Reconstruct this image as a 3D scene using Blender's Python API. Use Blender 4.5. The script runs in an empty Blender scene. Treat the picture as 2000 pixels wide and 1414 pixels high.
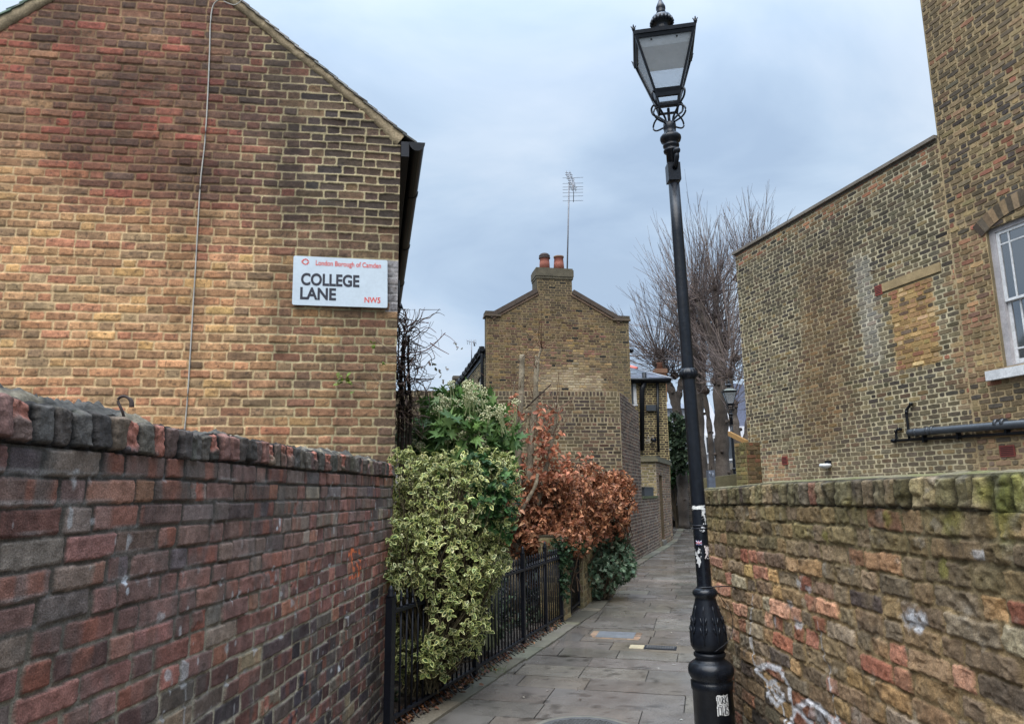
import bpy, math, random
import numpy as np
from mathutils import Vector, Matrix, Euler

# ------------------------------------------------------------------ camera, sky, sun, exposure
SC = bpy.context.scene
COL = SC.collection
EZ = 1.5                                     # eye height
PITCH, ROLL = math.radians(10.44), math.radians(-0.57)
cam_d = bpy.data.cameras.new('camera')
cam_d.sensor_width = 36.0
cam_d.lens = 25.2
cam_d.clip_start = 0.05
cam_d.clip_end = 2000
cam = bpy.data.objects.new('camera', cam_d)
COL.objects.link(cam)
CM = Matrix.Rotation(math.pi/2 + PITCH, 3, 'X') @ Matrix.Rotation(ROLL, 3, 'Z')
cam.matrix_world = Matrix.Translation((0, 0, EZ)) @ CM.to_4x4()
SC.camera = cam
SUN_EL, SUN_AZ = math.radians(58), math.radians(205)   # azimuth measured from +Y clockwise: behind the camera, slightly left
world = bpy.data.worlds.new('World')
SC.world = world
world.use_nodes = True

def build_world():
    nt = world.node_tree; N = nt.nodes; L = nt.links
    N.clear()
    out = N.new('ShaderNodeOutputWorld')
    bg = N.new('ShaderNodeBackground')
    sky = N.new('ShaderNodeTexSky'); sky.sky_type = 'NISHITA'; sky.sun_disc = False
    sky.sun_elevation = SUN_EL; sky.sun_rotation = SUN_AZ
    sky.air_density = 1.0; sky.dust_density = 2.0
    tc = N.new('ShaderNodeTexCoord')
    # perspective-correct cloud plane: direction divided by its height
    sep = N.new('ShaderNodeSeparateXYZ'); L.new(tc.outputs['Generated'], sep.inputs[0])
    zz = N.new('ShaderNodeMath'); zz.operation = 'MAXIMUM'; L.new(sep.outputs['Z'], zz.inputs[0]); zz.inputs[1].default_value = 0.0
    za = N.new('ShaderNodeMath'); za.operation = 'ADD'; L.new(zz.outputs[0], za.inputs[0]); za.inputs[1].default_value = 0.35
    dv = N.new('ShaderNodeVectorMath'); dv.operation = 'DIVIDE'; L.new(tc.outputs['Generated'], dv.inputs[0])
    cb = N.new('ShaderNodeCombineXYZ')
    for i in range(3): L.new(za.outputs[0], cb.inputs[i])
    L.new(cb.outputs[0], dv.inputs[1])
    mp = N.new('ShaderNodeMapping'); mp.inputs['Rotation'].default_value = (0, 0, math.radians(-32)); mp.inputs['Scale'].default_value = (1.0, 1.35, 1.0)
    mp.inputs['Location'].default_value = (3.3, 1.2, 0.4)
    L.new(dv.outputs[0], mp.inputs[0])
    n1 = N.new('ShaderNodeTexNoise'); n1.inputs['Scale'].default_value = 1.9; n1.inputs['Detail'].default_value = 6; n1.inputs['Roughness'].default_value = 0.50; n1.inputs['Distortion'].default_value = 0.35
    L.new(mp.outputs[0], n1.inputs['Vector'])
    n2 = N.new('ShaderNodeTexNoise'); n2.inputs['Scale'].default_value = 0.55; n2.inputs['Detail'].default_value = 3
    L.new(mp.outputs[0], n2.inputs['Vector'])
    r1 = N.new('ShaderNodeValToRGB')
    e = r1.color_ramp.elements
    e[0].position = 0.38; e[0].color = (0.235, 0.305, 0.402, 1)
    e[1].position = 0.64; e[1].color = (0.365, 0.425, 0.50, 1)
    m = e.new(0.50); m.color = (0.288, 0.362, 0.455, 1)
    L.new(n1.outputs['Fac'], r1.inputs[0])
    # slightly bluer where the cloud is thin, some real sky shining through
    r2 = N.new('ShaderNodeMapRange'); r2.inputs['From Min'].default_value = 0.42; r2.inputs['From Max'].default_value = 0.62
    r2.inputs['To Min'].default_value = 0.0; r2.inputs['To Max'].default_value = 0.25
    L.new(n2.outputs['Fac'], r2.inputs[0])
    skm = N.new('ShaderNodeMix'); skm.data_type = 'RGBA'; skm.blend_type = 'MULTIPLY'; skm.inputs[0].default_value = 1.0
    L.new(sky.outputs[0], skm.inputs[6]); skm.inputs[7].default_value = (0.10, 0.10, 0.10, 1)
    mx = N.new('ShaderNodeMix'); mx.data_type = 'RGBA'
    L.new(r2.outputs[0], mx.inputs[0]); L.new(r1.outputs[0], mx.inputs[6]); L.new(skm.outputs[2], mx.inputs[7])
    # an overcast sky is brighter overhead than at the horizon
    el = N.new('ShaderNodeMapRange'); el.inputs['From Min'].default_value = 0.0; el.inputs['From Max'].default_value = 1.0
    el.inputs['To Min'].default_value = 0.76; el.inputs['To Max'].default_value = 7.0
    pz = N.new('ShaderNodeMath'); pz.operation = 'POWER'; L.new(zz.outputs[0], pz.inputs[0]); pz.inputs[1].default_value = 6.0
    L.new(pz.outputs[0], el.inputs[0])
    L.new(mx.outputs[2], bg.inputs['Color']); L.new(el.outputs[0], bg.inputs['Strength'])
    L.new(bg.outputs[0], out.inputs[0])
build_world()
sd = bpy.data.lights.new('sun', 'SUN'); sd.energy = 1.5; sd.angle = math.radians(60); sd.color = (1.0, 0.96, 0.90)
sun = bpy.data.objects.new('sun', sd); COL.objects.link(sun)
sdir = Vector((math.sin(SUN_AZ)*math.cos(SUN_EL), math.cos(SUN_AZ)*math.cos(SUN_EL), math.sin(SUN_EL)))
sun.rotation_euler = sdir.to_track_quat('Z', 'Y').to_euler()
sun.location = (0, -5, 20)
SC.view_settings.view_transform = 'Standard'
SC.view_settings.look = 'None'
SC.view_settings.exposure = 1.32
SC.view_settings.gamma = 1.0
SC.cycles.use_denoising = True
SC.cycles.max_bounces = 8
SC.cycles.transparent_max_bounces = 16

# ------------------------------------------------------------------ helpers
rng = np.random.default_rng(7)
random.seed(7)
CMn = np.array(CM)
def ray(px, py):
    return CMn @ np.array([(px-1000)/1400., -(py-707)/1400., -1.])
def at(px, py, Y):
    d = ray(px, py); return d*(Y/d[1]) + np.array([0, 0, EZ])
def gr(px, py, z=0.0):
    d = ray(px, py); return d*((z-EZ)/d[2]) + np.array([0, 0, EZ])
def on(px, py, O, U):
    """pixel -> (u, v) on the vertical plane through O with direction U"""
    d = ray(px, py); n = np.array([U[1], -U[0]])
    t = (n @ np.array(O[:2]))/(n @ d[:2]); p = d*t
    return float((p[0]-O[0])*U[0] + (p[1]-O[1])*U[1]), float(p[2]+EZ)
def cs(r, g, b, k=1.0):
    f = lambda c: ((c/255. + 0.055)/1.055)**2.4 if c > 10 else c/255./12.92
    return np.array([f(r), f(g), f(b)])*k
def sst(a, b, x):
    t = np.clip((x-a)/(b-a), 0, 1); return t*t*(3-2*t)
def _h(ix, iy, iz, s):
    n = (ix.astype(np.int64)*374761393 + iy.astype(np.int64)*668265263 + iz.astype(np.int64)*2147483647 + s*974711) & 0xffffffff
    n = ((n ^ (n >> 13))*1274126177) & 0xffffffff
    n = ((n ^ (n >> 16))*2246822519) & 0xffffffff
    return ((n ^ (n >> 15)) & 0xffffff)/float(0xffffff)
def vn(x, y, z=None, s=0):
    x = np.asarray(x, float); y = np.asarray(y, float)
    z = np.zeros_like(x) if z is None else np.asarray(z, float) + np.zeros_like(x)
    xi, yi, zi = np.floor(x), np.floor(y), np.floor(z)
    fx, fy, fz = x-xi, y-yi, z-zi
    fx, fy, fz = fx*fx*(3-2*fx), fy*fy*(3-2*fy), fz*fz*(3-2*fz)
    r = 0
    for a in (0, 1):
        for b in (0, 1):
            for c in (0, 1):
                w = (fx if a else 1-fx)*(fy if b else 1-fy)*(fz if c else 1-fz)
                r = r + w*_h(xi+a, yi+b, zi+c, s)
    return r*2-1
def fbm(x, y, z=None, s=0, o=4, g=0.5):
    r = 0; a = 1.; t = 0
    for i in range(o):
        r = r + a*vn(np.asarray(x)*2**i, np.asarray(y)*2**i, None if z is None else np.asarray(z)*2**i, s+i*17); t += a; a *= g
    return r/t

ORG = {}
class MB:
    def __init__(s): s.v = []; s.f = []; s.c = []; s.n = 0
    def add(s, v, faces, col=None, mat=0, smooth=False):
        v = np.asarray(v, float).reshape(-1, 3)
        if col is None: col = (1, 1, 1)
        c = np.ones((len(v), 4)); col = np.asarray(col, float)
        if col.ndim == 1: c[:, :len(col)] = col
        else: c[:, :col.shape[1]] = col
        if not isinstance(faces, (list, tuple)) or (len(faces) and not hasattr(faces[0], '__len__')): faces = [faces]
        groups = {}
        if isinstance(faces, (list, tuple)) and len(faces) and isinstance(faces[0], np.ndarray) and faces[0].ndim == 2:
            for fa in faces: s.f.append((fa.astype(np.int64)+s.n, mat, smooth))
        else:
            for fa in faces: groups.setdefault(len(fa), []).append(fa)
            for k, l in groups.items(): s.f.append((np.array(l, np.int64)+s.n, mat, smooth))
        s.v.append(v); s.c.append(c); s.n += len(v)
    def build(s, name, mats, parent=None, origin=None):
        if not isinstance(mats, (list, tuple)): mats = [mats]
        v = np.concatenate(s.v); c = np.concatenate(s.c)
        if parent is not None:
            q = parent
            while q.parent is not None: q = q.parent
            origin = np.array(ORG.get(q.name, (0, 0, 0)))
        elif origin is None:
            origin = np.array([(v[:, 0].min()+v[:, 0].max())/2, (v[:, 1].min()+v[:, 1].max())/2, v[:, 2].min()])
        v = v - origin
        me = bpy.data.meshes.new(name)
        me.vertices.add(len(v)); me.vertices.foreach_set('co', v.astype(np.float32).ravel())
        nl = sum(f.size for f, _, _ in s.f); nf = sum(len(f) for f, _, _ in s.f)
        me.loops.add(nl); me.polygons.add(nf)
        vi = np.concatenate([f.ravel() for f, _, _ in s.f]).astype(np.int32)
        tot = np.concatenate([np.full(len(f), f.shape[1]) for f, _, _ in s.f])
        st = np.concatenate([[0], np.cumsum(tot)[:-1]]).astype(np.int32)
        me.loops.foreach_set('vertex_index', vi)
        me.polygons.foreach_set('loop_start', st)
        me.polygons.foreach_set('material_index', np.concatenate([np.full(len(f), m) for f, m, _ in s.f]).astype(np.int32))
        me.polygons.foreach_set('use_smooth', np.concatenate([np.full(len(f), k) for f, _, k in s.f]).astype(bool))
        a = me.color_attributes.new('Col', 'FLOAT_COLOR', 'POINT')
        a.data.foreach_set('color', c.astype(np.float32).ravel())
        me.update(calc_edges=True); me.validate()
        for m in mats: me.materials.append(m)
        o = bpy.data.objects.new(name, me); COL.objects.link(o)
        if parent is not None: o.parent = parent
        else: o.location = origin
        return o

def tag(o, label=None, cat=None, group=None, kind=None):
    if label: o['label'] = label
    if cat: o['category'] = cat
    if group: o['group'] = group
    if kind: o['kind'] = kind
    return o
def thing(name, label, cat, loc, group=None):
    o = bpy.data.objects.new(name, None); COL.objects.link(o)
    o.location = loc; ORG[o.name] = [float(x) for x in loc]; o.empty_display_size = 0.1
    return tag(o, label, cat, group)
def copy_tree(o, parent=None):
    c = o.copy(); COL.objects.link(c); c.parent = parent
    for ch in [x for x in bpy.data.objects if x.parent == o and x is not c]: copy_tree(ch, c)
    return c
Z3 = np.array([0, 0, 1.])
def U3(d): d = np.array([d[0], d[1], 0.]); return d/np.linalg.norm(d)
def hexa(mb, P, col=None, mat=0):
    """8 corners: bottom 4 ccw, top 4 ccw"""
    mb.add(P, [(3, 2, 1, 0), (4, 5, 6, 7), (0, 1, 5, 4), (1, 2, 6, 5), (2, 3, 7, 6), (3, 0, 4, 7)], col, mat)
def obox(mb, O, U, N, u0, u1, v0, v1, w0, w1, col=None, mat=0):
    """box in a wall's frame: u along, v up, w out"""
    O = np.array([O[0], O[1], 0.]); P = []
    for v in (v0, v1):
        for (u, w) in ((u0, w0), (u1, w0), (u1, w1), (u0, w1)):
            P.append(O + U*u + Z3*v + N*w)
    if np.dot(np.cross(U, N), Z3) < 0: P = [P[3], P[2], P[1], P[0], P[7], P[6], P[5], P[4]]
    hexa(mb, P, col, mat)
def prism(mb, pts, d, col=None, mat=0):
    """polygon pts (k,3) extruded by vector d"""
    pts = np.asarray(pts, float); k = len(pts)
    n = np.zeros(3)
    for i in range(k): n += np.cross(pts[i]-pts[0], pts[(i+1) % k]-pts[0])
    if np.dot(n, d) > 0: pts = pts[::-1]
    V = np.vstack([pts, pts+np.asarray(d)])
    F = [tuple(range(k)), tuple(range(2*k-1, k-1, -1))] + [((i+1) % k, i, k+i, k+(i+1) % k) for i in range(k)]
    mb.add(V, F, col, mat)
def tube(mb, pts, rad, k=8, col=None, mat=0, cap=True, smooth=True):
    pts = np.asarray(pts, float); n = len(pts)
    rad = np.full(n, rad) if np.isscalar(rad) else np.asarray(rad, float)
    T = np.gradient(pts, axis=0); T /= np.maximum(np.linalg.norm(T, axis=1), 1e-9)[:, None]
    ref = np.array([0, 0, 1.]) if abs(T[0][2]) < 0.9 else np.array([1., 0, 0])
    A = np.cross(T, ref); A /= np.maximum(np.linalg.norm(A, axis=1), 1e-6)[:, None]; B = np.cross(T, A)
    th = np.arange(k)*2*math.pi/k
    V = pts[:, None, :] + rad[:, None, None]*(np.cos(th)[None, :, None]*A[:, None, :] + np.sin(th)[None, :, None]*B[:, None, :])
    i = np.arange(n-1)[:, None]*k; j = np.arange(k)[None, :]; j2 = (j+1) % k
    F = np.stack([i+j, i+k+j, i+k+j2, i+j2], -1).reshape(-1, 4)
    if col is not None and np.ndim(col) == 2: col = np.repeat(col, k, axis=0)
    mb.add(V.reshape(-1, 3), [F], col, mat, smooth)
    if cap:
        mb.f.append((np.array([np.arange(k)+mb.n-n*k]), mat, False))
        mb.f.append((np.array([np.arange(k)[::-1]+mb.n-k]), mat, False))
def lathe(mb, c, prof, k=32, col=None, mat=0, smooth=True, sq=None, rot=0.):
    """prof: list of (r, z); ring k sides"""
    th = np.arange(k)*2*math.pi/k + rot
    V = []
    for r, z in prof:
        V.append(np.stack([c[0]+r*np.cos(th), c[1]+r*np.sin(th), np.full(k, c[2]+z)], -1))
    n = len(prof); V = np.concatenate(V)
    i = np.arange(n-1)[:, None]*k; j = np.arange(k)[None, :]; j2 = (j+1) % k
    F = np.stack([i+j, i+j2, i+k+j2, i+k+j], -1).reshape(-1, 4)
    mb.add(V, [F], col, mat, smooth)
    mb.f.append((np.array([np.arange(k)[::-1]+mb.n-n*k]), mat, False))
    mb.f.append((np.array([np.arange(k)+mb.n-k]), mat, False))
def spline(P, n):
    P = np.asarray(P, float); m = len(P); out = []
    for t in np.linspace(0, m-1.0001, n):
        i = int(t); f = t-i
        p0, p1, p2, p3 = P[max(i-1, 0)], P[i], P[i+1], P[min(i+2, m-1)]
        out.append(0.5*((2*p1)+(-p0+p2)*f+(2*p0-5*p1+4*p2-p3)*f*f+(-p0+3*p1-3*p2+p3)*f**3))
    return np.array(out)

# ------------------------------------------------------------------ materials
def mat(name, base=(0.5, 0.5, 0.5), rough=0.6, metal=0.0, attr=False, nscale=8., namp=0.25, nscale2=60., namp2=0.15,
        bump=0.3, bdist=0.004, bscale=60., spec=0.5, stretch=(1, 1, 1), alpha_bump=False, trans=0.0, rough_var=0.0, coat=0.0):
    m = bpy.data.materials.new(name); m.use_nodes = True
    nt = m.node_tree; N = nt.nodes; L = nt.links; b = N['Principled BSDF']
    tc = N.new('ShaderNodeTexCoord'); mp = N.new('ShaderNodeMapping'); L.new(tc.outputs['Object'], mp.inputs[0])
    mp.inputs['Scale'].default_value = stretch
    if attr:
        a = N.new('ShaderNodeAttribute'); a.attribute_name = 'Col'; src = a.outputs['Color']
    else:
        a = N.new('ShaderNodeRGB'); a.outputs[0].default_value = (*base, 1); src = a.outputs[0]
    cur = src
    for sc_, am in ((nscale, namp), (nscale2, namp2)):
        if am <= 0: continue
        n = N.new('ShaderNodeTexNoise'); n.inputs['Scale'].default_value = sc_; n.inputs['Detail'].default_value = 5; n.inputs['Roughness'].default_value = 0.6
        L.new(mp.outputs[0], n.inputs['Vector'])
        mr = N.new('ShaderNodeMapRange'); mr.inputs['From Min'].default_value = 0.28; mr.inputs['From Max'].default_value = 0.72
        mr.inputs['To Min'].default_value = 1-am; mr.inputs['To Max'].default_value = 1+am
        L.new(n.outputs['Fac'], mr.inputs[0])
        mx = N.new('ShaderNodeVectorMath'); mx.operation = 'SCALE'
        L.new(cur, mx.inputs[0]); L.new(mr.outputs[0], mx.inputs['Scale']); cur = mx.outputs[0]
    L.new(cur, b.inputs['Base Color'])
    b.inputs['Roughness'].default_value = rough; b.inputs['Metallic'].default_value = metal
    b.inputs['Specular IOR Level'].default_value = spec
    if coat: b.inputs['Coat Weight'].default_value = coat; b.inputs['Coat Roughness'].default_value = 0.2
    if rough_var:
        n = N.new('ShaderNodeTexNoise'); n.inputs['Scale'].default_value = 1.3; n.inputs['Detail'].default_value = 5
        L.new(tc.outputs['Object'], n.inputs['Vector'])
        mr = N.new('ShaderNodeMapRange'); mr.inputs['From Min'].default_value = 0.35; mr.inputs['From Max'].default_value = 0.65
        mr.inputs['To Min'].default_value = rough-rough_var; mr.inputs['To Max'].default_value = rough+rough_var
        L.new(n.outputs['Fac'], mr.inputs[0]); L.new(mr.outputs[0], b.inputs['Roughness'])
    if bump:
        n = N.new('ShaderNodeTexNoise'); n.inputs['Scale'].default_value = bscale; n.inputs['Detail'].default_value = 6; n.inputs['Roughness'].default_value = 0.65
        L.new(mp.outputs[0], n.inputs['Vector'])
        bp = N.new('ShaderNodeBump'); bp.inputs['Strength'].default_value = bump; bp.inputs['Distance'].default_value = bdist
        L.new(n.outputs['Fac'], bp.inputs['Height']); L.new(bp.outputs[0], b.inputs['Normal'])
    if trans:
        out = N['Material Output']; t = N.new('ShaderNodeBsdfTranslucent'); L.new(cur, t.inputs['Color'])
        ms = N.new('ShaderNodeMixShader'); ms.inputs[0].default_value = trans
        L.new(b.outputs[0], ms.inputs[1]); L.new(t.outputs[0], ms.inputs[2]); L.new(ms.outputs[0], out.inputs['Surface'])
    return m
M = {}
M['brick'] = mat('brick_masonry', attr=True, rough=0.9, nscale=14, namp=0.28, nscale2=90, namp2=0.28, bump=0.7, bdist=0.006, bscale=70, spec=0.25)
M['brick_near'] = mat('near_brick_masonry', attr=True, rough=0.82, nscale=26, namp=0.26, nscale2=190, namp2=0.42, bump=0.95, bdist=0.005, bscale=170, spec=0.3)
M['brick_far'] = mat('far_brick_masonry', attr=True, rough=0.92, nscale=3, namp=0.2, nscale2=30, namp2=0.22, bump=0.5, bdist=0.01, bscale=30, spec=0.2)
M['cement'] = mat('old_cement', attr=True, rough=0.9, nscale=12, namp=0.35, nscale2=80, namp2=0.3, bump=0.9, bdist=0.012, bscale=40, spec=0.2)
M['black_paint'] = mat('black_gloss_paint', base=(0.0060, 0.0078, 0.0115), rough=0.33, nscale=6, namp=0.35, nscale2=45, namp2=0.4, bump=0.5, bdist=0.003, bscale=28, spec=0.28, rough_var=0.12)
M['black_metal'] = mat('black_iron', base=(0.007, 0.008, 0.012), spec=0.3, rough=0.45, bump=0.3, bdist=0.002)
M['cover_iron'] = mat('worn_cover_iron', base=(0.055, 0.053, 0.05), rough=0.5, nscale=8, namp=0.4, bump=0.5)
M['rust'] = mat('rusty_iron', base=(0.035, 0.022, 0.018), rough=0.85, bump=0.6, bdist=0.003)
M['pvc'] = mat('black_pipe', base=(0.007, 0.008, 0.010), spec=0.22, rough=0.4, bump=0.1, namp=0.15)
M['grey_pvc'] = mat('dark_grey_pipe', base=(0.05, 0.057, 0.066), rough=0.3, bump=0.1, namp=0.12)
M['white_paint'] = mat('white_paint', base=(0.58, 0.585, 0.585), rough=0.6, nscale=6, namp=0.2, nscale2=40, namp2=0.2, bump=0.3)
M['lilac_paint'] = mat('grey_white_paint', base=(0.36, 0.34, 0.34), rough=0.6, nscale=7, namp=0.25, nscale2=50, namp2=0.2, bump=0.2)
M['sign'] = mat('enamel_sign', base=(0.50, 0.57, 0.62), rough=0.35, nscale=3, namp=0.08, nscale2=50, namp2=0.05, bump=0.05)
M['ink'] = mat('black_lettering', base=(0.018, 0.018, 0.028), rough=0.4, namp=0, namp2=0.05, bump=0)
M['red_ink'] = mat('red_lettering', base=(0.62, 0.075, 0.055), rough=0.4, namp=0, namp2=0.05, bump=0)
M['slate'] = mat('roof_slate', attr=True, rough=0.5, bump=0.4, bdist=0.01, bscale=15)
M['stone'] = mat('weathered_stone', attr=True, rough=0.88, nscale=6, namp=0.25, nscale2=70, namp2=0.2, bump=0.6, bdist=0.006, bscale=50, spec=0.3)
M['paving'] = mat('wet_york_stone', attr=True, rough=0.20, nscale=5, namp=0.20, nscale2=120, namp2=0.3, bump=0.14, bdist=0.003, bscale=90, spec=0.6, rough_var=0.15)
M['soil'] = mat('dark_soil', attr=True, rough=0.95, nscale=6, namp=0.4, nscale2=60, namp2=0.4, bump=1.0, bdist=0.03, bscale=25)
M['leaf'] = mat('leaf', attr=True, rough=0.5, nscale=8, namp=0.15, nscale2=60, namp2=0.1, bump=0.0, trans=0.22, spec=0.25)
M['dry_leaf'] = mat('dry_leaf', attr=True, rough=0.6, nscale=8, namp=0.2, nscale2=60, namp2=0.15, bump=0.0, trans=0.25, spec=0.3)
M['bark'] = mat('bark', attr=True, rough=0.95, nscale=4, namp=0.3, nscale2=30, namp2=0.3, bump=0.9, bdist=0.02, bscale=14, spec=0.15)
M['terracotta'] = mat('terracotta', attr=True, rough=0.8, nscale=8, namp=0.2, bump=0.3)
M['galv'] = mat('galvanised_metal', base=(0.16, 0.16, 0.17), rough=0.5, metal=0.6, bump=0.1)
M['cable'] = mat('grey_cable', base=(0.36, 0.34, 0.30), rough=0.6, bump=0.1)
M['wood'] = mat('new_timber', base=(0.42, 0.25, 0.10), rough=0.7, stretch=(1, 6, 6), bump=0.3)
M['render'] = mat('painted_render', attr=True, rough=0.8, nscale=1.2, namp=0.1, bump=0.2)
M['fblack'] = mat('planter_plastic', base=(0.02, 0.022, 0.026), rough=0.5, bump=0.1)

def glass_mat(name, tint=(0.9, 0.95, 1.0), mixf=0.5, base=(0.5, 0.55, 0.6), rough=0.05, diff=0.0):
    m = bpy.data.materials.new(name); m.use_nodes = True
    nt = m.node_tree; N = nt.nodes; L = nt.links; N.clear()
    o = N.new('ShaderNodeOutputMaterial'); g = N.new('ShaderNodeBsdfGlossy'); g.inputs['Roughness'].default_value = rough
    t = N.new('ShaderNodeBsdfTransparent'); t.inputs[0].default_value = (*tint, 1)
    lw = N.new('ShaderNodeLayerWeight'); lw.inputs[0].default_value = mixf
    ms = N.new('ShaderNodeMixShader'); L.new(lw.outputs['Fresnel'], ms.inputs[0]); L.new(t.outputs[0], ms.inputs[1]); L.new(g.outputs[0], ms.inputs[2])
    last = ms
    if diff:
        d = N.new('ShaderNodeBsdfTranslucent'); d.inputs[0].default_value = (*base, 1)
        nz = N.new('ShaderNodeTexNoise'); nz.inputs['Scale'].default_value = 14; nz.inputs['Detail'].default_value = 5
        mr = N.new('ShaderNodeMapRange'); mr.inputs['To Min'].default_value = diff*0.75; mr.inputs['To Max'].default_value = min(1, diff*1.25)
        L.new(nz.outputs['Fac'], mr.inputs[0])
        df = N.new('ShaderNodeBsdfDiffuse'); df.inputs[0].default_value = (*base, 1)
        m0 = N.new('ShaderNodeMixShader'); m0.inputs[0].default_value = 0.5; L.new(d.outputs[0], m0.inputs[1]); L.new(df.outputs[0], m0.inputs[2])
        m2 = N.new('ShaderNodeMixShader'); L.new(mr.outputs[0], m2.inputs[0]); L.new(ms.outputs[0], m2.inputs[1]); L.new(m0.outputs[0], m2.inputs[2]); last = m2
    L.new(last.outputs[0], o.inputs[0]); return m
M['glass'] = glass_mat('window_glass', mixf=0.72)
M['lamp_glass'] = glass_mat('dusty_lamp_glass', tint=(0.97, 0.985, 1.0), mixf=0.12, base=(0.80, 0.83, 0.85), diff=0.24)
M['dark'] = mat('dark_interior', base=(0.02, 0.02, 0.022), rough=0.8, bump=0)
M['curtain'] = mat('sky_tone_blind', base=(0.42, 0.44, 0.46), rough=0.8, bump=0.1)  # blind's pale blue-grey stands in for sky reflected in the panes

def pick(pal, n, r=None, k=1.0):
    r = r or rng
    w = np.array([p[3] if len(p) > 3 else 1. for p in pal], float)
    C = np.array([cs(*p[:3]) for p in pal])
    i = r.choice(len(pal), n, p=w/w.sum())
    c = C[i]; mu = (C*w[:, None]/w.sum()).sum(0); c = c*0.85+mu*0.15
    c = c*0.94 + c.mean(1, keepdims=True)*0.06
    c = c*(1 + 0.19*r.standard_normal(n))[:, None]*(1+0.03*r.standard_normal((n, 3)))
    return np.clip(c, 0.004, 0.9)

# ------------------------------------------------------------------ brickwork
def layout(rows, L=0.215, H=0.1025, j=0.011, seed=1, jit=0.05, bond='flemish'):
    """rows: (v0, height, [(a,b)...], kind). returns arrays u0,u1,v0,v1,row"""
    r = np.random.default_rng(seed); out = []
    for i, (v0, h, ivs, kind) in enumerate(rows):
        for (a, b) in ivs:
            if b-a < 0.03: continue
            if kind == 'edge':
                u = a-r.uniform(0, 0.06); seq = [0.065+j]
            elif kind == 'header':
                u = a-r.uniform(0, 0.1); seq = [H+j]
            else:
                per = L+H+2*j; ph = (i % 2)*per/2 + r.normal(0, 0.008)
                u = a - ((a-ph) % per); seq = [L+j, H+j]
            k = 0
            while u < b:
                w = seq[k % len(seq)]
                if kind == 'mixed' and r.random() < 0.12: w = seq[(k+1) % len(seq)]
                w = w*(1+jit*r.standard_normal()*0.5)
                x0, x1 = max(u, a), min(u+w, b)
                if x1-x0 > 0.035: out.append((x0, x1, v0, v0+h, i))
                u += w; k += 1
    return np.array(out)
def bricks(mb, O, U, N, rows, colf, mortf, j=0.011, depth=0.006, det=(4, 4), seed=1, amp=0.0015, cr=0.006, jit=0.05, bev=0.003, L=0.215, H=0.1025, mat_i=0):
    A = layout(rows, j=j, seed=seed, jit=jit, L=L, H=H); r = np.random.default_rng(seed+99)
    O = np.array([O[0], O[1], 0.]); n = len(A)
    uc = (A[:, 0]+A[:, 1])/2; vc = (A[:, 2]+A[:, 3])/2
    jj = j*(1+0.25*r.standard_normal(n))
    hu = np.maximum((A[:, 1]-A[:, 0]-jj)/2, 0.008); hv = np.maximum((A[:, 3]-A[:, 2]-j*(1+0.15*r.standard_normal(n)))/2, 0.006)
    vc = vc + r.normal(0, 0.0012, n)
    nx, ny = det
    s1 = np.concatenate([[-1], np.linspace(-1, 1, nx-2), [1]]); t1 = np.concatenate([[-1], np.linspace(-1, 1, ny-2), [1]])
    ou = np.concatenate([[0], np.full(nx-2, bev), [0]]); ov = np.concatenate([[0], np.full(ny-2, bev), [0]])
    S, T = np.meshgrid(s1, t1, indexing='ij'); OU, OV = np.meshgrid(ou, ov, indexing='ij')
    edge = np.zeros_like(S, bool); edge[0] = edge[-1] = True; edge[:, 0] = edge[:, -1] = True
    S, T, OU, OV, ed = [x.ravel() for x in (S, T, OU, OV, edge)]
    crr = cr*(0.5+r.random(n))
    cf = (np.abs(S)*np.abs(T))**5
    u = uc[:, None] + S[None]*(hu[:, None]-OU[None]) - np.sign(S)[None]*crr[:, None]*cf[None]
    v = vc[:, None] + T[None]*(hv[:, None]-OV[None]) - np.sign(T)[None]*crr[:, None]*cf[None]*0.8
    sid = r.uniform(0, 900, n)[:, None]
    w = np.where(ed[None], -0.002, depth + r.normal(0, 0.0015, n)[:, None] + S[None]*r.normal(0, 0.001, n)[:, None] + T[None]*r.normal(0, 0.001, n)[:, None])
    if amp > 0:
        nzz = fbm(u*18+sid, v*24, None, seed, 3)
        w = w + np.where(ed[None], 0, nzz*amp*2)
        u = u + vn(u*20, v*22, sid, seed+5)*amp*1.6; v = v + vn(u*16, v*20, sid, seed+9)*amp*1.6
    P = O + u[..., None]*U + v[..., None]*Z3 + w[..., None]*N
    c = colf(uc, vc, hu, r)                               # (n,3)
    Cc = np.repeat(c, len(S), axis=0)
    Cc = np.c_[Cc, np.ones(len(Cc))]
    i = np.arange(nx-1)[:, None]*ny; k = np.arange(ny-1)[None]
    q = np.stack([i+k, i+ny+k, i+ny+k+1, i+k+1], -1).reshape(-1, 4)
    if np.dot(np.cross(U, Z3), N) < 0: q = q[:, ::-1]
    F = (q[None]+(np.arange(n)*len(S))[:, None, None]).reshape(-1, 4)
    mb.add(P.reshape(-1, 3), [F], Cc, mat_i, nx > 6)
    # mortar bed as quads row by row, subdivided along u
    for (v0, h, ivs, kind) in rows:
        for (a, b) in ivs:
            if b-a < 0.01: continue
            m = max(2, int((b-a)/0.12)+1); uu = np.linspace(a, b, m)
            V = np.concatenate([O + uu[:, None]*U + Z3*v0, O + uu[:, None]*U + Z3*(v0+h)])
            cc = np.concatenate([mortf(uu, np.full(m, v0), r), mortf(uu, np.full(m, v0+h), r)])
            k = np.arange(m-1); q = np.stack([k, k+1, m+k+1, m+k], -1)
            if np.dot(np.cross(U, Z3), N) < 0: q = q[:, ::-1]
            mb.add(V, [q], np.c_[cc, np.zeros(len(cc))], mat_i)
def mkrows(v0, v1, p, ivf, kind='flemish'):
    out = []; v = v0
    while v < v1-0.3*p:
        out.append((v, p, ivf(v+p/2), kind)); v += p
    return out
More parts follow.
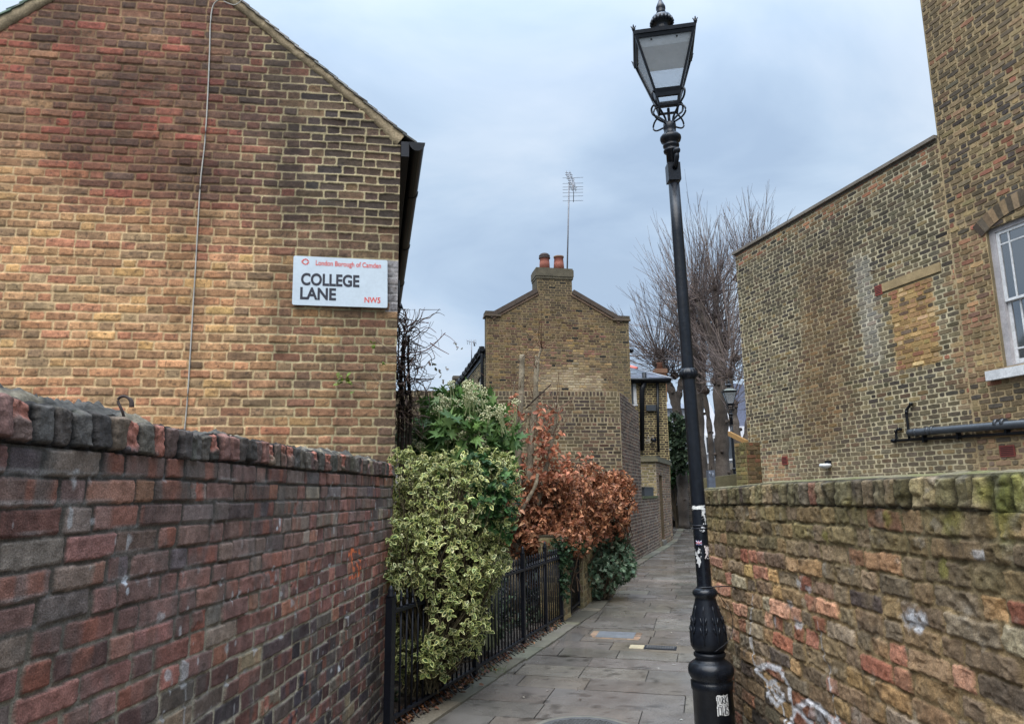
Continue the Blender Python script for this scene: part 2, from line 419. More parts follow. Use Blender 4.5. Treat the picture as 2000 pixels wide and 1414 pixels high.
def cut(iv, holes, v, U_=None):
    """remove holes (a,b,v0,v1) from intervals at height v"""
    res = list(iv)
    for (a, b, h0, h1) in holes:
        if not (h0 < v < h1): continue
        nr = []
        for (x, y) in res:
            if b <= x or a >= y: nr.append((x, y)); continue
            if a > x: nr.append((x, a))
            if b < y: nr.append((b, y))
        res = nr
    return res
def hfield(mb, O, U, N, u0, u1, vb, vt, rows, colf, mortf, step=0.006, j=0.011, depth=0.008, warp=0.003, rnd=0.012, bev=0.006,
           surf=0.002, lump=0.0, seed=3, post=None, offs=0.002, tilt=0.004, topf=None, L=0.215, H=0.1025, jit=0.06, mat_i=0, jvs=1.0):
    """wall face as one dense relief: bricks, smeared joints, chips"""
    A = layout(rows, j=j, seed=seed, jit=jit, L=L, H=H); r = np.random.default_rng(seed+7)
    nu, nv = int((u1-u0)/step)+1, int((vt-vb)/step)+1
    Ug, Vg = np.meshgrid(np.linspace(u0, u1, nu), np.linspace(vb, vt, nv), indexing='ij')
    u, v = Ug.ravel(), Vg.ravel()
    wu = u + warp*fbm(u*14, v*14, None, seed, 3)*1.6 + warp*0.5*vn(u*90, v*90, None, seed+3)
    wv = v + warp*fbm(u*11, v*16, None, seed+31, 3)*1.6 + warp*0.5*vn(u*80, v*80, None, seed+4) + 0.004*vn(u*1.7, v*3, None, seed+8)
    vs = np.array([x[0] for x in rows]+[rows[-1][0]+rows[-1][1]])
    ri = np.clip(np.searchsorted(vs, wv, side='right')-1, 0, len(rows)-1)
    bi = np.zeros(len(u), int)
    for k in range(len(rows)):
        m = ri == k
        if not m.any(): continue
        idx = np.where(A[:, 4] == k)[0]
        o = np.argsort(A[idx, 0]); idx = idx[o]
        bi[m] = idx[np.clip(np.searchsorted(A[idx, 0], wu[m], side='right')-1, 0, len(idx)-1)]
    n = len(A); jv = jvs*j*(1+0.25*r.standard_normal(n)); jh = j*(1+0.2*r.standard_normal(n))
    uc = (A[:, 0]+A[:, 1])/2; vc = (A[:, 2]+A[:, 3])/2+r.normal(0, 0.001, n)
    hu = (A[:, 1]-A[:, 0]-jv)/2; hv = (A[:, 3]-A[:, 2]-jh)/2
    du = np.abs(wu-uc[bi]); dv = np.abs(wv-vc[bi]); R = (rnd*(0.4+r.random(n)))[bi]
    qx = du-hu[bi]+R; qy = dv-hv[bi]+R
    sd_ = np.hypot(np.maximum(qx, 0), np.maximum(qy, 0)) + np.minimum(np.maximum(qx, qy), 0) - R
    m = sst(bev*0.35, -bev, sd_)
    cm = sst(0.0025, -0.0015, sd_)
    w = m*(depth + r.normal(0, offs, n)[bi] + (wu-uc[bi])/0.1*r.normal(0, tilt*0.4, n)[bi] + (wv-vc[bi])/0.03*r.normal(0, tilt*0.25, n)[bi])
    w = w + m*surf*fbm(u*38, v*38, None, seed+11, 4)*1.6 + (1-m)*surf*0.8*vn(u*60, v*60, None, seed+12)
    if lump: w = w + lump*fbm(u*2.2, v*3.1, None, seed+13, 3)
    bc = colf(uc, vc, hu, r)[bi]
    mc = mortf(u, v, r)
    c = mc*(1-cm[:, None]) + bc*cm[:, None]
    if post is not None: c, w = post(u, v, c, w, m, bi, r, n)
    c = np.clip(c, 0.003, 0.9)
    P = np.array([O[0], O[1], 0.]) + u[:, None]*U + v[:, None]*Z3 + w[:, None]*N
    if topf is not None: P[:, 2] += topf(u, v)
    i = np.arange(nu-1)[:, None]*nv; k = np.arange(nv-1)[None]
    q = np.stack([i+k, i+nv+k, i+nv+k+1, i+k+1], -1).reshape(-1, 4)
    if np.dot(np.cross(U, Z3), N) < 0: q = q[:, ::-1]
    mb.add(P, [q], np.c_[c, cm], mat_i, True)
    return P.reshape(nu, nv, 3), c.reshape(nu, nv, 3)
def pdist(u, v, pts):
    d = np.full(len(u), 9.)
    for (a, b) in zip(pts[:-1], pts[1:]):
        a = np.array(a); b = np.array(b); ab = b-a; L2 = max(ab@ab, 1e-9)
        t = np.clip(((u-a[0])*ab[0]+(v-a[1])*ab[1])/L2, 0, 1)
        d = np.minimum(d, np.hypot(u-a[0]-t*ab[0], v-a[1]-t*ab[1]))
    return d
# ------------------------------------------------------------------ ground, garden, paving
mb = MB()
mb.add([(-300, -60, -0.06), (300, -60, -0.06), (300, 400, -0.06), (-300, 400, -0.06)], [(0, 1, 2, 3)], cs(70, 68, 62))
tag(mb.build('ground', M['soil'], origin=np.zeros(3)), kind='structure')
E1 = np.array([0.966, -0.259, 0]); E2 = np.array([0.259, 0.966, 0])
LEFT = [(-0.98, 0.0), (-0.93, 4.6), (-0.80, 4.95), (0.577, 8.93), (0.95, 9.9), (2.29, 15.25), (4.85, 22.9), (8.6, 37.5), (12., 50)]
def leftx(y): return float(np.interp(y, [p[1] for p in LEFT], [p[0] for p in LEFT]))
def rightx(y): return float(np.interp(y, [0, 4.7, 6, 15, 23, 38, 50], [1.42, 1.21, 2.3, 4.3, 7.4, 11.5, 15]))
COVERS = [(gr(1290, 1265), 0.30, 0.16), (gr(1203, 1240), 0.42, 0.36)]
mb = MB(); r_ = np.random.default_rng(11)
t = 1.0; k = 0
SL = [(104, 98, 90, 4), (97, 92, 86, 4), (110, 103, 93, 3), (102, 92, 81, 1.5), (90, 87, 83, 2), (106, 97, 78, 1)]
mb.add([(-2.2, -3, -0.012), (3, -3, -0.012), (18, 50, -0.012), (6, 50, -0.012), (-1.2, 9, -0.012)], [(0, 1, 2, 3, 4)], cs(48, 46, 42))
while t < 48:
    dt = r_.choice([0.36, 0.40, 0.44])
    s = -3.5 + r_.uniform(0, 0.7)
    while s < 9:
        ds = r_.choice([0.55, 0.7, 0.85, 1.0])
        c = E1*(s+ds/2)+E2*(t+dt/2)
        if leftx(c[1])-ds*0.42 < c[0] < rightx(c[1])+ds*0.3:
            skip = False
            col = pick(SL, 1, r_)[0]*0.4+cs(101, 95, 88)*0.6
            g = 0.009; hz = r_.normal(0, 0.0018); tx, ty = r_.normal(0, 0.004, 2)
            if t < 16: nx_, ny_ = 22, 12
            else: nx_, ny_ = 2, 2
            a0 = np.linspace(s+g/2, s+ds-g/2, nx_); b0 = np.linspace(t+g/2, t+dt-g/2, ny_)
            Sg, Tg = np.meshgrid(a0, b0, indexing='ij')
            P = Sg[..., None]*E1 + Tg[..., None]*E2
            P[..., 2] = hz + (Sg-s-ds/2)*tx + (Tg-t-dt/2)*ty + 0.0012*vn(Sg*6, Tg*6, None, 3)
            rim = P.copy()
            V = P.reshape(-1, 3)
            # bevelled skirt
            ring = [(i, 0) for i in range(nx_)]+[(nx_-1, j) for j in range(1, ny_)]+[(i, ny_-1) for i in range(nx_-2, -1, -1)]+[(0, j) for j in range(ny_-2, 0, -1)]
            cen = P.reshape(-1, 3).mean(0)
            RV = np.array([P[i, j] for i, j in ring]); dirv = np.sign((RV-cen)@np.stack([E1, E2], 1)); 
            SK = RV + np.array([0, 0, -0.02])
            F = [(i*ny_+j, (i+1)*ny_+j, (i+1)*ny_+j+1, i*ny_+j+1) for i in range(nx_-1) for j in range(ny_-1)]
            nb = len(V); m = len(ring); ids = [i*ny_+j for i, j in ring]
            F += [(ids[(q+1) % m], ids[q], nb+q, nb+(q+1) % m) for q in range(m)]
            wear = (1 + 0.22*fbm(V[:, 0]*2.5, V[:, 1]*2.5, None, 9, 4))*(1-0.5*sst(0.62, 0.8, vn(V[:, 0]*14, V[:, 1]*14, None, 10)))
            CC = np.concatenate([col[None]*wear[:, None], np.tile(cs(36, 34, 31), (m, 1))])
            mb.add(np.vstack([V, SK]), F, CC)
        s += ds
    t += dt
tag(mb.build('path', M['paving'], origin=np.zeros(3)), kind='structure')
# stone edging at the foot of railings and walls
mb = MB(); P0 = [(-0.86, 3.0), (-0.84, 4.85), (0.60, 8.9), (0.98, 9.9), (2.32, 15.25), (4.88, 22.9), (8.6, 37)]
r_ = np.random.default_rng(5)
for (a, b) in zip(P0[:-1], P0[1:]):
    a = np.array([*a, 0]); b = np.array([*b, 0]); L_ = np.linalg.norm(b-a); d = (b-a)/L_; nn = np.array([d[1], -d[0], 0]); x = 0
    while x < L_:
        w = min(r_.uniform(0.5, 1.0), L_-x); y0 = r_.normal(0, 0.003)
        wd = 0.23+r_.normal(0, 0.006)
        q = [a+d*(x+0.003), a+d*(x+0.003)+nn*wd, a+d*(x+w-0.003)+nn*wd, a+d*(x+w-0.003)]
        q = [p - nn*0.05 for p in q]
        col = pick([(98, 92, 80, 2), (88, 86, 72, 2), (120, 112, 92, 0.5)], 1, r_)[0]
        lo = [p+np.array([0, 0, -0.03]) for p in q]; hi = [p+np.array([0, 0, 0.016+y0]) for p in q]
        hexa(mb, np.array(lo+hi)[[0, 1, 2, 3, 4, 5, 6, 7]], col)
        x += w
tag(mb.build('kerb', M['stone'], origin=np.zeros(3)), kind='structure')
# garden soil behind the railings
mb = MB(); gx = np.linspace(-9, 2.6, 117); gy = np.linspace(4.5, 16, 116)
X, Y = np.meshgrid(gx, gy, indexing='ij'); lx = np.interp(Y, [p[1] for p in LEFT], [p[0] for p in LEFT]) - 0.01
X = np.minimum(X, lx)
Zz = -0.01 + 0.05*sst(0.02, 0.3, lx-X) + 0.02*fbm(X*3, Y*3, None, 2) 
i = np.arange(116)[:, None]*116; kk = np.arange(115)[None]
q = np.stack([i+kk, i+116+kk, i+117+kk, i+kk+1], -1).reshape(-1, 4)
nz = fbm(X*2, Y*2, None, 4).ravel()
cc = cs(58, 50, 42)[None]*(1+0.5*nz[:, None])
mb.add(np.stack([X, Y, Zz], -1).reshape(-1, 3), [q], cc, 0, True)
tag(mb.build('garden_soil', M['soil'], origin=np.zeros(3)), kind='structure')

# covers in the paving
def local_box(mb, c, hx, hy, z0, z1, col=None, e1=E1, e2=E2):
    P = [np.array([c[0], c[1], z])+e1*a*hx+e2*b*hy for z in (z0, z1) for a, b in ((-1, -1), (1, -1), (1, 1), (-1, 1))]
    hexa(mb, P, col)
c = gr(1290, 1265); t_ = thing('drain_cover', 'rectangular black iron grating set in the paving beside a pale slab', 'drain cover', (c[0], c[1], 0))
mb = MB(); local_box(mb, c, 0.155, 0.085, -0.01, 0.006, cs(50, 48, 46)); mb.build('frame', M['black_metal'], t_)
mb = MB()
for i in range(11): local_box(mb, c+E1*(-0.125+0.025*i), 0.007, 0.068, 0.0055, 0.011)
local_box(mb, c, 0.14, 0.006, 0.0055, 0.0105); mb.build('grate', M['cover_iron'], t_)
mb = MB(); local_box(mb, c-E1*0.23, 0.07, 0.085, -0.01, 0.0035, cs(150, 138, 112)); mb.build('mortar_patch', M['stone'], t_)
c = gr(1203, 1240); t_ = thing('inspection_cover', 'square stone-filled cover framed by orange brick strips in the paving', 'inspection cover', (c[0], c[1], 0))
mb = MB(); local_box(mb, c, 0.20, 0.17, -0.01, 0.006, cs(92, 94, 96)); mb.build('cover_plate', M['stone'], t_)
mb = MB()
for i in range(3):
    local_box(mb, c-E1*0.235+E2*(-0.12+0.12*i), 0.033, 0.058, -0.01, 0.0045, pick([(132, 108, 84), (124, 100, 78)], 1)[0])
    local_box(mb, c+E1*0.235+E2*(-0.12+0.12*i), 0.033, 0.058, -0.01, 0.0045, pick([(132, 108, 84), (124, 100, 78)], 1)[0])
for i in range(4): local_box(mb, c-E2*0.205+E1*(-0.2+0.133*i), 0.064, 0.033, -0.01, 0.0045, pick([(120, 98, 72), (110, 90, 68)], 1)[0])
mb.build('brick_surround', M['stone'], t_)
c = gr(1140, 1431); t_ = thing('manhole_cover', 'round black iron manhole cover with raised studs in the near paving', 'manhole cover', (c[0], c[1], 0))
mb = MB(); lathe(mb, (c[0], c[1], 0), [(0.36, -0.01), (0.36, 0.0045), (0.315, 0.0045)], 48, cs(110, 105, 95)); mb.build('stone_ring', M['stone'], t_)
mb = MB(); lathe(mb, (c[0], c[1], 0), [(0.31, -0.01), (0.31, 0.008), (0.298, 0.008), (0.296, 0.005)], 48); mb.build('lid', M['cover_iron'], t_)
mb = MB()
for i in range(-11, 12):
    for j in range(-12, 13):
        x = i*0.026+(j % 2)*0.013; y = j*0.024
        if x*x+y*y < 0.275**2: lathe(mb, (c[0]+x, c[1]+y, 0), [(0.0105, 0.004), (0.0085, 0.0105)], 6)
mb.build('stud_pattern', M['cover_iron'], t_)
c = gr(905, 1346); t_ = thing('drain_gully', 'small black plastic gully grid at the foot of the railings', 'drain', (c[0], c[1], 0))
mb = MB(); local_box(mb, c, 0.055, 0.04, 0.0, 0.024, None, E2, -E1); mb.build('grid', M['fblack'], t_)
mb = MB()
for i in range(4): local_box(mb, c+E2*(-0.036+0.024*i), 0.004, 0.034, 0.02, 0.028, None, E2, -E1)
mb.build('bars', M['pvc'], t_)

# ------------------------------------------------------------------ left boundary wall (red and purple brick)
LO = np.array([-1.2695, 0.6, 0]); LU = U3((0.0725, 0.9974)); LN = np.array([LU[1], -LU[0], 0]); LLEN = 4.92
lw = thing('boundary_wall', 'dark red and purple brick garden wall with a soldier course on top, at the left', 'wall', (-1.1, 3.0, 0))
LP = [(120, 90, 80, 4), (108, 86, 78, 4), (102, 92, 86, 3.5), (130, 90, 76, 2.2), (116, 106, 96, 2.5), (124, 84, 76, 2), (84, 78, 80, 1.4), (142, 100, 76, 1.0), (124, 114, 98, 1.0)]
LP2 = [(64, 54, 56, 3), (92, 64, 58, 3), (80, 72, 64, 2), (112, 74, 62, 1), (52, 50, 56, 1.5), (122, 110, 84, 0.7)]
def lcol(u, v, hu, r):
    a = pick(LP, len(u), r); b = pick(LP2, len(u), r)
    red = pick([(128, 84, 70, 3), (116, 78, 68, 3), (138, 90, 68, 1), (104, 76, 70, 2.5)], len(u), r)
    k = sst(0.95, 0.80, v)*sst(0.9, 1.6, u)
    k2 = sst(1.38, 1.05, v)*(r.random(len(u)) < 0.75)
    a = a*(1-k2[:, None])+red*k2[:, None]
    k = (k > r.random(len(u))*0.6+0.2).astype(float)
    c = a*(1-k[:, None])+b*k[:, None]
    return c*np.array([1.30, 1.18, 1.12])*(1 - 0.18*sst(1.45, 1.6, v))[:, None]
def lmor(u, v, r):
    a = cs(82, 74, 64); b = cs(150, 140, 118); d = cs(58, 54, 48)
    k = sst(1.3, 0.85, v + 0.15*fbm(u*1.5, v*3, None, 5)); k2 = sst(1.4, 1.58, v)
    c = a*(1-k[:, None])+b*k[:, None]*1.0
    c = c*(1-k2[:, None])+d*k2[:, None]
    return 1.2*c*(1+0.25*fbm(u*30, v*30, None, 8))[:, None]
OR = [on(x, y, LO, LU) for x, y in [(678, 1085), (684, 1075), (690, 1130), (684, 1075), (700, 1074), (703, 1120), (693, 1100), (703, 1120), (680, 1130)]]
def lpost(u, v, c, w, m, bi, r, n):
    # fired-in vertical bands on each brick face, efflorescence, chips, drips
    band = fbm(u*26+r.uniform(0, 99, n)[bi]*3, v*2.2, None, 21, 3)
    st = r.random(n)[bi]
    tone = 1 + 0.42*band*m
    c = c*tone[:, None]
    redb = (sst(0.12, 0.4, fbm(u*17+9, v*1.5+bi*0.37, None, 22, 2))*m*(st < 0.5))[:, None]
    c = c*(1-0.5*redb)+0.5*redb*cs(150, 84, 58)
    g = sst(0.0, 0.55, fbm(u*9, v*7, None, 24, 4))[:, None]*0.5
    c = c*(1-g)+g*cs(92, 88, 82)
    x = (sst(0.70, 0.80, vn(u*30, v*16, None, 27))*sst(-0.1, 0.4, vn(u*2, v*2, None, 28)))[:, None]*0.7
    c = c*(1-x)+x*cs(170, 168, 165)
    e = (sst(0.012, 0.0, np.abs((v % 0.075)-0.066))*sst(0.2, 0.5, vn(u*5, v*14, None, 31)))[:, None]*0.5
    c = c*(1-e)+e*cs(150, 145, 138)
    chip = (r.random(n) < 0.035)[bi] & (m > 0.3)
    cc = sst(-0.1, 0.35, fbm(u*20, v*22, None, 29, 3))*chip
    c = c*(1-cc[:, None])+cc[:, None]*cs(150, 92, 74); w = w - 0.006*cc - 0.003*cc*fbm(u*70, v*70, None, 30, 3)
    o = sst(0.016, 0.008, pdist(u, v, OR)+0.005*vn(u*40, v*60, None, 33))*sst(-0.5, 0.2, vn(u*60, v*40, None, 34))
    c = c*(1-0.9*o[:, None])+0.9*o[:, None]*cs(235, 110, 40)
    for (px, py, rr) in ((243, 1133, .014), (246, 1150, .010), (545, 1022, .02), (540, 1030, .012), (702, 1285, .012), (660, 1305, .018)):
        a, b = on(px, py, LO, LU); dd = np.hypot((u-a)*1.2, (v-b))+0.012*vn(u*50, v*45, None, 36)
        k = sst(rr, rr*0.5, dd)[:, None]*0.85; c = c*(1-k)+k*cs(200, 202, 205)
    c = c*0.88+0.12*c.mean(1, keepdims=True)*np.array([1.05, 1.0, 0.95])
    low_dark = sst(0.45, 0.0, v)[:, None]*0.35  # wall colour gets darker towards the foot
    c = c*(1-low_dark)+low_dark*cs(60, 56, 52)
    return c, w
mb = MB()
rows = mkrows(-0.01, 1.63, 0.0746, lambda v: [(-0.52, LLEN)], 'mixed')
hfield(mb, LO, LU, LN, -0.5, LLEN, -0.01, 1.628, rows, lcol, lmor, step=0.0046, j=0.0115, jvs=1.5, depth=0.0065, warp=0.0028, rnd=0.006, bev=0.002,
       surf=0.0018, lump=0.006, seed=41, post=lpost, offs=0.0025, tilt=0.003)
obox(mb, LO, LU, LN, -0.5, LLEN, -0.05, 1.62, -0.225, -0.008, cs(92, 80, 68))
mb.build('brickwork', M['brick_near'], lw)
# brick-on-edge coping, weathered and spalled
mb = MB()
rows = [(1.632, 0.106, [(0, LLEN+0.01)], 'edge')]
def ccol(u, v, hu, r):
    return 1.15*pick([(82, 76, 68, 4), (94, 76, 68, 3), (72, 68, 64, 3), (110, 78, 68, 1.8), (104, 92, 74, 1.2)], len(u), r)
def cmor(u, v, r): return cs(52, 47, 42)[None]*(1+0.3*fbm(u*30, v*30, None, 8))[:, None]
def cpost(u, v, c, w, m, bi, r, n):
    band = fbm(u*40, v*5+bi*0.7, None, 51, 3); c = c*(1+0.35*band*m)[:, None]
    chip = (r.random(n) < 0.24)[bi]; part = r.uniform(-0.2, 0.5, n)[bi]
    lim = (1.66+part*0.09)
    cc = chip*sst(-0.01, 0.012, v-lim+0.03*fbm(u*30, v*25, None, 53, 3))*sst(0.2, 0.6, m)
    c = c*(1-cc[:, None])+cc[:, None]*cs(150, 98, 82)*(1+0.5*fbm(u*55, v*55, None, 54, 3))[:, None]
    w = w-0.012*cc+0.006*cc*fbm(u*60, v*60, None, 55, 3)
    c = c*(0.42+0.58*sst(0.0, 0.8, m))[:, None]
    top = sst(1.722, 1.738, v + 0.006*vn(u*12, v*3, None, 57)); w = w - 0.014*top**2
    g = sst(0.1, 0.6, fbm(u*12, v*9, None, 58, 3))[:, None]*0.35; c = c*(1-g)+g*cs(70, 74, 58)
    return c, w
G, GC = hfield(mb, LO, LU, LN, 0, LLEN+0.01, 1.631, 1.738, rows, ccol, cmor, step=0.0040, j=0.010, jvs=1.6, depth=0.020, warp=0.004, rnd=0.008, bev=0.004,
       surf=0.004, lump=0.005, seed=43, post=cpost, offs=0.006, tilt=0.009, topf=lambda u, v: 0.010*vn(u*2.1, v*0, None, 60)+(0.007*vn(u*13, v*0, None, 61)+0.006*fbm(u*40, v*0, None, 62, 3))*sst(1.66, 1.73, v))
obox(mb, LO, LU, LN, -0.5, LLEN+0.008, 1.615, 1.712, -0.225, -0.006, cs(70, 62, 55))
mb.build('coping', M['brick_near'], lw)
# lumpy cement bedding along the top
mb = MB(); nu, nw = 520, 34
uu = np.linspace(0, LLEN+0.015, nu); ww = np.linspace(0, 1, nw)
Ug, Wg = np.meshgrid(uu, ww, indexing='ij')
edge_in = 0.012+0.03*(0.5+0.5*fbm(Ug*5, Ug*0, None, 71, 3))
W_ = -(edge_in + Wg*(0.215-edge_in))
amp = 0.015+0.046*sst(2.3, 0.9, Ug)+0.022*sst(3.0, 3.5, Ug)*sst(4.8, 4.2, Ug)+0.012*sst(-0.2, 0.5, vn(Ug*3, Ug*0, None, 72))
hump = np.sin(np.clip(Wg, 0, 1)*math.pi)**0.6
zz = 1.728 + 0.010*vn(Ug*2.1, Ug*0, None, 60) + hump*amp*(0.8+1.3*fbm(Ug*11, Wg*3, None, 73, 5, 0.6)) + 0.010*fbm(Ug*42, Wg*12, None, 74, 4)*hump - 0.02*(Wg <= 0.001) - 0.03*(Wg >= 0.999)
P = LO + Ug[..., None]*LU + W_[..., None]*LN + zz[..., None]*Z3
i = np.arange(nu-1)[:, None]*nw; k = np.arange(nw-1)[None]
q = np.stack([i+k, i+k+1, i+nw+k+1, i+nw+k], -1).reshape(-1, 4)
tn = fbm(Ug*7, Wg*3, None, 75, 4).ravel()[:, None]
cc = cs(72, 70, 66)*(1-sst(0.05, 0.35, tn))+cs(120, 112, 96)*sst(0.05, 0.35, tn)
cc = cc*(1+0.5*fbm(Ug*30, Wg*9, None, 76, 3)).ravel()[:, None]
mb.add(P.reshape(-1, 3), [q[:, ::-1]], cc, 0, True)
mb.build('cement_bedding', M['cement'], lw)
p = at(641, 893, 4.55)
mb = MB(); prism(mb, [p+np.array([-0.09, -0.02, -0.02]), p+np.array([0.03, -0.03, -0.015]), p+np.array([0.05, 0.05, 0.0]), p+np.array([-0.02, 0.08, 0.02])], (0.0, 0, 0.012), cs(150, 132, 108))
mb.build('loose_tile', M['stone'], lw)
# rusty hook
B = at(240, 806, 2.17); h = MB()
pts = spline([B+np.array([0, 0.02, -0.04]), B, B+(at(231, 786, 2.17)-at(240, 806, 2.17)), at(233, 777, 2.17), at(243, 774, 2.17), at(253, 779, 2.17), at(257, 786, 2.17), at(257, 795, 2.17)], 26)
tube(h, pts, np.concatenate([np.full(18, 0.0042), np.linspace(0.0055, 0.0075, 8)]), 10)
tag(h.build('hook', M['rust']), 'rusty bent iron hook sticking up from the top of the red brick wall', 'hook')

# ------------------------------------------------------------------ right boundary wall (old mossy stock brick)
RO = np.array([1.3955, 0.6, 0]); RU = U3((-0.0457, 0.999)); RN = np.array([-RU[1], RU[0], 0]); RLEN = 4.08
rw = thing('boundary_wall', 'old mossy yellow stock brick wall with white graffiti scrawl, at the right behind the lamp post', 'wall', (1.35, 2.6, 0))
RP = [(122, 104, 82, 4), (108, 96, 80, 4), (138, 116, 86, 3), (94, 86, 76, 3), (146, 102, 84, 1.8), (160, 120, 102, 1.4), (64, 62, 62, 1.2), (156, 130, 88, 1.8), (146, 136, 120, 1.8), (124, 78, 62, 1.2)]
RT = [(112, 100, 70, 4), (98, 90, 64, 4), (120, 104, 76, 3), (84, 76, 62, 2), (104, 76, 60, 1)]
def rcol(u, v, hu, r):
    a = pick(RP, len(u), r); b = pick(RT, len(u), r)
    k = sst(1.12, 1.36, v)[:, None]
    c = a*(1-k)+b*k
    pk = (r.random(len(u)) < 0.35*sst(1.6, 0.4, u)*sst(0.6, 0.9, v)*sst(1.35, 1.2, v))
    c[pk] = pick([(160, 108, 92), (140, 88, 74), (148, 112, 84)], len(u), r)[pk]
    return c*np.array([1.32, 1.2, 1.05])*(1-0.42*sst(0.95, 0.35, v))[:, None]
def rmor(u, v, r):
    a = cs(128, 108, 76); b = cs(96, 86, 60); d = cs(76, 64, 50); e = cs(128, 116, 98)
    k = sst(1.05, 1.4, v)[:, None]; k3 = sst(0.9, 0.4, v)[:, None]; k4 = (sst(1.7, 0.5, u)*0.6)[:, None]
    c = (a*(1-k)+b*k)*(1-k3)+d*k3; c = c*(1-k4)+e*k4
    return 1.1*c*(1+0.35*fbm(u*26, v*26, None, 81, 4))[:, None]
GP = lambda L: [on(x, y, RO, RU) for x, y in L]
GRAF = [GP([(1470, 1160), (1469, 1250), (1478, 1305), (1500, 1330), (1520, 1345), (1530, 1375), (1540, 1414)]), GP([(1478, 1305), (1500, 1297), (1525, 1305), (1540, 1330), (1548, 1370), (1552, 1400)]),
        GP([(1498, 1335), (1515, 1330), (1535, 1360), (1520, 1375), (1503, 1355), (1498, 1335)]), GP([(1600, 1215), (1612, 1280), (1625, 1340), (1640, 1414)]),
        GP([(1555, 1385), (1580, 1370), (1605, 1380), (1622, 1400), (1640, 1414)]), GP([(1545, 1414), (1560, 1380), (1590, 1414)]), GP([(1508, 1345), (1524, 1365)])]
BLOT = [(1790, 1212, .05, .9), (1560, 1215, .035, .6), (1515, 1215, .03, .5), (1545, 1175, .02, .4), (1560, 1135, .03, .5), (1918, 1085, .02, .5), (1600, 1395, .05, .35), (1580, 1150, .02, .5)]
def rpost(u, v, c, w, m, bi, r, n):
    c = c*(1+0.34*fbm(u*22, v*10, None, 91, 4))[:, None]
    # smeared lime mortar and lichen over faces
    s_ = sst(0.10, 0.55, fbm(u*7, v*8, None, 92, 5))[:, None]*0.55; c = c*(1-s_)+s_*cs(132, 114, 90)*(1-0.3*sst(0.95, 0.35, v))[:, None]
    g = (sst(-0.05, 0.5, fbm(u*6, v*9, None, 93, 4))*sst(1.15, 1.45, v)*0.55)[:, None]; c = c*(1-g)+g*cs(108, 98, 58)
    a, b = on(1965, 975, RO, RU); mo = sst(0.11, 0.02, np.hypot(u-a, (v-b)*0.8)+0.05*fbm(u*20, v*14, None, 94, 3))[:, None]*0.7; c = c*(1-mo)+mo*cs(108, 110, 40)
    for (px, py, rr) in ((1865, 1020, .06), (1615, 1045, .04), (1735, 1010, .04), (1845, 1110, .03)):
        a, b = on(px, py, RO, RU); mo = sst(rr, rr*0.2, np.hypot(u-a, (v-b))+0.03*fbm(u*25, v*20, None, 95, 3))[:, None]*0.6; c = c*(1-mo)+mo*cs(120, 116, 50)
    wl = sst(0.35, 0.7, fbm(u*13, v*15, None, 96, 4))[:, None]*0.4; c = c*(1-wl)+wl*cs(156, 148, 134)
    dk = sst(0.30, 0.65, fbm(u*9+5, v*6, None, 97, 4))[:, None]*0.55; c = c*(1-dk)+dk*cs(58, 50, 44)
    chip = (r.random(n) < 0.30)[bi]*sst(0.1, 0.5, fbm(u*15, v*17, None, 98, 3))*m; w = w - 0.010*chip + 0.004*chip*fbm(u*60, v*60, None, 99, 3)
    w = w - 0.006*m*sst(0.62, 0.8, vn(u*45, v*45, None, 101))
    ga = np.zeros(len(u))
    for i_, L_ in enumerate(GRAF):
        wd = 0.012 if i_ in (0, 3) else 0.020
        ga = np.maximum(ga, sst(wd, wd*0.25, pdist(u, v, L_)+0.006*fbm(u*50, v*50, None, 103, 3))*(0.85 if i_ not in (0, 3) else 0.45*sst(0.9, 0.6, v)+0.35))
    for (px, py, rr, st) in BLOT:
        a, b = on(px, py, RO, RU); ga = np.maximum(ga, st*sst(rr, rr*0.35, np.hypot((u-a)*0.7, (v-b)*1.1)+0.035*fbm(u*30, v*34, None, 104, 4)))
    ga = ga[:, None]; c = c*(1-ga)+ga*cs(186, 186, 188)
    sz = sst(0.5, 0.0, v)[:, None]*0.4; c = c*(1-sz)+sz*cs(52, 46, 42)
    return c, w
mb = MB()
tf = lambda u, v: -0.030*sst(2.9, 4.08, u)*np.clip(v/1.5, 0, 1) + 0.006*vn(u*1.5, u*0, None, 110)*np.clip(v/1.5, 0, 1)
rows = mkrows(-0.055, 1.44, 0.0748, lambda v: [(-0.02, RLEN)], 'mixed')
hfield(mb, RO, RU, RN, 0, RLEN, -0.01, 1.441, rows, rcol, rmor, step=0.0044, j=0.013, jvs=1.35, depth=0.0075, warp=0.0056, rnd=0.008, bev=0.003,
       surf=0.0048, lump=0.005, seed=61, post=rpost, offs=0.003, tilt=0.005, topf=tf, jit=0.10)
obox(mb, RO, RU, RN, -0.5, RLEN, -0.05, 1.42, -0.225, -0.02, cs(96, 84, 64))
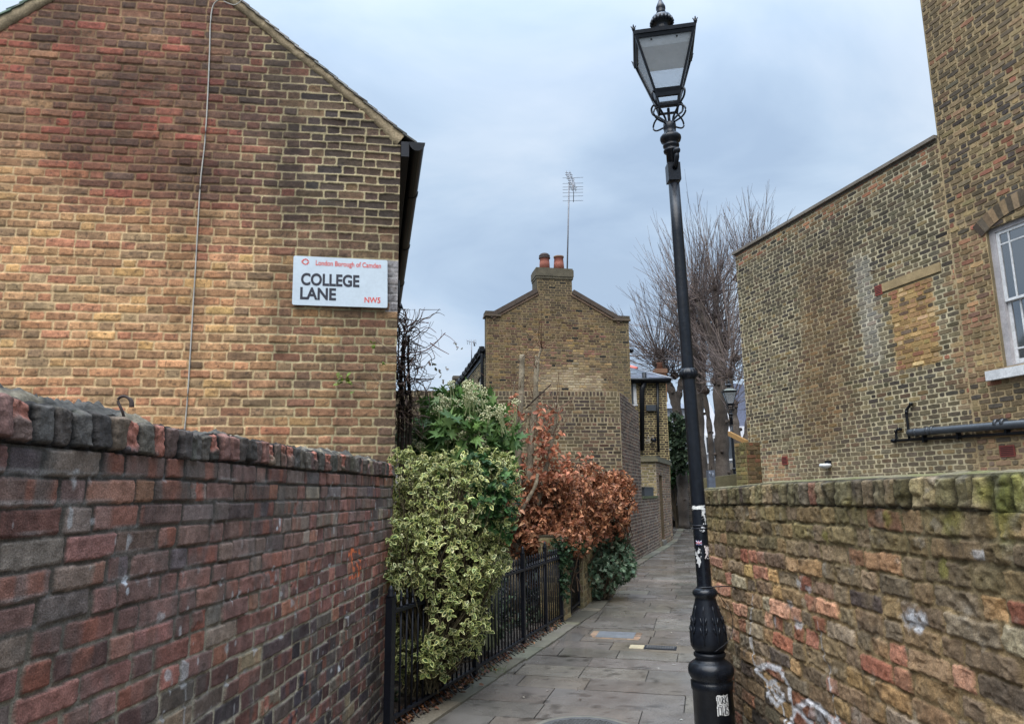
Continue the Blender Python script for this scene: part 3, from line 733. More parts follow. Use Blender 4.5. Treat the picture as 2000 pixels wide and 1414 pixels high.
# end face of the wall
obox(mb, RO, RU, RN, RLEN-0.01, RLEN+0.002, -0.05, 1.43, -0.22, 0.0, cs(92, 82, 62))
mb.build('brickwork', M['brick_near'], rw)
mb = MB()
rows = [(1.441, 0.106, [(0, RLEN+0.008)], 'edge')]
def rccol(u, v, hu, r):
    c = pick([(112, 104, 74, 4), (100, 92, 66, 4), (120, 104, 78, 2), (92, 80, 66, 2), (112, 72, 58, 0.9), (70, 66, 60, 0.7)], len(u), r)
    return c
def rcm(u, v, r): return cs(82, 74, 52)[None]*(1+0.35*fbm(u*26, v*26, None, 81, 4))[:, None]
G, GC = hfield(mb, RO, RU, RN, 0, RLEN+0.008, 1.440, 1.547, rows, rccol, rcm, step=0.0042, j=0.011, jvs=1.5, depth=0.018, warp=0.005, rnd=0.010, bev=0.005,
       surf=0.005, lump=0.008, seed=67, post=lambda u, v, c, w, m, bi, r, n: (rpost(u, v, c, w, m, bi, r, n)[0]*(0.42+0.58*sst(0.0, 0.8, m))[:, None]*(1+0.22*r.standard_normal(n))[bi][:, None], rpost(u, v, c, w, m, bi, r, n)[1]-0.008*sst(1.535, 1.547, v)**2),
       offs=0.005, tilt=0.008, topf=tf)
# mossy top surface joined to the front edge
e = G[:, -1]; ec = GC[:, -1]; nb_ = 14; nuu = len(e); V = []; CC = []
for jn in range(nb_):
    tt = jn/(nb_-1); uux = np.linspace(0, RLEN, nuu)
    zb = 0.010*math.sin(tt*math.pi) + 0.005*fbm(uux*25, uux*0+tt*5, None, 120, 4)*(tt > 0) - (0.02 if tt > 0.99 else 0)
    V.append(e - RN*0.2*tt + zb[:, None]*Z3)
    mz = sst(-0.3, 0.4, fbm(uux*8, uux*0+tt*3, None, 121, 4))[:, None]
    CC.append((cs(112, 104, 80)*(1-mz)+cs(98, 96, 58)*mz)*(0.9+0.1*tt))
V = np.array(V); i = np.arange(nb_-1)[:, None]*nuu; k = np.arange(nuu-1)[None]
q = np.stack([i+k, i+k+1, i+nuu+k+1, i+nuu+k], -1).reshape(-1, 4)
mb.add(V.reshape(-1, 3), [q[:, ::-1]], np.array(CC).reshape(-1, 3), 0, True)
obox(mb, RO, RU, RN, -0.5, RLEN-0.02, 1.42, 1.50, -0.215, -0.02, cs(96, 84, 64))
obox(mb, RO, RU, RN, RLEN-0.03, RLEN+0.006, 1.42, 1.50, -0.215, 0.0, cs(104, 96, 66))
mb.build('coping', M['brick_near'], rw)

# ------------------------------------------------------------------ gable house at the left
HO = np.array([-0.968, 5.9, 0]); HU = U3((1, 0.15)); HN = np.array([HU[1], -HU[0], 0]); HB = U3((-0.19, 0.982))
house = thing('gabled_house', 'tall yellow and red stock brick gable end behind the red brick wall', 'house', (-3.1, 6.5, 0))
HS = 0.81; HE = 4.60; APU = -2.17
def hiv(v):
    if v < HE: return [(-4.35, 0.0)]
    d = (v-HE)/HS; a, b = -4.35+d, -d
    return [(a, b)] if b > a else []
def holes_none(v): return hiv(v)
HB1 = [(168, 130, 90, 3), (156, 118, 84, 3), (142, 108, 78, 3), (164, 116, 82, 2.5), (176, 140, 88, 2.0), (152, 100, 74, 2.2), (116, 98, 74, 2), (134, 118, 90, 2), (152, 94, 74, 1.0)]
HB2 = [(134, 80, 62, 3), (122, 80, 60, 3), (100, 72, 60, 3), (150, 76, 62, 2.2), (136, 98, 70, 2), (86, 74, 66, 1.5), (168, 84, 66, 1.2), (140, 112, 80, 1)]
HB3 = [(82, 68, 58, 3), (68, 58, 52, 3), (98, 78, 62, 2), (112, 88, 66, 1.5), (104, 70, 58, 1), (58, 54, 52, 1)]
def hcol(u, v, hu, r):
    n = len(u); a = pick(HB1, n, r); b = pick(HB2, n, r); d = pick(HB3, n, r)
    a = 1.12*(a*0.72+0.28*a.mean(0)); b = 1.18*(b*0.78+0.22*b.mean(0))
    k = sst(3.55, 4.35, v + 0.5*vn(u*0.9, v*0.9, None, 131) - 0.3*sst(-2.2, -3.4, u) + r.normal(0, 0.12, n))[:, None]
    c = a*(1-k)+b*k
    e = sst(-1.75, -0.35, u + 0.35*vn(u*1.3, v*1.1, None, 132) + 0.45*sst(3.3, 4.2, v) + r.normal(0, 0.14, n))[:, None]
    e = np.clip(e*(0.62+0.5*sst(3.0, 4.4, v)[:, None]), 0, 1)
    c = c*(1-e)+d*e
    st = 0.3*sst(0.85, 0.1, np.hypot((u+2.25+0.25*(v-4.4))/0.85, (v-4.5)/1.0)+0.35*fbm(u*2, v*2, None, 133))[:, None]*0.58
    so = sst(0.05, 0.45, fbm(u*1.3+4, v*2.2, None, 139, 4))[:, None]*0.5*sst(3.2, 4.4, v)[:, None]; c = c*(1-so)+so*cs(62, 52, 46)
    c = c*(1-st)+st*cs(78, 58, 48)
    st2 = sst(4.9, 5.6, v+0.3*vn(u*1.2, v, None, 134))[:, None]*0.3
    c = c*(1-st2)+st2*cs(80, 66, 56)
    bd = (sst(-0.16, -0.02, u)*sst(2.6, 1.9, v))[:, None]*0.6
    c = c*(1-bd)+bd*cs(58, 56, 56)
    c = c*(1+0.14*sst(4.0, 3.2, v)[:, None])
    wp = ((u > -0.12) & (v > 3.02) & (v < 3.46))
    c[wp] = cs(150, 148, 152)*(0.8+0.4*r.random((wp.sum(), 1)))
    return np.clip(c, 0.01, 0.8)
def hmor(u, v, r):
    a = cs(194, 168, 130); b = cs(138, 112, 84); d = cs(168, 156, 124)
    k = sst(3.7, 4.4, v + 0.4*vn(u*0.9, v*0.9, None, 131)+0.0*u)[:, None]
    c = a*(1-k)+b*k
    e = sst(-1.5, -0.7, u+0.3*vn(u*1.3, v*1.1, None, 132) + 0.4*sst(3.3, 4.2, v))[:, None]; c = c*(1-e)+d*e
    s_ = sst(0.0, 0.5, fbm(u*1.2, v*1.6, None, 136))[:, None]*0.35*k; c = c*(1-s_)+s_*cs(84, 66, 54)
    wp = ((u > -0.1) & (v > 3.02) & (v < 3.46))[:, None]; c = np.where(wp, cs(160, 158, 160), c)
    return c*(1+0.18*fbm(u*9, v*9, None, 137))[:, None]
mb = MB()
rows = mkrows(0.1, 6.4, 0.0752, hiv, 'flemish')
vis = [q for q in rows if q[0] > 1.35]
def hpost(u, v, c, w, m, bi, r, n):
    c = c*(1+0.34*fbm(u*24, v*26, None, 141, 4)*m)[:, None]
    soot = 0.50*sst(1.0, 0.15, np.hypot((u+2.3+0.35*(v-4.4))/0.8, (v-4.6)/1.1)+0.45*fbm(u*1.8, v*1.6, None, 133, 4)) + 0.42*sst(0.0, 0.5, fbm(u*1.4+4, v*2.6, None, 139, 5))*sst(3.4, 4.6, v) + 0.35*sst(0.05, 0.5, fbm(u*3.1, v*0.8, None, 145, 5)) + 0.30*sst(-0.5, -0.02, u)*sst(2.6, 1.6, v)
    c = c*(1-np.clip(soot*0.85, 0, 0.52))[:, None]*np.array([1.03, 1.0, 0.935])
    g = (sst(0.1, 0.55, fbm(u*5, v*9, None, 142, 4))*m)[:, None]*0.4; c = c*(1-g)+g*cs(92, 76, 60)
    pt = (sst(0.5, 0.7, vn(u*60, v*60, None, 143))*m)[:, None]*0.5; c = c*(1-pt)+pt*cs(56, 46, 40)
    # proud ribbon pointing near the top right corner
    rib = sst(-1.4, -0.5, u+0.25*vn(u*1.3, v*1.1, None, 132))*sst(3.3, 3.9, v)
    w = w + (1-m)*rib*0.014
    return c, w
def clip_slope(mb, **k): pass
# relief field trimmed to the gable outline: built as three vertical strips so no geometry rises over the verge
us = np.linspace(-3.75, 0.0, 26)
mbh = MB()
allr = mkrows(1.38, 6.45, 0.0752, lambda v: [(-4.4, 0.03)], 'flemish')
hfield(mbh, HO, HU, HN, -4.34, 0.0, 1.38, 6.36, allr, hcol, hmor, step=0.0066, j=0.0135, depth=0.006, warp=0.0032, rnd=0.010, bev=0.006,
       surf=0.0018, lump=0.005, seed=71, post=hpost, offs=0.002, tilt=0.004)
# drop faces above the roof line
P = mbh.v[0]; rel = P - HO; uu = rel@HU; vv = P[:, 2]
ok = vv < (HE + HS*np.minimum(-uu, uu+4.35) + 0.02)
F = mbh.f[0][0]; keep = ok[F].all(axis=1)
F = F[keep]; used = np.zeros(len(P), bool); used[F.ravel()] = True; mp_ = np.cumsum(used)-1
mbh.v[0] = P[used]; mbh.c[0] = mbh.c[0][used]; mbh.n = int(used.sum()); mbh.f[0] = (mp_[F], 0, True)
# body of the house behind its gable face
def gp(u, v, w): return HO + HU*u + Z3*v + (HN*w if w > 0 else -HB*w)
g5 = [gp(-4.35, 0, -0.004), gp(-0.003, 0, -0.004), gp(-0.003, HE-0.01, -0.004), gp(APU, HE-0.01+HS*(-APU), -0.004), gp(-4.35, HE-0.01, -0.004)]
g5 = [p - HN*0.006 for p in g5]
prism(mbh, g5, HB*8.0, cs(150, 122, 92))
mbh.build('wall', M['brick_near'], house)
# roof slopes with mossy tile edges, pale mortar verge
for sgn, nm in ((1, 'r'), (-1, 'l')):
    mb = MB(); n = 26
    e = np.array([0.0, HE]) if sgn > 0 else np.array([-4.35, HE]); a = np.array([APU, HE+HS*(-APU)]); ov = 0.13
    sl = (a-e)/np.linalg.norm(a-e); nn = np.array([-sl[1], sl[0]])*(1 if sgn < 0 else -1)
    if nn[1] < 0: nn = -nn
    st = e - sl*(ov if sgn > 0 else 0.2); Ls = np.linalg.norm(a-st)
    for i_ in range(n):
        s0, s1 = Ls*i_/n, Ls*(i_+1)/n+0.03
        p0, p1 = st+sl*s0+nn*0.052, st+sl*s1+nn*0.040; t0 = 0.014
        col = pick([(96, 92, 84, 3), (84, 82, 78, 2), (104, 96, 82, 1)], 1)[0] if sgn > 0 else pick([(82, 104, 88, 3), (74, 100, 84, 2), (92, 100, 80, 1)], 1)[0]
        q = [p0, p1, p1+nn*t0, p0+nn*t0]
        prism(mb, [gp(x[0], x[1], 0.045+rng.normal(0, 0.003)) for x in q], HB*8.05, col)
    mb.build('roof', M['slate'], house)
    mb = MB(); m_ = 60; V = []
    for i_ in range(m_+1):
        s = (0.12 if sgn > 0 else 0.18) + (Ls-0.12)*i_/m_; wd = 0.022+0.014*fbm(np.array([s*5.]), np.array([sgn*3.]), None, 150)[0] + (0.05*sst(0.5, 0.15, s) if sgn > 0 else 0.02)
        a_ = st+sl*s+nn*0.045; b_ = st+sl*s-nn*wd
        for (pt, w_) in ((a_, 0.0), (a_, 0.032), (a_*0.4+b_*0.6, 0.026), (b_, 0.010), (b_, -0.004)): V.append(gp(pt[0], pt[1], w_+0.003*random.uniform(-1, 1)))
    V = np.array(V); i = np.arange(m_)[:, None]*5; k = np.arange(4)[None]
    q = np.stack([i+k, i+k+1, i+5+k+1, i+5+k], -1).reshape(-1, 4)
    if sgn < 0: q = q[:, ::-1]
    mb.add(V, [q], cs(150, 134, 108)[None]*(1+0.25*rng.standard_normal((len(V), 1))*0.5), 0, True)
    mb.build('verge', M['cement'], house)
# eaves: soffit board, gutter and its end
mb = MB(); prism(mb, [gp(0.006, HE-0.17, 0.03), gp(0.075, HE-0.17, 0.03), gp(0.075, HE-0.03, 0.03), gp(0.006, HE-0.03, 0.03)], HB*7.9); mb.build('fascia', M['black_metal'], house)
mb = MB(); th = np.linspace(math.pi, 2*math.pi, 11); cu, cv = 0.145, HE-0.04
V = []
for w_ in (0.05, -7.9):
    for a_ in th: V.append(gp(cu+0.066*math.cos(a_), cv+0.075*math.sin(a_)-0.0, w_))
    for a_ in th[::-1]: V.append(gp(cu+0.060*math.cos(a_), cv+0.069*math.sin(a_), w_))
k = 22; F = [tuple(range(k))[::-1], tuple(range(k, 2*k))]+[((i_+1) % k, i_, k+i_, k+(i_+1) % k) for i_ in range(k)]
mb.add(V, F)
for w_ in (0.052,): prism(mb, [gp(cu+0.07*math.cos(a_), cv+0.08*math.sin(a_)+0.0, w_) for a_ in th], HB*0.012)
for w_ in (-1.0, -2.6, -4.2, -5.8): prism(mb, [gp(cu+0.072*math.cos(a_), cv+0.082*math.sin(a_), w_) for a_ in th], HB*0.06)
mb.build('gutter', M['pvc'], house)
mb = MB(); b = at(779, 600, 5.97); tube(mb, [b, b+np.array([0.03, 0.0, 0.01])], [0.02, 0.026], 10); tube(mb, [b+np.array([0.0, 0, 0.0]), b+np.array([-0.005, 0, 0.24])], 0.006, 6)
mb.build('wall_bracket', M['black_metal'], house)
# cable down the gable
def hp(px, py, w=0.014):
    u, v = on(px, py, HO, HU); return gp(u, v, w)
mb = MB(); pts = spline([hp(445, -8, 0.05), hp(432, 4, 0.04), hp(418, 14, 0.02), hp(412, 45), hp(410, 110), hp(406, 200), hp(401, 280), hp(393, 350), hp(388, 430), hp(383, 520), hp(378, 600), hp(372, 700), hp(367, 780), hp(361, 845)], 90)
tube(mb, pts, 0.0058, 8)
t_ = tag(mb.build('cable', M['cable']), 'thin pale grey cable running down the brick gable from the roof', 'cable')
mb = MB(); pts = spline([hp(440, 12, 0.06), hp(462, 22, 0.08), hp(478, 12, 0.09), hp(481, 0, 0.09), hp(470, -14, 0.08)], 30); tube(mb, pts, 0.004, 6)
tag(mb.build('wire_loop', M['cable']), 'thin dark loop of wire hanging over the verge at the top of the gable', 'wire')

# street name plate
sgn = thing('street_sign', 'white street name plate reading COLLEGE LANE NW5 fixed to the gable corner', 'street sign', gp(-0.47, 3.05, 0.03))
TL, TR, BL, BR = [np.array(on(x, y, HO, HU)) for x, y in ((575, 503), (757, 512), (572, 598), (757, 604))]
def sp(s, t, w):
    """s across, t down, 0..1 on the plate"""
    q = TL*(1-s)*(1-t)+TR*s*(1-t)+BL*(1-s)*t+BR*s*t; return gp(q[0], q[1], w)
SW = np.linalg.norm(TR-TL); SH = np.linalg.norm(BL-TL)
mb = MB()
rc = []
for (cx, cy, a0) in ((1, 0, 90), (0, 0, 180), (0, 1, 270), (1, 1, 360)):
    rx, ry = 0.018, 0.018*SW/SH
    for a_ in (0, 30, 60, 90):
        th_ = math.radians(a0+a_-0) ; ox = cx-(rx if cx else -rx); oy = cy-(ry if cy else -ry)
        rc.append((ox+rx*math.cos(math.radians(a0+a_-90+0)) if False else ox + rx*math.cos(math.radians(a0+a_-90)), oy - ry*math.sin(math.radians(a0+a_-90))))
prism(mb, [sp(x, y, 0.046) for x, y in rc], -HN*0.022)
mb.build('plate', M['sign'], sgn)
mb = MB(); prism(mb, [sp(x, y, 0.024) for x, y in ((0.03, 0.03), (0.97, 0.03), (0.97, 0.99), (0.03, 0.99))], -HN*0.02); mb.build('backing_board', M['dark'], sgn)
def text_part(txt, x, y, h, xs, m, parent, name, fat=0.0, maxw=None):
    cu_ = bpy.data.curves.new('t', 'FONT'); cu_.body = txt; cu_.size = 1.0; cu_.offset = fat; cu_.extrude = 0.0; cu_.resolution_u = 6
    ob = bpy.data.objects.new('t', cu_); COL.objects.link(ob); dg = bpy.context.evaluated_depsgraph_get(); dg.update()
    me = bpy.data.meshes.new_from_object(ob.evaluated_get(dg)); 
    n = len(me.vertices); co = np.zeros(n*3); me.vertices.foreach_get('co', co); co = co.reshape(-1, 3)
    faces = [tuple(p.vertices) for p in me.polygons]
    bpy.data.objects.remove(ob); bpy.data.curves.remove(cu_); bpy.data.meshes.remove(me)
    co[:, 0] -= co[:, 0].min(); W = co[:, 0].max(); capz = 0.72
    k = h/capz; kx = (maxw/W if maxw else k*xs)
    V = np.array([sp(x+co_[0]*kx, y-co_[1]*k*SW/SH*(1), 0.0475) for co_ in co]) if not maxw else np.array([sp(x+co_[0]*kx, y-co_[1]*k, 0.0475) for co_ in co])
    mb = MB(); mb.add(V, faces); return mb.build(name, m, parent)
FAT = 0.034
text_part('COLLEGE', 0.085, 0.585, 0.24, 0, M['ink'], sgn, 'lettering', FAT, 0.615)
text_part('LANE', 0.080, 0.875, 0.24, 0, M['ink'], sgn, 'lettering', FAT, 0.375)
text_part('London Borough of Camden', 0.235, 0.175, 0.105, 0, M['red_ink'], sgn, 'lettering', 0.016, 0.695)
text_part('NW5', 0.755, 0.905, 0.115, 0, M['red_ink'], sgn, 'lettering', 0.022, 0.17)
mb = MB()
for q in range(8):   # ring emblem of eight small strokes
    a_ = math.radians(22.5+45*q); cx, cy = 0.125+0.030*math.cos(a_), 0.115+0.030*math.sin(a_)*SW/SH*0.93
    hx, hy = (0.016, 0.020) if abs(math.sin(a_)) > 0.8 else (0.012, 0.022)
    sk = 0.010*(1 if math.cos(a_)*math.sin(a_) > 0 else -1)
    V = [sp(cx-hx, cy-hy*0.5+sk, 0.0476), sp(cx-hx, cy+hy*0.5+sk, 0.0476), sp(cx+hx*0.4, cy+hy*0.5, 0.0476), sp(cx+hx, cy+hy*0.9-sk, 0.0476), sp(cx+hx, cy-hy*0.1-sk, 0.0476), sp(cx+hx*0.4, cy-hy*0.5, 0.0476)]
    mb.add(V, [(0, 1, 2, 3, 4, 5)])
mb.build('emblem', M['red_ink'], sgn)
# ------------------------------------------------------------------ tall house with its lower wing at the right
TO = np.array([6.392, 9.955, 0]); TU = U3((-0.27, 1)); TN = np.array([-TU[1], TU[0], 0]); WL = 5.44
th_ = thing('brick_house', 'tall yellow stock brick house with a lower windowless wing, at the right', 'house', (8, 12, 0))
def tp_(u, v, w): return TO + TU*u + Z3*v + TN*w
T1 = [(108, 98, 76, 4), (96, 86, 68, 4), (84, 76, 64, 3), (122, 108, 80, 3), (70, 64, 58, 2), (134, 112, 74, 1.2), (112, 88, 68, 1)]
T2 = [(126, 108, 78, 4), (108, 94, 72, 4), (82, 76, 66, 2.4), (140, 120, 84, 2), (140, 90, 70, 0.9), (118, 90, 70, 1.3), (64, 60, 58, 2), (156, 96, 74, 0.3)]
T3 = [(162, 132, 84, 3), (148, 114, 80, 3), (178, 150, 108, 2), (152, 102, 78, 1.4), (92, 80, 66, 1.0)]
BW = (0.375, 1.27, 3.33, 4.66)
def tzone(u, v):
    tall = sst(-0.25, -0.05, -(u + 0.12*vn(v*6, u*0, None, 160) + 0.04)); br = sst(1.1, 0.2, np.abs(u-2.85+0.12*(v-4))/1.0 + 0.5*fbm(u*1.3, v*0.9, None, 161))*sst(6.3, 5.2, v)*sst(1.9, 2.6, v)
    ef = sst(0.34, 0.05, np.abs(u-1.72-0.08*(v-4.6))+0.12*fbm(u*5, v*5, None, 162))*sst(3.2, 3.9, v)*sst(5.6, 5.2, v)
    return tall, br, ef
def tcol(u, v, hu, r):
    n = len(u); a = pick(T1, n, r); b = pick(T2, n, r); y = pick(T3, n, r)
    tall, br, ef = tzone(u, v)
    k = (tall > r.random(n))[:, None]; c = np.where(k, b, a)
    bb = pick([(112, 86, 58, 3), (96, 74, 54, 3), (132, 100, 60, 2), (84, 68, 54, 1)], n, r)
    k = br[:, None]*0.6; c = c*(1-k)+bb*k
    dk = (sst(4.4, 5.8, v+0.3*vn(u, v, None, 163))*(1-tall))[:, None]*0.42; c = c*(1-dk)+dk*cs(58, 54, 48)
    tp2 = (sst(6.31, 6.36, v)*(1-tall)*(r.random(n) < 0.75))[:, None]; c = c*(1-tp2)+tp2*pick([(136, 108, 74), (150, 100, 76), (118, 98, 72)], n, r)
    inb = (u > BW[0]) & (u < BW[1]) & (v > BW[2]) & (v < BW[3]); c[inb] = y[inb]
    pt = ((u > 4.0) & (u < 4.98) & (v > 1.5) & (v < 2.22)) | ((u < -0.2) & (v < 2.3) & (r.random(n) < 0.5)); pc = pick([(160, 126, 96), (148, 112, 88), (110, 96, 84), (170, 134, 96)], n, r); c[pt] = pc[pt]
    e = ef[:, None]*0.4; c = c*(1-e)+e*cs(160, 156, 146)
    lo = (sst(3.0, 1.6, v)*(1-br))[:, None]*0.35; c = c*(1-lo)+lo*cs(138, 122, 100)
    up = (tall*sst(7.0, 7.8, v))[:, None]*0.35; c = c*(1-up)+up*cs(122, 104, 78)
    q = (tall*sst(-0.78, -0.55, u)*sst(2.9, 3.1, v)*sst(5.1, 4.9, v))[:, None]*0.5; c = c*(1-q)+q*pick([(156, 118, 86), (160, 134, 88), (146, 102, 80)], n, r)
    so = (tall*sst(0.0, 0.45, fbm(u*1.7, v*1.5, None, 167, 4)))[:, None]*0.35; c = c*(1-so)+so*cs(66, 60, 52)
    return c
def tmor(u, v, r):
    tall, br, ef = tzone(u, v); c = np.tile(cs(178, 166, 136), (len(u), 1))
    k = br[:, None]*0.6; c = c*(1-k)+k*cs(124, 102, 72)
    k = tall[:, None]*0.8; c = c*(1-k)+k*cs(150, 128, 94)
    k = (sst(4.8, 6.2, v)*(1-tall))[:, None]*0.35; c = c*(1-k)+k*cs(120, 112, 96)
    inb = ((u > BW[0]) & (u < BW[1]) & (v > BW[2]) & (v < BW[3])); c[inb] = cs(158, 130, 86)
    k = ef[:, None]*0.5; c = c*(1-k)+k*cs(178, 174, 164)
    return c*(1+0.15*vn(u*4, v*4, None, 165))[:, None]
WIN = (-1.75, -0.58, 3.07, 5.03)
mb = MB()
# wing
holes = [(0.20, 1.36, 4.665, 4.80)]
rows = mkrows(1.25, 6.62, 0.0752, lambda v: cut([(-0.02, WL)], holes, v))
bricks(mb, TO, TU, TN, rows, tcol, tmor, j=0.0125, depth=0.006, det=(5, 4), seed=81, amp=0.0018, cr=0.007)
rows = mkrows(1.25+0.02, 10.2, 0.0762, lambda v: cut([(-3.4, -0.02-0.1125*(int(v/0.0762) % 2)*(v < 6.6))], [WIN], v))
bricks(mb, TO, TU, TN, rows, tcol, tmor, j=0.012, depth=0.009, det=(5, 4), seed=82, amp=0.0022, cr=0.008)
fill = mkrows(1.25+0.02, 6.6, 0.0762, lambda v: [(-0.135, -0.02)] if int(v/0.0762) % 2 else [])
bricks(mb, TO, TU, TN, [q for q in fill if q[2]], tcol, tmor, j=0.012, depth=0.005, det=(5, 4), seed=83, amp=0.002)
# solid bodies behind the faces
def body(u0, u1, v0, v1, w0, w1, c): obox(mb, TO, TU, TN, u0, u1, v0, v1, w0, w1, c)
bc = cs(120, 108, 84)
body(0.0, WL, 0, 6.6, -6, -0.004, bc); body(-0.58, -0.005, 0, 10.2, -6, -0.005, bc); body(-8, -1.75, 0, 10.2, -6, -0.005, bc)
body(-1.75, -0.58, 0, 3.07, -6, -0.005, bc); body(-1.75, -0.58, 5.03, 10.2, -6, -0.005, bc)
body(-1.75, -0.58, 3.07, 5.03, -6, -0.5, cs(30, 30, 32))
body(-8, -3.4, 0, 10.2, -0.0045, 0.004, bc)
mb.build('wall', M['brick_far'], th_)
# reveal bricks on the near jamb are seen edge-on: quoin strip
mb = MB(); obox(mb, TO, TU, TN, -0.578, -0.500, 3.06, 5.02, 0.009, 0.0125, cs(160, 128, 84)) if False else None
# segmental arch of bricks over the window
mb = MB(); cu, Rr = -1.165, 1.15; cvv = 5.03+0.10-Rr
for i in range(17):
    a0 = math.radians(90-34+68*i/17); a1 = math.radians(90-34+68*(i+1)/17)-0.008
    q = [(cu+(Rr)*math.cos(a_), cvv+(Rr)*math.sin(a_)) for a_ in (a0, a1)]+[(cu+(Rr+0.215)*math.cos(a_), cvv+(Rr+0.215)*math.sin(a_)) for a_ in (a1, a0)]
    prism(mb, [tp_(x, y, 0.019+rng.normal(0, 0.001)) for x, y in q], -TN*0.022, pick([(128, 108, 82), (98, 88, 72), (140, 118, 88), (84, 74, 62)], 1)[0])
prism(mb, [tp_(cu+(Rr-0.0)*math.cos(a_), cvv+(Rr-0.0)*math.sin(a_), 0.0155) for a_ in np.linspace(math.radians(56), math.radians(124), 16)]+[tp_(cu+(Rr+0.22)*math.cos(a_), cvv+(Rr+0.22)*math.sin(a_), 0.0155) for a_ in np.linspace(math.radians(124), math.radians(56), 16)], -TN*0.02, cs(120, 106, 84))
mb.build('window_arch', M['brick_far'], th_)
mb = MB()
for (a, b) in ((-0.0, 1.5), (1.505, 3.0), (3.005, 4.4), (4.405, WL+0.06)):
    obox(mb, TO, TU, TN, a-0.0, b, 6.665, 6.72, -0.32, 0.055, cs(118, 110, 100)*random.uniform(0.9, 1.1))
obox(mb, TO, TU, TN, 0.0, WL+0.01, 6.62, 6.665, -0.3, 0.012, cs(84, 76, 66))
mb.build('coping', M['stone'], th_)
mb = MB(); obox(mb, TO, TU, TN, 0.21, 1.35, 4.668, 4.805, -0.02, 0.016, cs(150, 130, 96)); mb.build('lintel', M['stone'], th_)
def vent(u, v, w, h, dark=(120, 52, 44)):
    v_ = MB(); obox(v_, TO, TU, TN, u-w/2, u+w/2, v-h/2, v+h/2, 0.0, 0.017, cs(*dark)); o = v_.build('air_vent', M['terracotta'], th_)
    s_ = MB(); n = 5 if h > 0.1 else 3
    for i in range(n): obox(s_, TO, TU, TN, u-w*0.42, u+w*0.42, v-h*0.40+h*0.8*(i+0.25)/n, v-h*0.40+h*0.8*(i+0.7)/n, 0.012, 0.0185, cs(44, 22, 20))
    s_.build('slots', M['terracotta'], o)
vent(1.43, 4.72, 0.15, 0.16, (132, 60, 48)); vent(4.24, 2.09, 0.17, 0.16, (128, 58, 48)); vent(-0.47, 1.995, 0.22, 0.15, (110, 50, 42))
# pipes
mb = MB(); tube(mb, [tp_(1.05, 2.36, 0.085), tp_(0.98, 2.36, 0.085), tp_(-3.6, 2.255, 0.085)], [0.050, 0.055, 0.055], 16)
tube(mb, [tp_(1.075, 2.36, 0.085), tp_(1.05, 2.36, 0.085)], [0.03, 0.052], 16)
for u_ in (0.93, 0.70, 0.62, -0.42, -0.52): tube(mb, [tp_(u_, 2.357, 0.085), tp_(u_-0.045, 2.356, 0.085)], 0.061, 16)
mb.build('soil_pipe', M['grey_pvc'], th_)
mb = MB()
tube(mb, [tp_(1.41, 2.265, 0.05), tp_(-3.6, 2.135, 0.05)], 0.022, 10); tube(mb, [tp_(1.44, 2.265, 0.05), tp_(1.36, 2.264, 0.05)], 0.031, 10)
tube(mb, spline([tp_(1.34, 2.27, 0.05), tp_(1.34, 2.36, 0.05), tp_(1.33, 2.42, 0.05), tp_(1.28, 2.435, 0.03), tp_(1.27, 2.43, -0.01)], 14), 0.020, 10)
tube(mb, spline([tp_(1.09, 2.26, 0.05), tp_(1.09, 2.5, 0.05), tp_(1.09, 2.68, 0.05), tp_(1.05, 2.75, 0.045), tp_(1.0, 2.80, 0.02), tp_(0.99, 2.80, -0.02)], 20), 0.020, 10)
for p in ((1.34, 2.41), (1.09, 2.68), (0.99, 2.795), (1.28, 2.435)): tube(mb, [tp_(p[0], p[1]-0.02, 0.05), tp_(p[0], p[1]+0.02, 0.05)], 0.026, 10)
for u_ in (0.8, 0.2, -0.55): obox(mb, TO, TU, TN, u_, u_+0.03, 2.20, 2.30, 0.0, 0.078)
mb.build('waste_pipe', M['pvc'], th_)
# bulkhead light
bl = (thing('bulkhead_light', 'small white bulkhead lamp low on the brick wing wall', 'wall light', tp_(2.99, 1.95, 0)))
mb = MB(); obox(mb, TO, TU, TN, 2.93, 3.05, 1.965, 2.03, 0, 0.05); mb.build('bracket', M['black_metal'], bl)
mb = MB(); lathe(mb, tp_(2.99, 1.93, 0.09), [(0.02, 0.05), (0.09, 0.045), (0.105, 0.02), (0.10, 0.0), (0.07, -0.025), (0.02, -0.035)][::-1], 20); mb.build('shade', M['white_paint'], bl)
# hook pin in the wall
mb = MB(); a, b = on(1708, 530, TO, TU); tube(mb, [tp_(a, b, -0.01), tp_(a-0.0, b, 0.08), tp_(a+0.02, b-0.015, 0.11)], 0.010, 6); mb.build('wall_pin', M['rust'], th_)
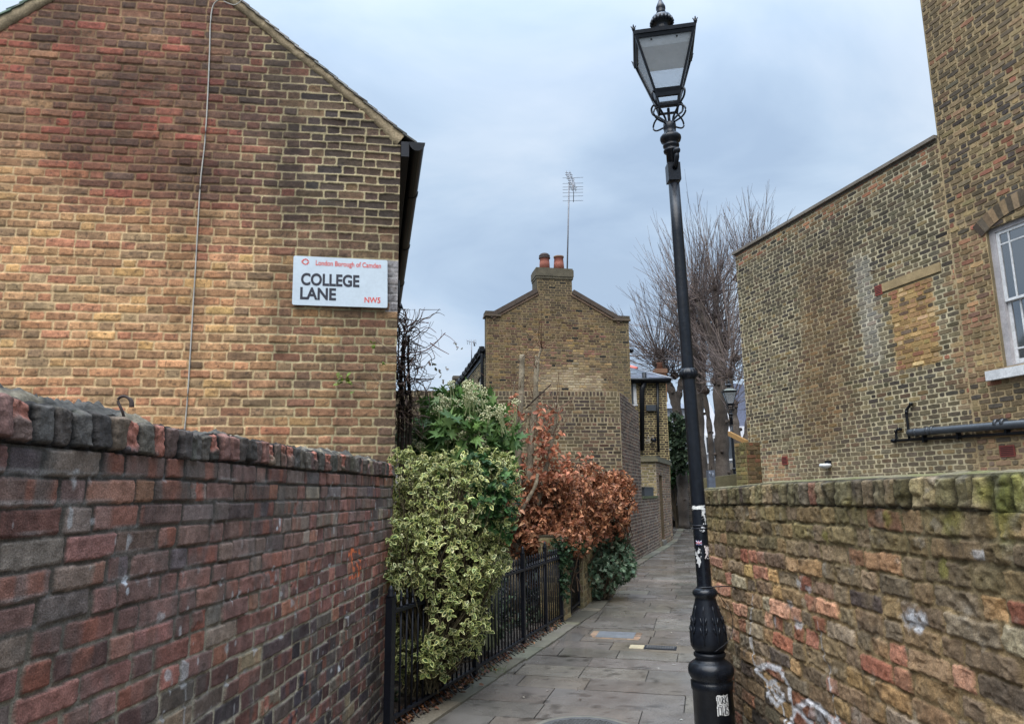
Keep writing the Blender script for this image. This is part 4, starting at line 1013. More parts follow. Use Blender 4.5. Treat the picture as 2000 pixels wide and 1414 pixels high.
# sash window
wn = None
mb = MB(); F_ = 0.085; d0, d1 = -0.16, -0.045
u0, u1, v0, v1 = WIN
obox(mb, TO, TU, TN, u1-F_, u1, v0, v1, d0, d1); obox(mb, TO, TU, TN, u0, u0+F_, v0, v1, d0, d1); obox(mb, TO, TU, TN, u0+F_, u1-F_, v1-F_, v1, d0, d1); obox(mb, TO, TU, TN, u0+F_, u1-F_, v0, v0+0.05, d0, d1+0.02)
wn = mb.build('window', M['lilac_paint'], th_)
def sash(vb, vt, dd, top):
    mb = MB(); a, b = u0+F_, u1-F_; s = 0.045; g = 0.011
    obox(mb, TO, TU, TN, b-s, b, vb, vt, dd-0.035, dd); obox(mb, TO, TU, TN, a, a+s, vb, vt, dd-0.035, dd)
    obox(mb, TO, TU, TN, a+s, b-s, vb, vb+(0.035 if top else 0.07), dd-0.035, dd); obox(mb, TO, TU, TN, a+s, b-s, vt-0.045, vt, dd-0.035, dd)
    for x in (b-s-0.13, a+s+0.13): obox(mb, TO, TU, TN, x-g, x+g, vb+0.03, vt-0.04, dd-0.028, dd-0.004)
    y = vt-0.045-0.14 if top else vb+0.07+0.14
    obox(mb, TO, TU, TN, a+s, b-s, y-g, y+g, dd-0.026, dd-0.006)
    mb.build('sash', M['white_paint'], wn)
    mb = MB(); obox(mb, TO, TU, TN, a+s, b-s, vb+0.02, vt-0.03, dd-0.018, dd-0.014); mb.build('pane', M['glass'], wn)
mid = 3.99
sash(mid-0.02, v1-F_, -0.062, True); sash(v0+0.05, mid+0.02, -0.105, False)
mb = MB(); obox(mb, TO, TU, TN, u0-0.1, -0.36, v0-0.13, v0-0.002, -0.03, 0.09); mb.build('window_sill', M['white_paint'], th_)
mb = MB(); obox(mb, TO, TU, TN, u0+F_, u1-F_-0.5, v0+0.05, v1-F_, -0.30, -0.29); mb.build('blind', M['curtain'], wn)

# ------------------------------------------------------------------ garden wall with its return along the lane
gw = thing('garden_wall', 'long dark stock brick garden wall turning along the lane, behind the shrubs', 'wall', (0, 15.25, 0))
MO = np.array([2.30, 15.25, 0]); MU = U3((1, 0.09)); MN = np.array([MU[1], -MU[0], 0])
G1 = [(88, 76, 64, 4), (76, 66, 58, 4), (102, 84, 66, 3), (66, 58, 54, 2), (112, 94, 70, 1.5), (98, 72, 60, 1)]
def mcol(u, v, hu, r):
    c = pick(G1, len(u), r); g = (sst(0.1, 0.6, vn(u*0.9, v*1.2, None, 170)))[:, None]*0.3; c = c*(1-g)+g*cs(126, 118, 82)
    l = sst(-1.2, -3.5, u)[:, None]*0.3; c = c*(1-l)+l*cs(74, 78, 56)
    return c
def mmor(u, v, r): return np.tile(cs(142, 130, 106), (len(u), 1))*(1+0.2*vn(u*3, v*3, None, 171))[:, None]
mb = MB()
rows = mkrows(0.0, 2.995, 0.0745, lambda v: [(-8.0, 0.0)])
t = rows[-1][0]+rows[-1][1]; rows.append((t, 0.110, [(-8.0, 0.0)], 'edge')); rows += mkrows(t+0.11, 3.49, 0.0745, lambda v: [(-8.0, 0.0)])
t = rows[-1][0]+rows[-1][1]; rows.append((t, 0.112, [(-8.0, 0.0)], 'edge')); TOPM = t+0.112
bricks(mb, MO, MU, MN, rows, mcol, mmor, j=0.0125, depth=0.006, det=(4, 4), seed=91, amp=0.0015)
obox(mb, MO, MU, MN, -8.0, 0.0, 0, TOPM-0.004, -0.22, -0.004, cs(96, 86, 72))
mb.build('wall_face', M['brick_far'], gw)
QO = np.array([2.30, 15.25, 0]); QU = U3((0.333, 1)); QN = np.array([QU[1], -QU[0], 0])
def qcol(u, v, hu, r):
    c = pick([(96, 78, 68, 4), (84, 70, 62, 4), (108, 84, 70, 3), (72, 62, 58, 2), (118, 92, 72, 1)], len(u), r)
    return c
def qmor(u, v, r): return np.tile(cs(146, 134, 118), (len(u), 1))
mb = MB()
def qiv(v):
    if v > TOPM-0.2: return [(0.0, 2.62*np.clip((TOPM+0.03-v)/0.2, 0.1, 1))]
    return [(0.0, 2.62)]
rows = mkrows(-0.02, TOPM-0.03, 0.0745, qiv)
bricks(mb, QO, QU, QN, rows, qcol, qmor, j=0.0125, depth=0.005, det=(4, 4), seed=92, amp=0.0015)
obox(mb, QO, QU, QN, 0.002, 2.62, 0, TOPM-0.24, -0.22, -0.004, cs(96, 86, 72))
mb.build('return_face', M['brick_far'], gw)
mb = MB()
rows = mkrows(-0.02, 1.36, 0.0745, lambda v: [(2.62, 5.5)])
bricks(mb, QO, QU, QN, rows, lambda u, v, hu, r: qcol(u, v, hu, r)*1.1, qmor, j=0.0125, depth=0.003, det=(4, 4), seed=93, amp=0.0015)
obox(mb, QO, QU, QN, 2.62, 5.5, 0, 1.355, -0.22, -0.006, cs(96, 86, 72)); obox(mb, QO, QU, QN, 2.63, 5.5, 1.36, 1.42, -0.24, 0.02, cs(88, 92, 66))
mb.build('low_face', M['brick_far'], gw)
pl = thing('planter', 'black plastic trough planter sitting on the low brick wall', 'planter', QO+QU*4.1+Z3*1.42-QN*0.11)
mb = MB(); obox(mb, QO, QU, QN, 3.2, 4.9, 1.42, 1.62, -0.20, -0.02); mb.build('trough', M['fblack'], pl)
mb = MB(); obox(mb, QO, QU, QN, 3.17, 4.93, 1.622, 1.65, -0.22, 0.0); mb.build('rim', M['fblack'], pl)
# porch with its doorway
po = thing('porch', 'small pale brick gate porch with stone coping and a narrow dark doorway beyond the planter', 'porch', QO+QU*7)
pcl = [(142, 120, 92, 3), (124, 104, 82, 3), (108, 90, 76, 3), (150, 112, 90, 1.5), (86, 76, 66, 1.5)]
mb = MB()
rows = mkrows(0.0, 2.36, 0.0745, lambda v: cut([(5.5, 8.95)], [(6.05, 6.75, 0.15, 2.02)], v))
bricks(mb, QO, QU, QN, rows, lambda u, v, hu, r: pick(pcl, len(u), r), qmor, j=0.0125, depth=0.008, det=(4, 4), seed=94, amp=0.0015)
FO = QO+QU*5.5-QN*1.3; FU = QN
rows = mkrows(1.40, 2.36, 0.0745, lambda v: [(0.0, 1.3)])
bricks(mb, FO, FU, -QU, rows, lambda u, v, hu, r: pick([(138, 122, 84, 3), (120, 106, 76, 3), (100, 92, 66, 2)], len(u), r), qmor, j=0.0125, depth=0.008, det=(4, 4), seed=95, amp=0.0015)
obox(mb, QO, QU, QN, 5.502, 6.05, 0, 2.36, -1.3, -0.004, cs(110, 96, 76)); obox(mb, QO, QU, QN, 6.75, 8.95, 0, 2.36, -1.3, -0.004, cs(110, 96, 76)); obox(mb, QO, QU, QN, 6.05, 6.75, 2.02, 2.36, -1.3, -0.004, cs(110, 96, 76))
mb.build('wall', M['brick_far'], po)
mb = MB(); obox(mb, QO, QU, QN, 6.05, 6.75, 0.0, 2.02, -0.25, -0.2); mb.build('door', M['black_metal'], po)
mb = MB(); obox(mb, QO, QU, QN, 5.42, 9.03, 2.37, 2.45, -1.35, 0.07, cs(96, 90, 72)); obox(mb, QO, QU, QN, 5.46, 8.99, 2.45, 2.53, -1.3, 0.03, cs(88, 84, 68)); mb.build('coping', M['stone'], po); mb = MB(); obox(mb, QO, QU, QN, 6.0, 6.8, 0, 0.15, -0.1, 0.05, cs(110, 104, 94)); mb.build('step', M['stone'], po)

# ------------------------------------------------------------------ cottage with the chimney gable
KO = np.array([-0.728, 20.08, 0]); KU = U3((1, 0.19)); KN = np.array([KU[1], -KU[0], 0]); KB = U3((-0.184, 0.983)); KW = 4.30
ct = thing('cottage', 'brown brick cottage with a chimney on its gable, beyond the garden wall', 'house', (1.5, 22, 0))
def kp(u, v, w): return KO+KU*u+Z3*v+(KN*w if w > 0 else -KB*w)
def kiv(v):
    if v < 6.55: return [(0.0, KW)]
    if v < 7.32: d = (v-6.55)/0.77; return [(0.22+1.30*d, 3.98-1.40*d)]
    return [(1.52, 2.58)]
K1 = [(112, 92, 66, 4), (100, 84, 62, 4), (90, 70, 58, 3), (128, 104, 66, 3), (76, 66, 56, 2), (104, 72, 60, 2)]
def kcol(u, v, hu, r):
    n = len(u); c = pick(K1, n, r)
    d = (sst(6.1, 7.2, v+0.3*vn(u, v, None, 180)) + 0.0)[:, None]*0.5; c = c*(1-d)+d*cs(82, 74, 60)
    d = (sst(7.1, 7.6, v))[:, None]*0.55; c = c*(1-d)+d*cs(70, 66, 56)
    z = sst(6.0, 5.5, v)*sst(0.7, 1.2, u)*sst(3.95, 3.4, u); c = c*(1+0.45*z)[:, None]
    w = sst(5.35, 4.6, v+0.35*fbm(u*1.5, v*1.5, None, 181))*sst(0.9, 2.4, u)*sst(3.55, 3.3, u)*(0.15+0.75*r.random(n)); w = w[:, None]*0.8; c = c*(1-w)+w*cs(196, 180, 150)
    gg = (sst(3.3, 4.2, u)*0.5+sst(0.3, 0.0, u)*0.3)[:, None]; c = c*(1-gg)+gg*cs(92, 88, 70)
    dkb = r.random(n) < 0.03; c[dkb] = cs(40, 40, 40); return c
def kmor(u, v, r):
    c = np.tile(cs(128, 112, 84), (len(u), 1)); w = (sst(5.2, 4.6, v)*sst(0.9, 1.8, u)*sst(3.5, 3.3, u))[:, None]*0.5; return c*(1-w)+w*cs(170, 150, 118)
mb = MB()
rows = mkrows(3.3, 7.98, 0.0755, kiv)
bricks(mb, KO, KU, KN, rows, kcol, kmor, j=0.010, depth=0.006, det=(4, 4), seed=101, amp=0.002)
# side of the chimney and stack
prism(mb, [kp(u, v, -0.004)-KN*0.0 for u, v in ((0, 0), (KW, 0), (KW, 6.55), (3.98, 6.55), (2.58, 7.32), (1.52, 7.32), (0.22, 6.55), (0, 6.55))], KB*0.33, cs(96, 84, 64))
prism(mb, [kp(u, v, -0.004) for u, v in ((1.5, 7.3), (2.58, 7.3), (2.58, 7.98), (1.5, 7.98))], KB*0.6, cs(84, 78, 64))
mb.build('gable_wall', M['brick_far'], ct)
# long side wall
SO = KO; SU = KB; SNn = -U3((KB[1], -KB[0]))
mb = MB(); SWIN = [(0.95, 1.75, 3.2, 5.0), (3.0, 3.8, 3.2, 5.0), (5.2, 6.0, 3.2, 5.0)]
rows = mkrows(3.1, 5.5, 0.0755, lambda v: cut([(0.0, 7.8)], SWIN, v))
bricks(mb, SO, SU, SNn, rows, lambda u, v, hu, r: pick(T1, len(u), r), tmor if False else (lambda u, v, r: np.tile(cs(150, 140, 112), (len(u), 1))), j=0.012, depth=0.006, det=(4, 4), seed=102, amp=0.0015)
P4 = [KO+KB*0.3, KO+KU*KW+KB*0.3, KO+KU*KW+KB*7.8, KO+KB*7.8]
hexa(mb, [p+Z3*0-SNn*0.0 for p in P4]+[p+Z3*5.5 for p in P4], cs(100, 90, 70)) if False else None
I_ = 0.12; P5 = [KO+KB*0.3+KU*I_, KO+KU*(KW-0.02)+KB*0.3, KO+KU*(KW-0.02)+KB*7.8, KO+KB*7.8+KU*I_]
hexa(mb, P5+[p+Z3*5.5 for p in P5], cs(40, 38, 36))
mb.build('side_wall', M['brick_far'], ct)
for (a, b, c_, d_) in SWIN:
    mb = MB()
    for (x0, x1, y0, y1) in ((a, a+0.07, c_, d_), (b-0.07, b, c_, d_), (a+0.07, b-0.07, d_-0.07, d_), (a+0.07, b-0.07, (c_+d_)/2-0.03, (c_+d_)/2+0.03)): obox(mb, SO, SU, SNn, x0, x1, y0, y1, -0.10, -0.05)
    w = mb.build('window', M['white_paint'], ct)
    mb = MB(); obox(mb, SO, SU, SNn, a+0.07, b-0.07, c_, d_-0.07, -0.09, -0.08); mb.build('pane', M['glass'], w)
mb = MB()
for sd_ in ((0.22, 6.55, 1.54, 7.33), (3.98, 6.55, 2.56, 7.33)):
    u0, v0, u1, v1 = sd_; d = np.array([u1-u0, v1-v0]); d /= np.linalg.norm(d); nn = np.array([-d[1], d[0]]);  nn = nn if nn[1] > 0 else -nn
    L_ = math.hypot(u1-u0, v1-v0)
    q = [np.array([u0, v0])-d*0.1, np.array([u1, v1]), np.array([u1, v1])+nn*0.13, np.array([u0, v0])-d*0.1+nn*0.13]
    prism(mb, [kp(x[0], x[1], 0.06) for x in q], KB*0.42, cs(76, 66, 58))
    q = [np.array([u0, v0])-d*0.06-nn*0.07, np.array([u1, v1])-nn*0.07, np.array([u1, v1])-nn*0.002, np.array([u0, v0])-d*0.06-nn*0.002]
    prism(mb, [kp(x[0], x[1], 0.03) for x in q], KB*0.1, cs(112, 92, 76)); mb.build('parapet_coping', M['stone'], ct); mb = MB()
for (a, b) in ((-0.05, 0.42), (3.80, KW+0.05)):
    mb = MB(); prism(mb, [kp(x, y, 0.07) for x, y in ((a, 6.55), (b, 6.55), (b, 6.60), (a, 6.60))], KB*0.45, cs(92, 80, 66)); prism(mb, [kp(x, y, 0.05) for x, y in ((a+0.02, 6.602), (b-0.02, 6.602), (b-0.02, 6.70), (a+0.02, 6.70))], KB*0.42, cs(76, 68, 56)); mb.build('kneeler_cap', M['stone'], ct)
ch = MB()
for (g_, v0, v1) in ((0.015, 7.76, 7.83), (0.03, 7.832, 8.04), (0.01, 8.042, 8.09)):
    prism(ch, [kp(u, v, 0.012+g_) for u, v in ((1.5-g_, v0), (2.6+g_, v0), (2.6+g_, v1), (1.5-g_, v1))], KB*(0.62+2*g_), cs(86, 80, 66))
cho = ch.build('chimney_cap', M['stone'], ct)
for (u_, dk) in ((1.80, 1), (2.24, 0)):
    mb = MB(); c = kp(u_, 8.09, -0.19)
    pr = [(0.165, 0.0), (0.15, 0.2), (0.135, 0.38), (0.152, 0.385), (0.158, 0.43), (0.13, 0.44)] if not dk else [(0.16, 0.0), (0.15, 0.2), (0.138, 0.33), (0.17, 0.34), (0.175, 0.37), (0.14, 0.38), (0.165, 0.41), (0.165, 0.44), (0.12, 0.45), (0.13, 0.48), (0.09, 0.50)]
    cc = np.concatenate([np.tile(cs(152, 92, 76) if z < (0.335 if dk else 0.384) else (cs(60, 48, 44) if dk else cs(120, 92, 70)), (24, 1)) for r, z in pr])
    lathe(mb, c, pr, 24, cc); mb.build('chimney_pot', M['terracotta'], ct)
# roof of the cottage behind the parapet, gutter and downpipe on the left
mb = MB()
ridge = [kp(2.1, 7.05, -0.35), kp(2.1, 7.05, -7.6)]
prism(mb, [kp(-0.12, 5.58, -0.4), kp(2.1, 7.1, -0.4), kp(2.1, 7.04, -0.4), kp(-0.12, 5.52, -0.4)], KB*7.2, cs(80, 80, 84)); prism(mb, [kp(KW+0.1, 5.58, -0.4), kp(2.1, 7.1, -0.4), kp(2.1, 7.04, -0.4), kp(KW+0.1, 5.52, -0.4)], KB*7.2, cs(80, 80, 84))
mb.build('roof', M['slate'], ct)
mb = MB(); tube(mb, [kp(-0.10, 5.62, -0.15), kp(-0.10, 5.60, -7.6)], 0.075, 10)
for i in range(9): tube(mb, [kp(-0.10, 5.61, -0.4-0.8*i), kp(-0.10, 5.61, -0.5-0.8*i)], 0.095, 10)
prism(mb, [kp(-0.03, 5.40, -0.1), kp(-0.02, 5.40, -0.1), kp(-0.02, 5.6, -0.1), kp(-0.03, 5.6, -0.1)], KB*7.5)
mb.build('gutter', M['pvc'], ct)
mb = MB(); tube(mb, [kp(-0.11, 5.6, -0.25), kp(-0.09, 5.45, -0.22), kp(-0.09, 2.5, -0.22)], 0.05, 10); tube(mb, [kp(-0.1, 5.70, -0.25), kp(-0.1, 5.50, -0.25)], 0.08, 8); mb.build('downpipe', M['pvc'], ct)
mb = MB(); tube(mb, [kp(KW+0.02, 5.66, -0.05), kp(KW+0.12, 5.68, -0.1)], 0.06, 8); mb.build('gutter_end', M['pvc'], ct)
mb = MB(); e_ = KO+KB*7.8
obox(mb, e_, KU, -KB, -0.1, 0.55, 4.5, 5.95, -0.3, 0.0, cs(88, 80, 66)); obox(mb, e_, KU, -KB, -0.16, 0.6, 5.952, 6.08, -0.36, 0.06, cs(80, 74, 64)); prism(mb, [e_+KU*0.5+Z3*5.8, e_+KU*2.1+Z3*7.1, e_+KU*2.1+Z3*7.3, e_+KU*0.5+Z3*6.05], KB*0.3, cs(84, 76, 66))
mb.build('end_parapet', M['stone'], ct)

# aerials
ae = thing('tv_aerial', 'tall television aerial on a thin mast beside the orange chimney pots', 'aerial', kp(2.47, 8.0, -0.05))
mb = MB(); m0, m1 = kp(2.45, 7.6, -0.1), kp(2.60, 10.85, -0.1); tube(mb, [m0, m1], 0.022, 8); mb.build('mast', M['galv'], ae)
bt = (at(1113, 340, 20.6), at(1120, 372, 20.5), at(1122, 392, 20.5))
mb = MB(); a, b = at(1110, 338, 21.0), at(1121, 370, 20.2); tube(mb, [a, b], 0.020, 8); tube(mb, [at(1113, 366, 20.5), at(1121, 366, 20.3)], 0.016, 6)
for i in range(9):
    c = a+(b-a)*(i/8.); h = 0.05+0.035*abs(i-4)/4.; s_ = KU*0.09*(1+0.3*(i % 2)); tube(mb, [c-s_, c+s_], 0.012, 4); tube(mb, [c-s_*0.6-Z3*h*0.8, c-s_*0.6+Z3*h*0.8], 0.008, 4); tube(mb, [c+s_*0.6-Z3*h*0.8, c+s_*0.6+Z3*h*0.8], 0.008, 4)
mb.build('yagi_boom', M['galv'], ae)
mb = MB(); tube(mb, [at(1121, 348, 20.4), at(1120, 395, 20.4)], 0.012, 6)
for y in (348, 359, 366, 371, 377, 384, 393): tube(mb, [at(1099, y, 20.4), at(1139, y-1, 20.4)], 0.007, 4)
mb.build('reflector_rods', M['galv'], ae)
a2 = thing('tv_aerial', 'tiny distant television aerial beyond the left end of the cottage roof', 'aerial', at(921, 704, 29))
mb = MB(); tube(mb, [at(921, 712, 29), at(921, 668, 29)], 0.02, 6); mb.build('mast', M['galv'], a2)
mb = MB(); tube(mb, [at(912, 666, 29), at(930, 670, 29)], 0.012, 4)
for x in (912, 916, 920, 926, 929): tube(mb, [at(x, 663, 29), at(x+1, 673, 29)], 0.008, 4)
tube(mb, [at(925, 665, 28.8), at(927, 676, 28.8)], 0.03, 4)
mb.build('yagi_boom', M['galv'], a2)

# ------------------------------------------------------------------ small slate-roofed house past the cottage
sh = thing('slate_roofed_house', 'dark brick house with slate roof, red ridge tiles and black pipes beside the cottage', 'house', (4.0, 23, 0))
XO = np.array([3.745, 24.4, 0]); XU = np.array([1., 0, 0]); XN = np.array([0, -1., 0])
mb = MB()
rows = mkrows(1.9, 5.20, 0.078, lambda v: cut([(0, 1.54)], [(0.15, 0.52, 4.47, 5.22)], v))
bricks(mb, XO, XU, XN, rows, lambda u, v, hu, r: pick([(88, 76, 60, 3), (70, 60, 52, 4), (104, 90, 66, 2), (56, 50, 46, 3)], len(u), r)*np.where(u < 0.85, 1.35, 1.0)[:, None], lambda u, v, r: np.tile(cs(164, 148, 108), (len(u), 1)), j=0.013, depth=0.005, det=(4, 4), seed=111, amp=0.0015)
hexa(mb, [(3.745, 24.406, 0), (5.283, 24.406, 0), (5.283, 30, 0), (3.745, 30, 0), (3.745, 24.406, 5.2), (5.283, 24.406, 5.2), (5.283, 30, 5.2), (3.745, 30, 5.2)], cs(80, 70, 58))
mb.build('wall', M['brick_far'], sh)
mb = MB();  
obox(mb, XO, XU, XN, 0.41, 0.515, 4.49, 5.195, -0.004, 0.012); obox(mb, XO, XU, XN, 0.15, 0.54, 4.43, 4.48, -0.004, 0.03)
w = mb.build('window', M['white_paint'], sh)
mb = MB(); obox(mb, XO, XU, XN, 0.17, 0.40, 4.50, 5.18, -0.005, 0.004); mb.build('pane', M['grey_pvc'], w)
mb = MB(); obox(mb, XO, XU, XN, -0.11, 1.66, 5.205, 5.28, -0.2, 0.18); tube(mb, [XO+np.array([-0.11, -0.23, 5.30]), XO+np.array([1.68, -0.23, 5.29])], 0.062, 10); mb.build('eaves_gutter', M['pvc'], sh)
mb = MB(); r1, r2, r3 = np.array([2.95, 27.46, 6.78]), np.array([4.71, 26.56, 6.04]), np.array([5.45, 24.17, 5.31])
e0 = np.array([2.95, 24.17, 5.31])
N_ = 12
for k in range(N_):
    t0, t1 = k/N_, (k+1)/N_+0.02
    L0, L1 = e0*(1-t0)+r1*t0, e0*(1-t1)+r1*t1; R0, R1 = r3*(1-t0)+r2*t0, r3*(1-t1)+r2*t1; nn = max(2, int(9*(1-t0*0.3)))
    for q in range(nn):
        a0, a1 = q/nn+0.002, (q+1)/nn-0.004
        P = [L0+(R0-L0)*a0, L0+(R0-L0)*a1, L1+(R1-L1)*a1, L1+(R1-L1)*a0]
        dz = np.array([0, 0, 0.016]); dz0 = np.array([0, 0, 0.028+rng.normal(0, 0.002)])
        hexa(mb, P+[P[0]+dz0, P[1]+dz0, P[2]+dz, P[3]+dz], pick([(84, 90, 102), (74, 80, 92), (96, 102, 112)], 1)[0])
prism(mb, [r3, r2, np.array([5.45, 30, 5.31])], (0, 0, 0.01), cs(80, 84, 94)); prism(mb, [r2, np.array([5.45, 30, 5.31]), r1], (0, 0, 0.01), cs(80, 84, 94))
mb.build('roof', M['slate'], sh)
mb = MB()
for k in range(7):
    a = r1+(r2-r1)*(k/7.); b = r1+(r2-r1)*((k+0.97)/7.); tube(mb, [a+Z3*0.02, b+Z3*0.02], 0.09, 8, cs(196, 104, 92))
mb.build('ridge_tiles', M['terracotta'], sh)
mb = MB(); tube(mb, [r2+Z3*0.02, r3+Z3*0.02], 0.035, 6, cs(120, 124, 130)); mb.build('hip_flashing', M['slate'], sh)
mb = MB(); hexa(mb, [(5.36, 26.3, 4.8), (5.73, 26.3, 4.8), (5.73, 26.75, 4.8), (5.36, 26.75, 4.8), (5.36, 26.3, 5.87), (5.73, 26.3, 5.87), (5.73, 26.75, 5.87), (5.36, 26.75, 5.87)], cs(120, 88, 66))
hexa(mb, [(5.32, 26.26, 5.872), (5.77, 26.26, 5.872), (5.77, 26.79, 5.872), (5.32, 26.79, 5.872), (5.32, 26.26, 6.04), (5.77, 26.26, 6.04), (5.77, 26.79, 6.04), (5.32, 26.79, 6.04)], cs(118, 90, 72)); lathe(mb, (5.54, 26.5, 6.04), [(0.12, 0), (0.10, 0.22), (0.13, 0.25)], 12, cs(122, 88, 72))
mb.build('chimney', M['brick_far'], sh)
mb = MB(); S_ = lambda px, py: at(px, py, 24.27)
tube(mb, [S_(1258, 728), S_(1259, 748), S_(1259, 752)], 0.075, 10); tube(mb, [S_(1259, 746), S_(1254, 760), S_(1254, 880)], [0.085, 0.085, 0.075], 10); mb.build('soil_pipe', M['pvc'], sh)
mb = MB(); tube(mb, [S_(1284, 748), S_(1286, 882)], 0.045, 8); mb.build('downpipe', M['pvc'], sh)
mb = MB(); a = S_(1263, 802); b = S_(1282, 790); hexa(mb, [(a[0], 24.3, a[2]), (b[0], 24.3, a[2]), (b[0], 24.392, a[2]), (a[0], 24.392, a[2]), (a[0], 24.3, b[2]), (b[0], 24.3, b[2]), (b[0], 24.392, b[2]), (a[0], 24.392, b[2])]); mb.build('meter_box', M['grey_pvc'], sh)
fl = thing('security_light', 'black floodlight with trailing wires on the dark brick wall above the porch', 'wall light', S_(1272, 860))
mb = MB(); c = S_(1273, 859); tube(mb, [c+np.array([0, 0.1, 0]), c, c+np.array([0.1, -0.08, -0.02])], [0.02, 0.05, 0.075], 10); mb.build('lamp_head', M['black_metal'], fl)
mb = MB()
for k in range(7):
    p = c+np.array([-0.05, 0.0, 0]); tube(mb, spline([p, p+np.array([random.uniform(-0.2, 0.1), 0, random.uniform(-0.1, 0.15)]), p+np.array([random.uniform(-0.3, 0.15), 0, random.uniform(-0.25, 0.2)])], 6), 0.006, 4)
mb.build('wires', M['cable'], fl)

# ------------------------------------------------------------------ things at the far end of the lane
ph = thing('pale_house', 'pale rendered house with a white casement window at the end of the lane', 'house', (9, 37, 0))
mb = MB(); hexa(mb, [(6.0, 36, 0), (9.6, 36, 0), (9.6, 40, 0), (6.0, 40, 0), (6.0, 36, 5.65), (9.6, 36, 5.65), (9.6, 40, 5.65), (6.0, 40, 5.65)], cs(176, 178, 184)); mb.build('wall', M['render'], ph)
mb = MB(); hexa(mb, [(5.9, 35.8, 5.652), (9.7, 35.8, 5.652), (9.7, 40, 5.652), (5.9, 40, 5.652), (5.9, 36.0, 5.8), (9.7, 36.0, 5.8), (9.7, 38, 6.15), (5.9, 38, 6.15)], cs(104, 110, 122)); mb.build('roof', M['slate'], ph)
a, b = at(1306, 900, 35.95), at(1327, 858, 35.95)
mb = MB()
for (x0, x1, z0, z1) in ((a[0], a[0]+0.07, a[2], b[2]), (b[0]-0.07, b[0], a[2], b[2]), (a[0]+.07, b[0]-.07, a[2], a[2]+0.09), (a[0]+.07, b[0]-.07, b[2]-0.07, b[2]), (a[0]+.07, b[0]-.07, (a[2]+b[2])/2-0.05, (a[2]+b[2])/2+0.05)): hexa(mb, [(x0, 35.9, z0), (x1, 35.9, z0), (x1, 35.99, z0), (x0, 35.99, z0), (x0, 35.9, z1), (x1, 35.9, z1), (x1, 35.99, z1), (x0, 35.99, z1)])
w = mb.build('window', M['white_paint'], ph)
mb = MB(); hexa(mb, [(a[0]+.06, 35.95, a[2]+.08), (b[0]-.06, 35.95, a[2]+.08), (b[0]-.06, 35.99, a[2]+.08), (a[0]+.06, 35.99, a[2]+.08), (a[0]+.06, 35.95, b[2]-.06), (b[0]-.06, 35.95, b[2]-.06), (b[0]-.06, 35.99, b[2]-.06), (a[0]+.06, 35.99, b[2]-.06)]); mb.build('pane', M['grey_pvc'], w)
wh = thing('white_house', 'white rendered house with pointed gables and dark windows behind the bare trees', 'house', (12, 42, 0))
mb = MB()
A_ = lambda px, py: at(px, py, 41)
hexa(mb, [(10.2, 41.1, 0), (14.6, 41.1, 0), (14.6, 46, 0), (10.2, 46, 0), (10.2, 41.1, 5.2), (14.6, 41.1, 5.2), (14.6, 46, 5.2), (10.2, 46, 5.2)], cs(205, 205, 208))
for x in (1385, 1420): prism(mb, [A_(x-22, 850), A_(x+22, 850), A_(x+12, 812), A_(x, 785), A_(x-12, 812)], (0, 0.4, 0), cs(214, 214, 218))
mb.build('wall', M['render'], wh)
mb = MB(); prism(mb, [A_(1395, 830), A_(1500, 830), A_(1478, 745), A_(1440, 740)], (0, 0.4, 0.0), cs(92, 96, 112)); mb.v[-1][:, 1] += 1.5; mb.build('roof', M['slate'], wh)
for (x0, x1, y0, y1) in ((1380, 1386, 854, 884), (1395, 1402, 856, 896), (1417, 1430, 846, 896)):
    a, b = A_(x0, y1), A_(x1, y0); mb = MB(); 
    for (p0, p1, z0, z1) in ((a[0]-.1, a[0], a[2]-.1, b[2]+.1), (b[0], b[0]+.1, a[2]-.1, b[2]+.1), (a[0], b[0], b[2], b[2]+.1), (a[0], b[0], a[2]-.1, a[2])): hexa(mb, [(p0, 40.9, z0), (p1, 40.9, z0), (p1, 41.09, z0), (p0, 41.09, z0), (p0, 40.9, z1), (p1, 40.9, z1), (p1, 41.09, z1), (p0, 41.09, z1)])
    w = mb.build('window', M['white_paint'], wh); mb = MB(); hexa(mb, [(a[0], 41.0, a[2]), (b[0], 41.0, a[2]), (b[0], 41.09, a[2]), (a[0], 41.09, a[2]), (a[0], 41.0, b[2]), (b[0], 41.0, b[2]), (b[0], 41.09, b[2]), (a[0], 41.09, b[2])]); mb.build('pane', M['grey_pvc'], w)
mb = MB(); a = A_(1360, 905); hexa(mb, [(a[0], 40.8, 0), (15, 40.8, 0), (15, 41.05, 0), (a[0], 41.05, 0), (a[0], 40.8, a[2]), (15, 40.8, a[2]), (15, 41.05, a[2]), (a[0], 41.05, a[2])], cs(110, 104, 96)); mb.build('plinth', M['brick_far'], wh)
# end wall of the lane with the tagged door
ew = thing('lane_end_wall', 'dark brick wall closing the bend of the lane beside a tagged board', 'wall', (8, 33, 0))
EO = np.array([6.4, 32.6, 0]); EU = U3((1, 0.12)); EN = np.array([EU[1], -EU[0], 0])
mb = MB(); rows = mkrows(0, 2.5, 0.09, lambda v: [(1.35, 3.0)])
bricks(mb, EO, EU, EN, rows, lambda u, v, hu, r: pick([(84, 74, 66), (72, 64, 58), (96, 84, 72)], len(u), r), lambda u, v, r: np.tile(cs(110, 100, 88), (len(u), 1)), j=0.014, det=(4, 4), seed=120, amp=0, depth=0.006)
obox(mb, EO, EU, EN, 1.35, 5.5, 0, 2.5, -0.3, -0.003, cs(84, 76, 66)); obox(mb, EO, EU, EN, -2, 1.35, 0, 2.2, -0.3, -0.05, cs(70, 64, 56)); mb.build('brickwork', M['brick_far'], ew)
dr_ = thing('boarded_door', 'black leaning board with a white tag and pale posts at the end of the lane', 'door', at(1324, 1010, 32.3))
D_ = lambda px, py, Y=32.35: at(px, py, Y)
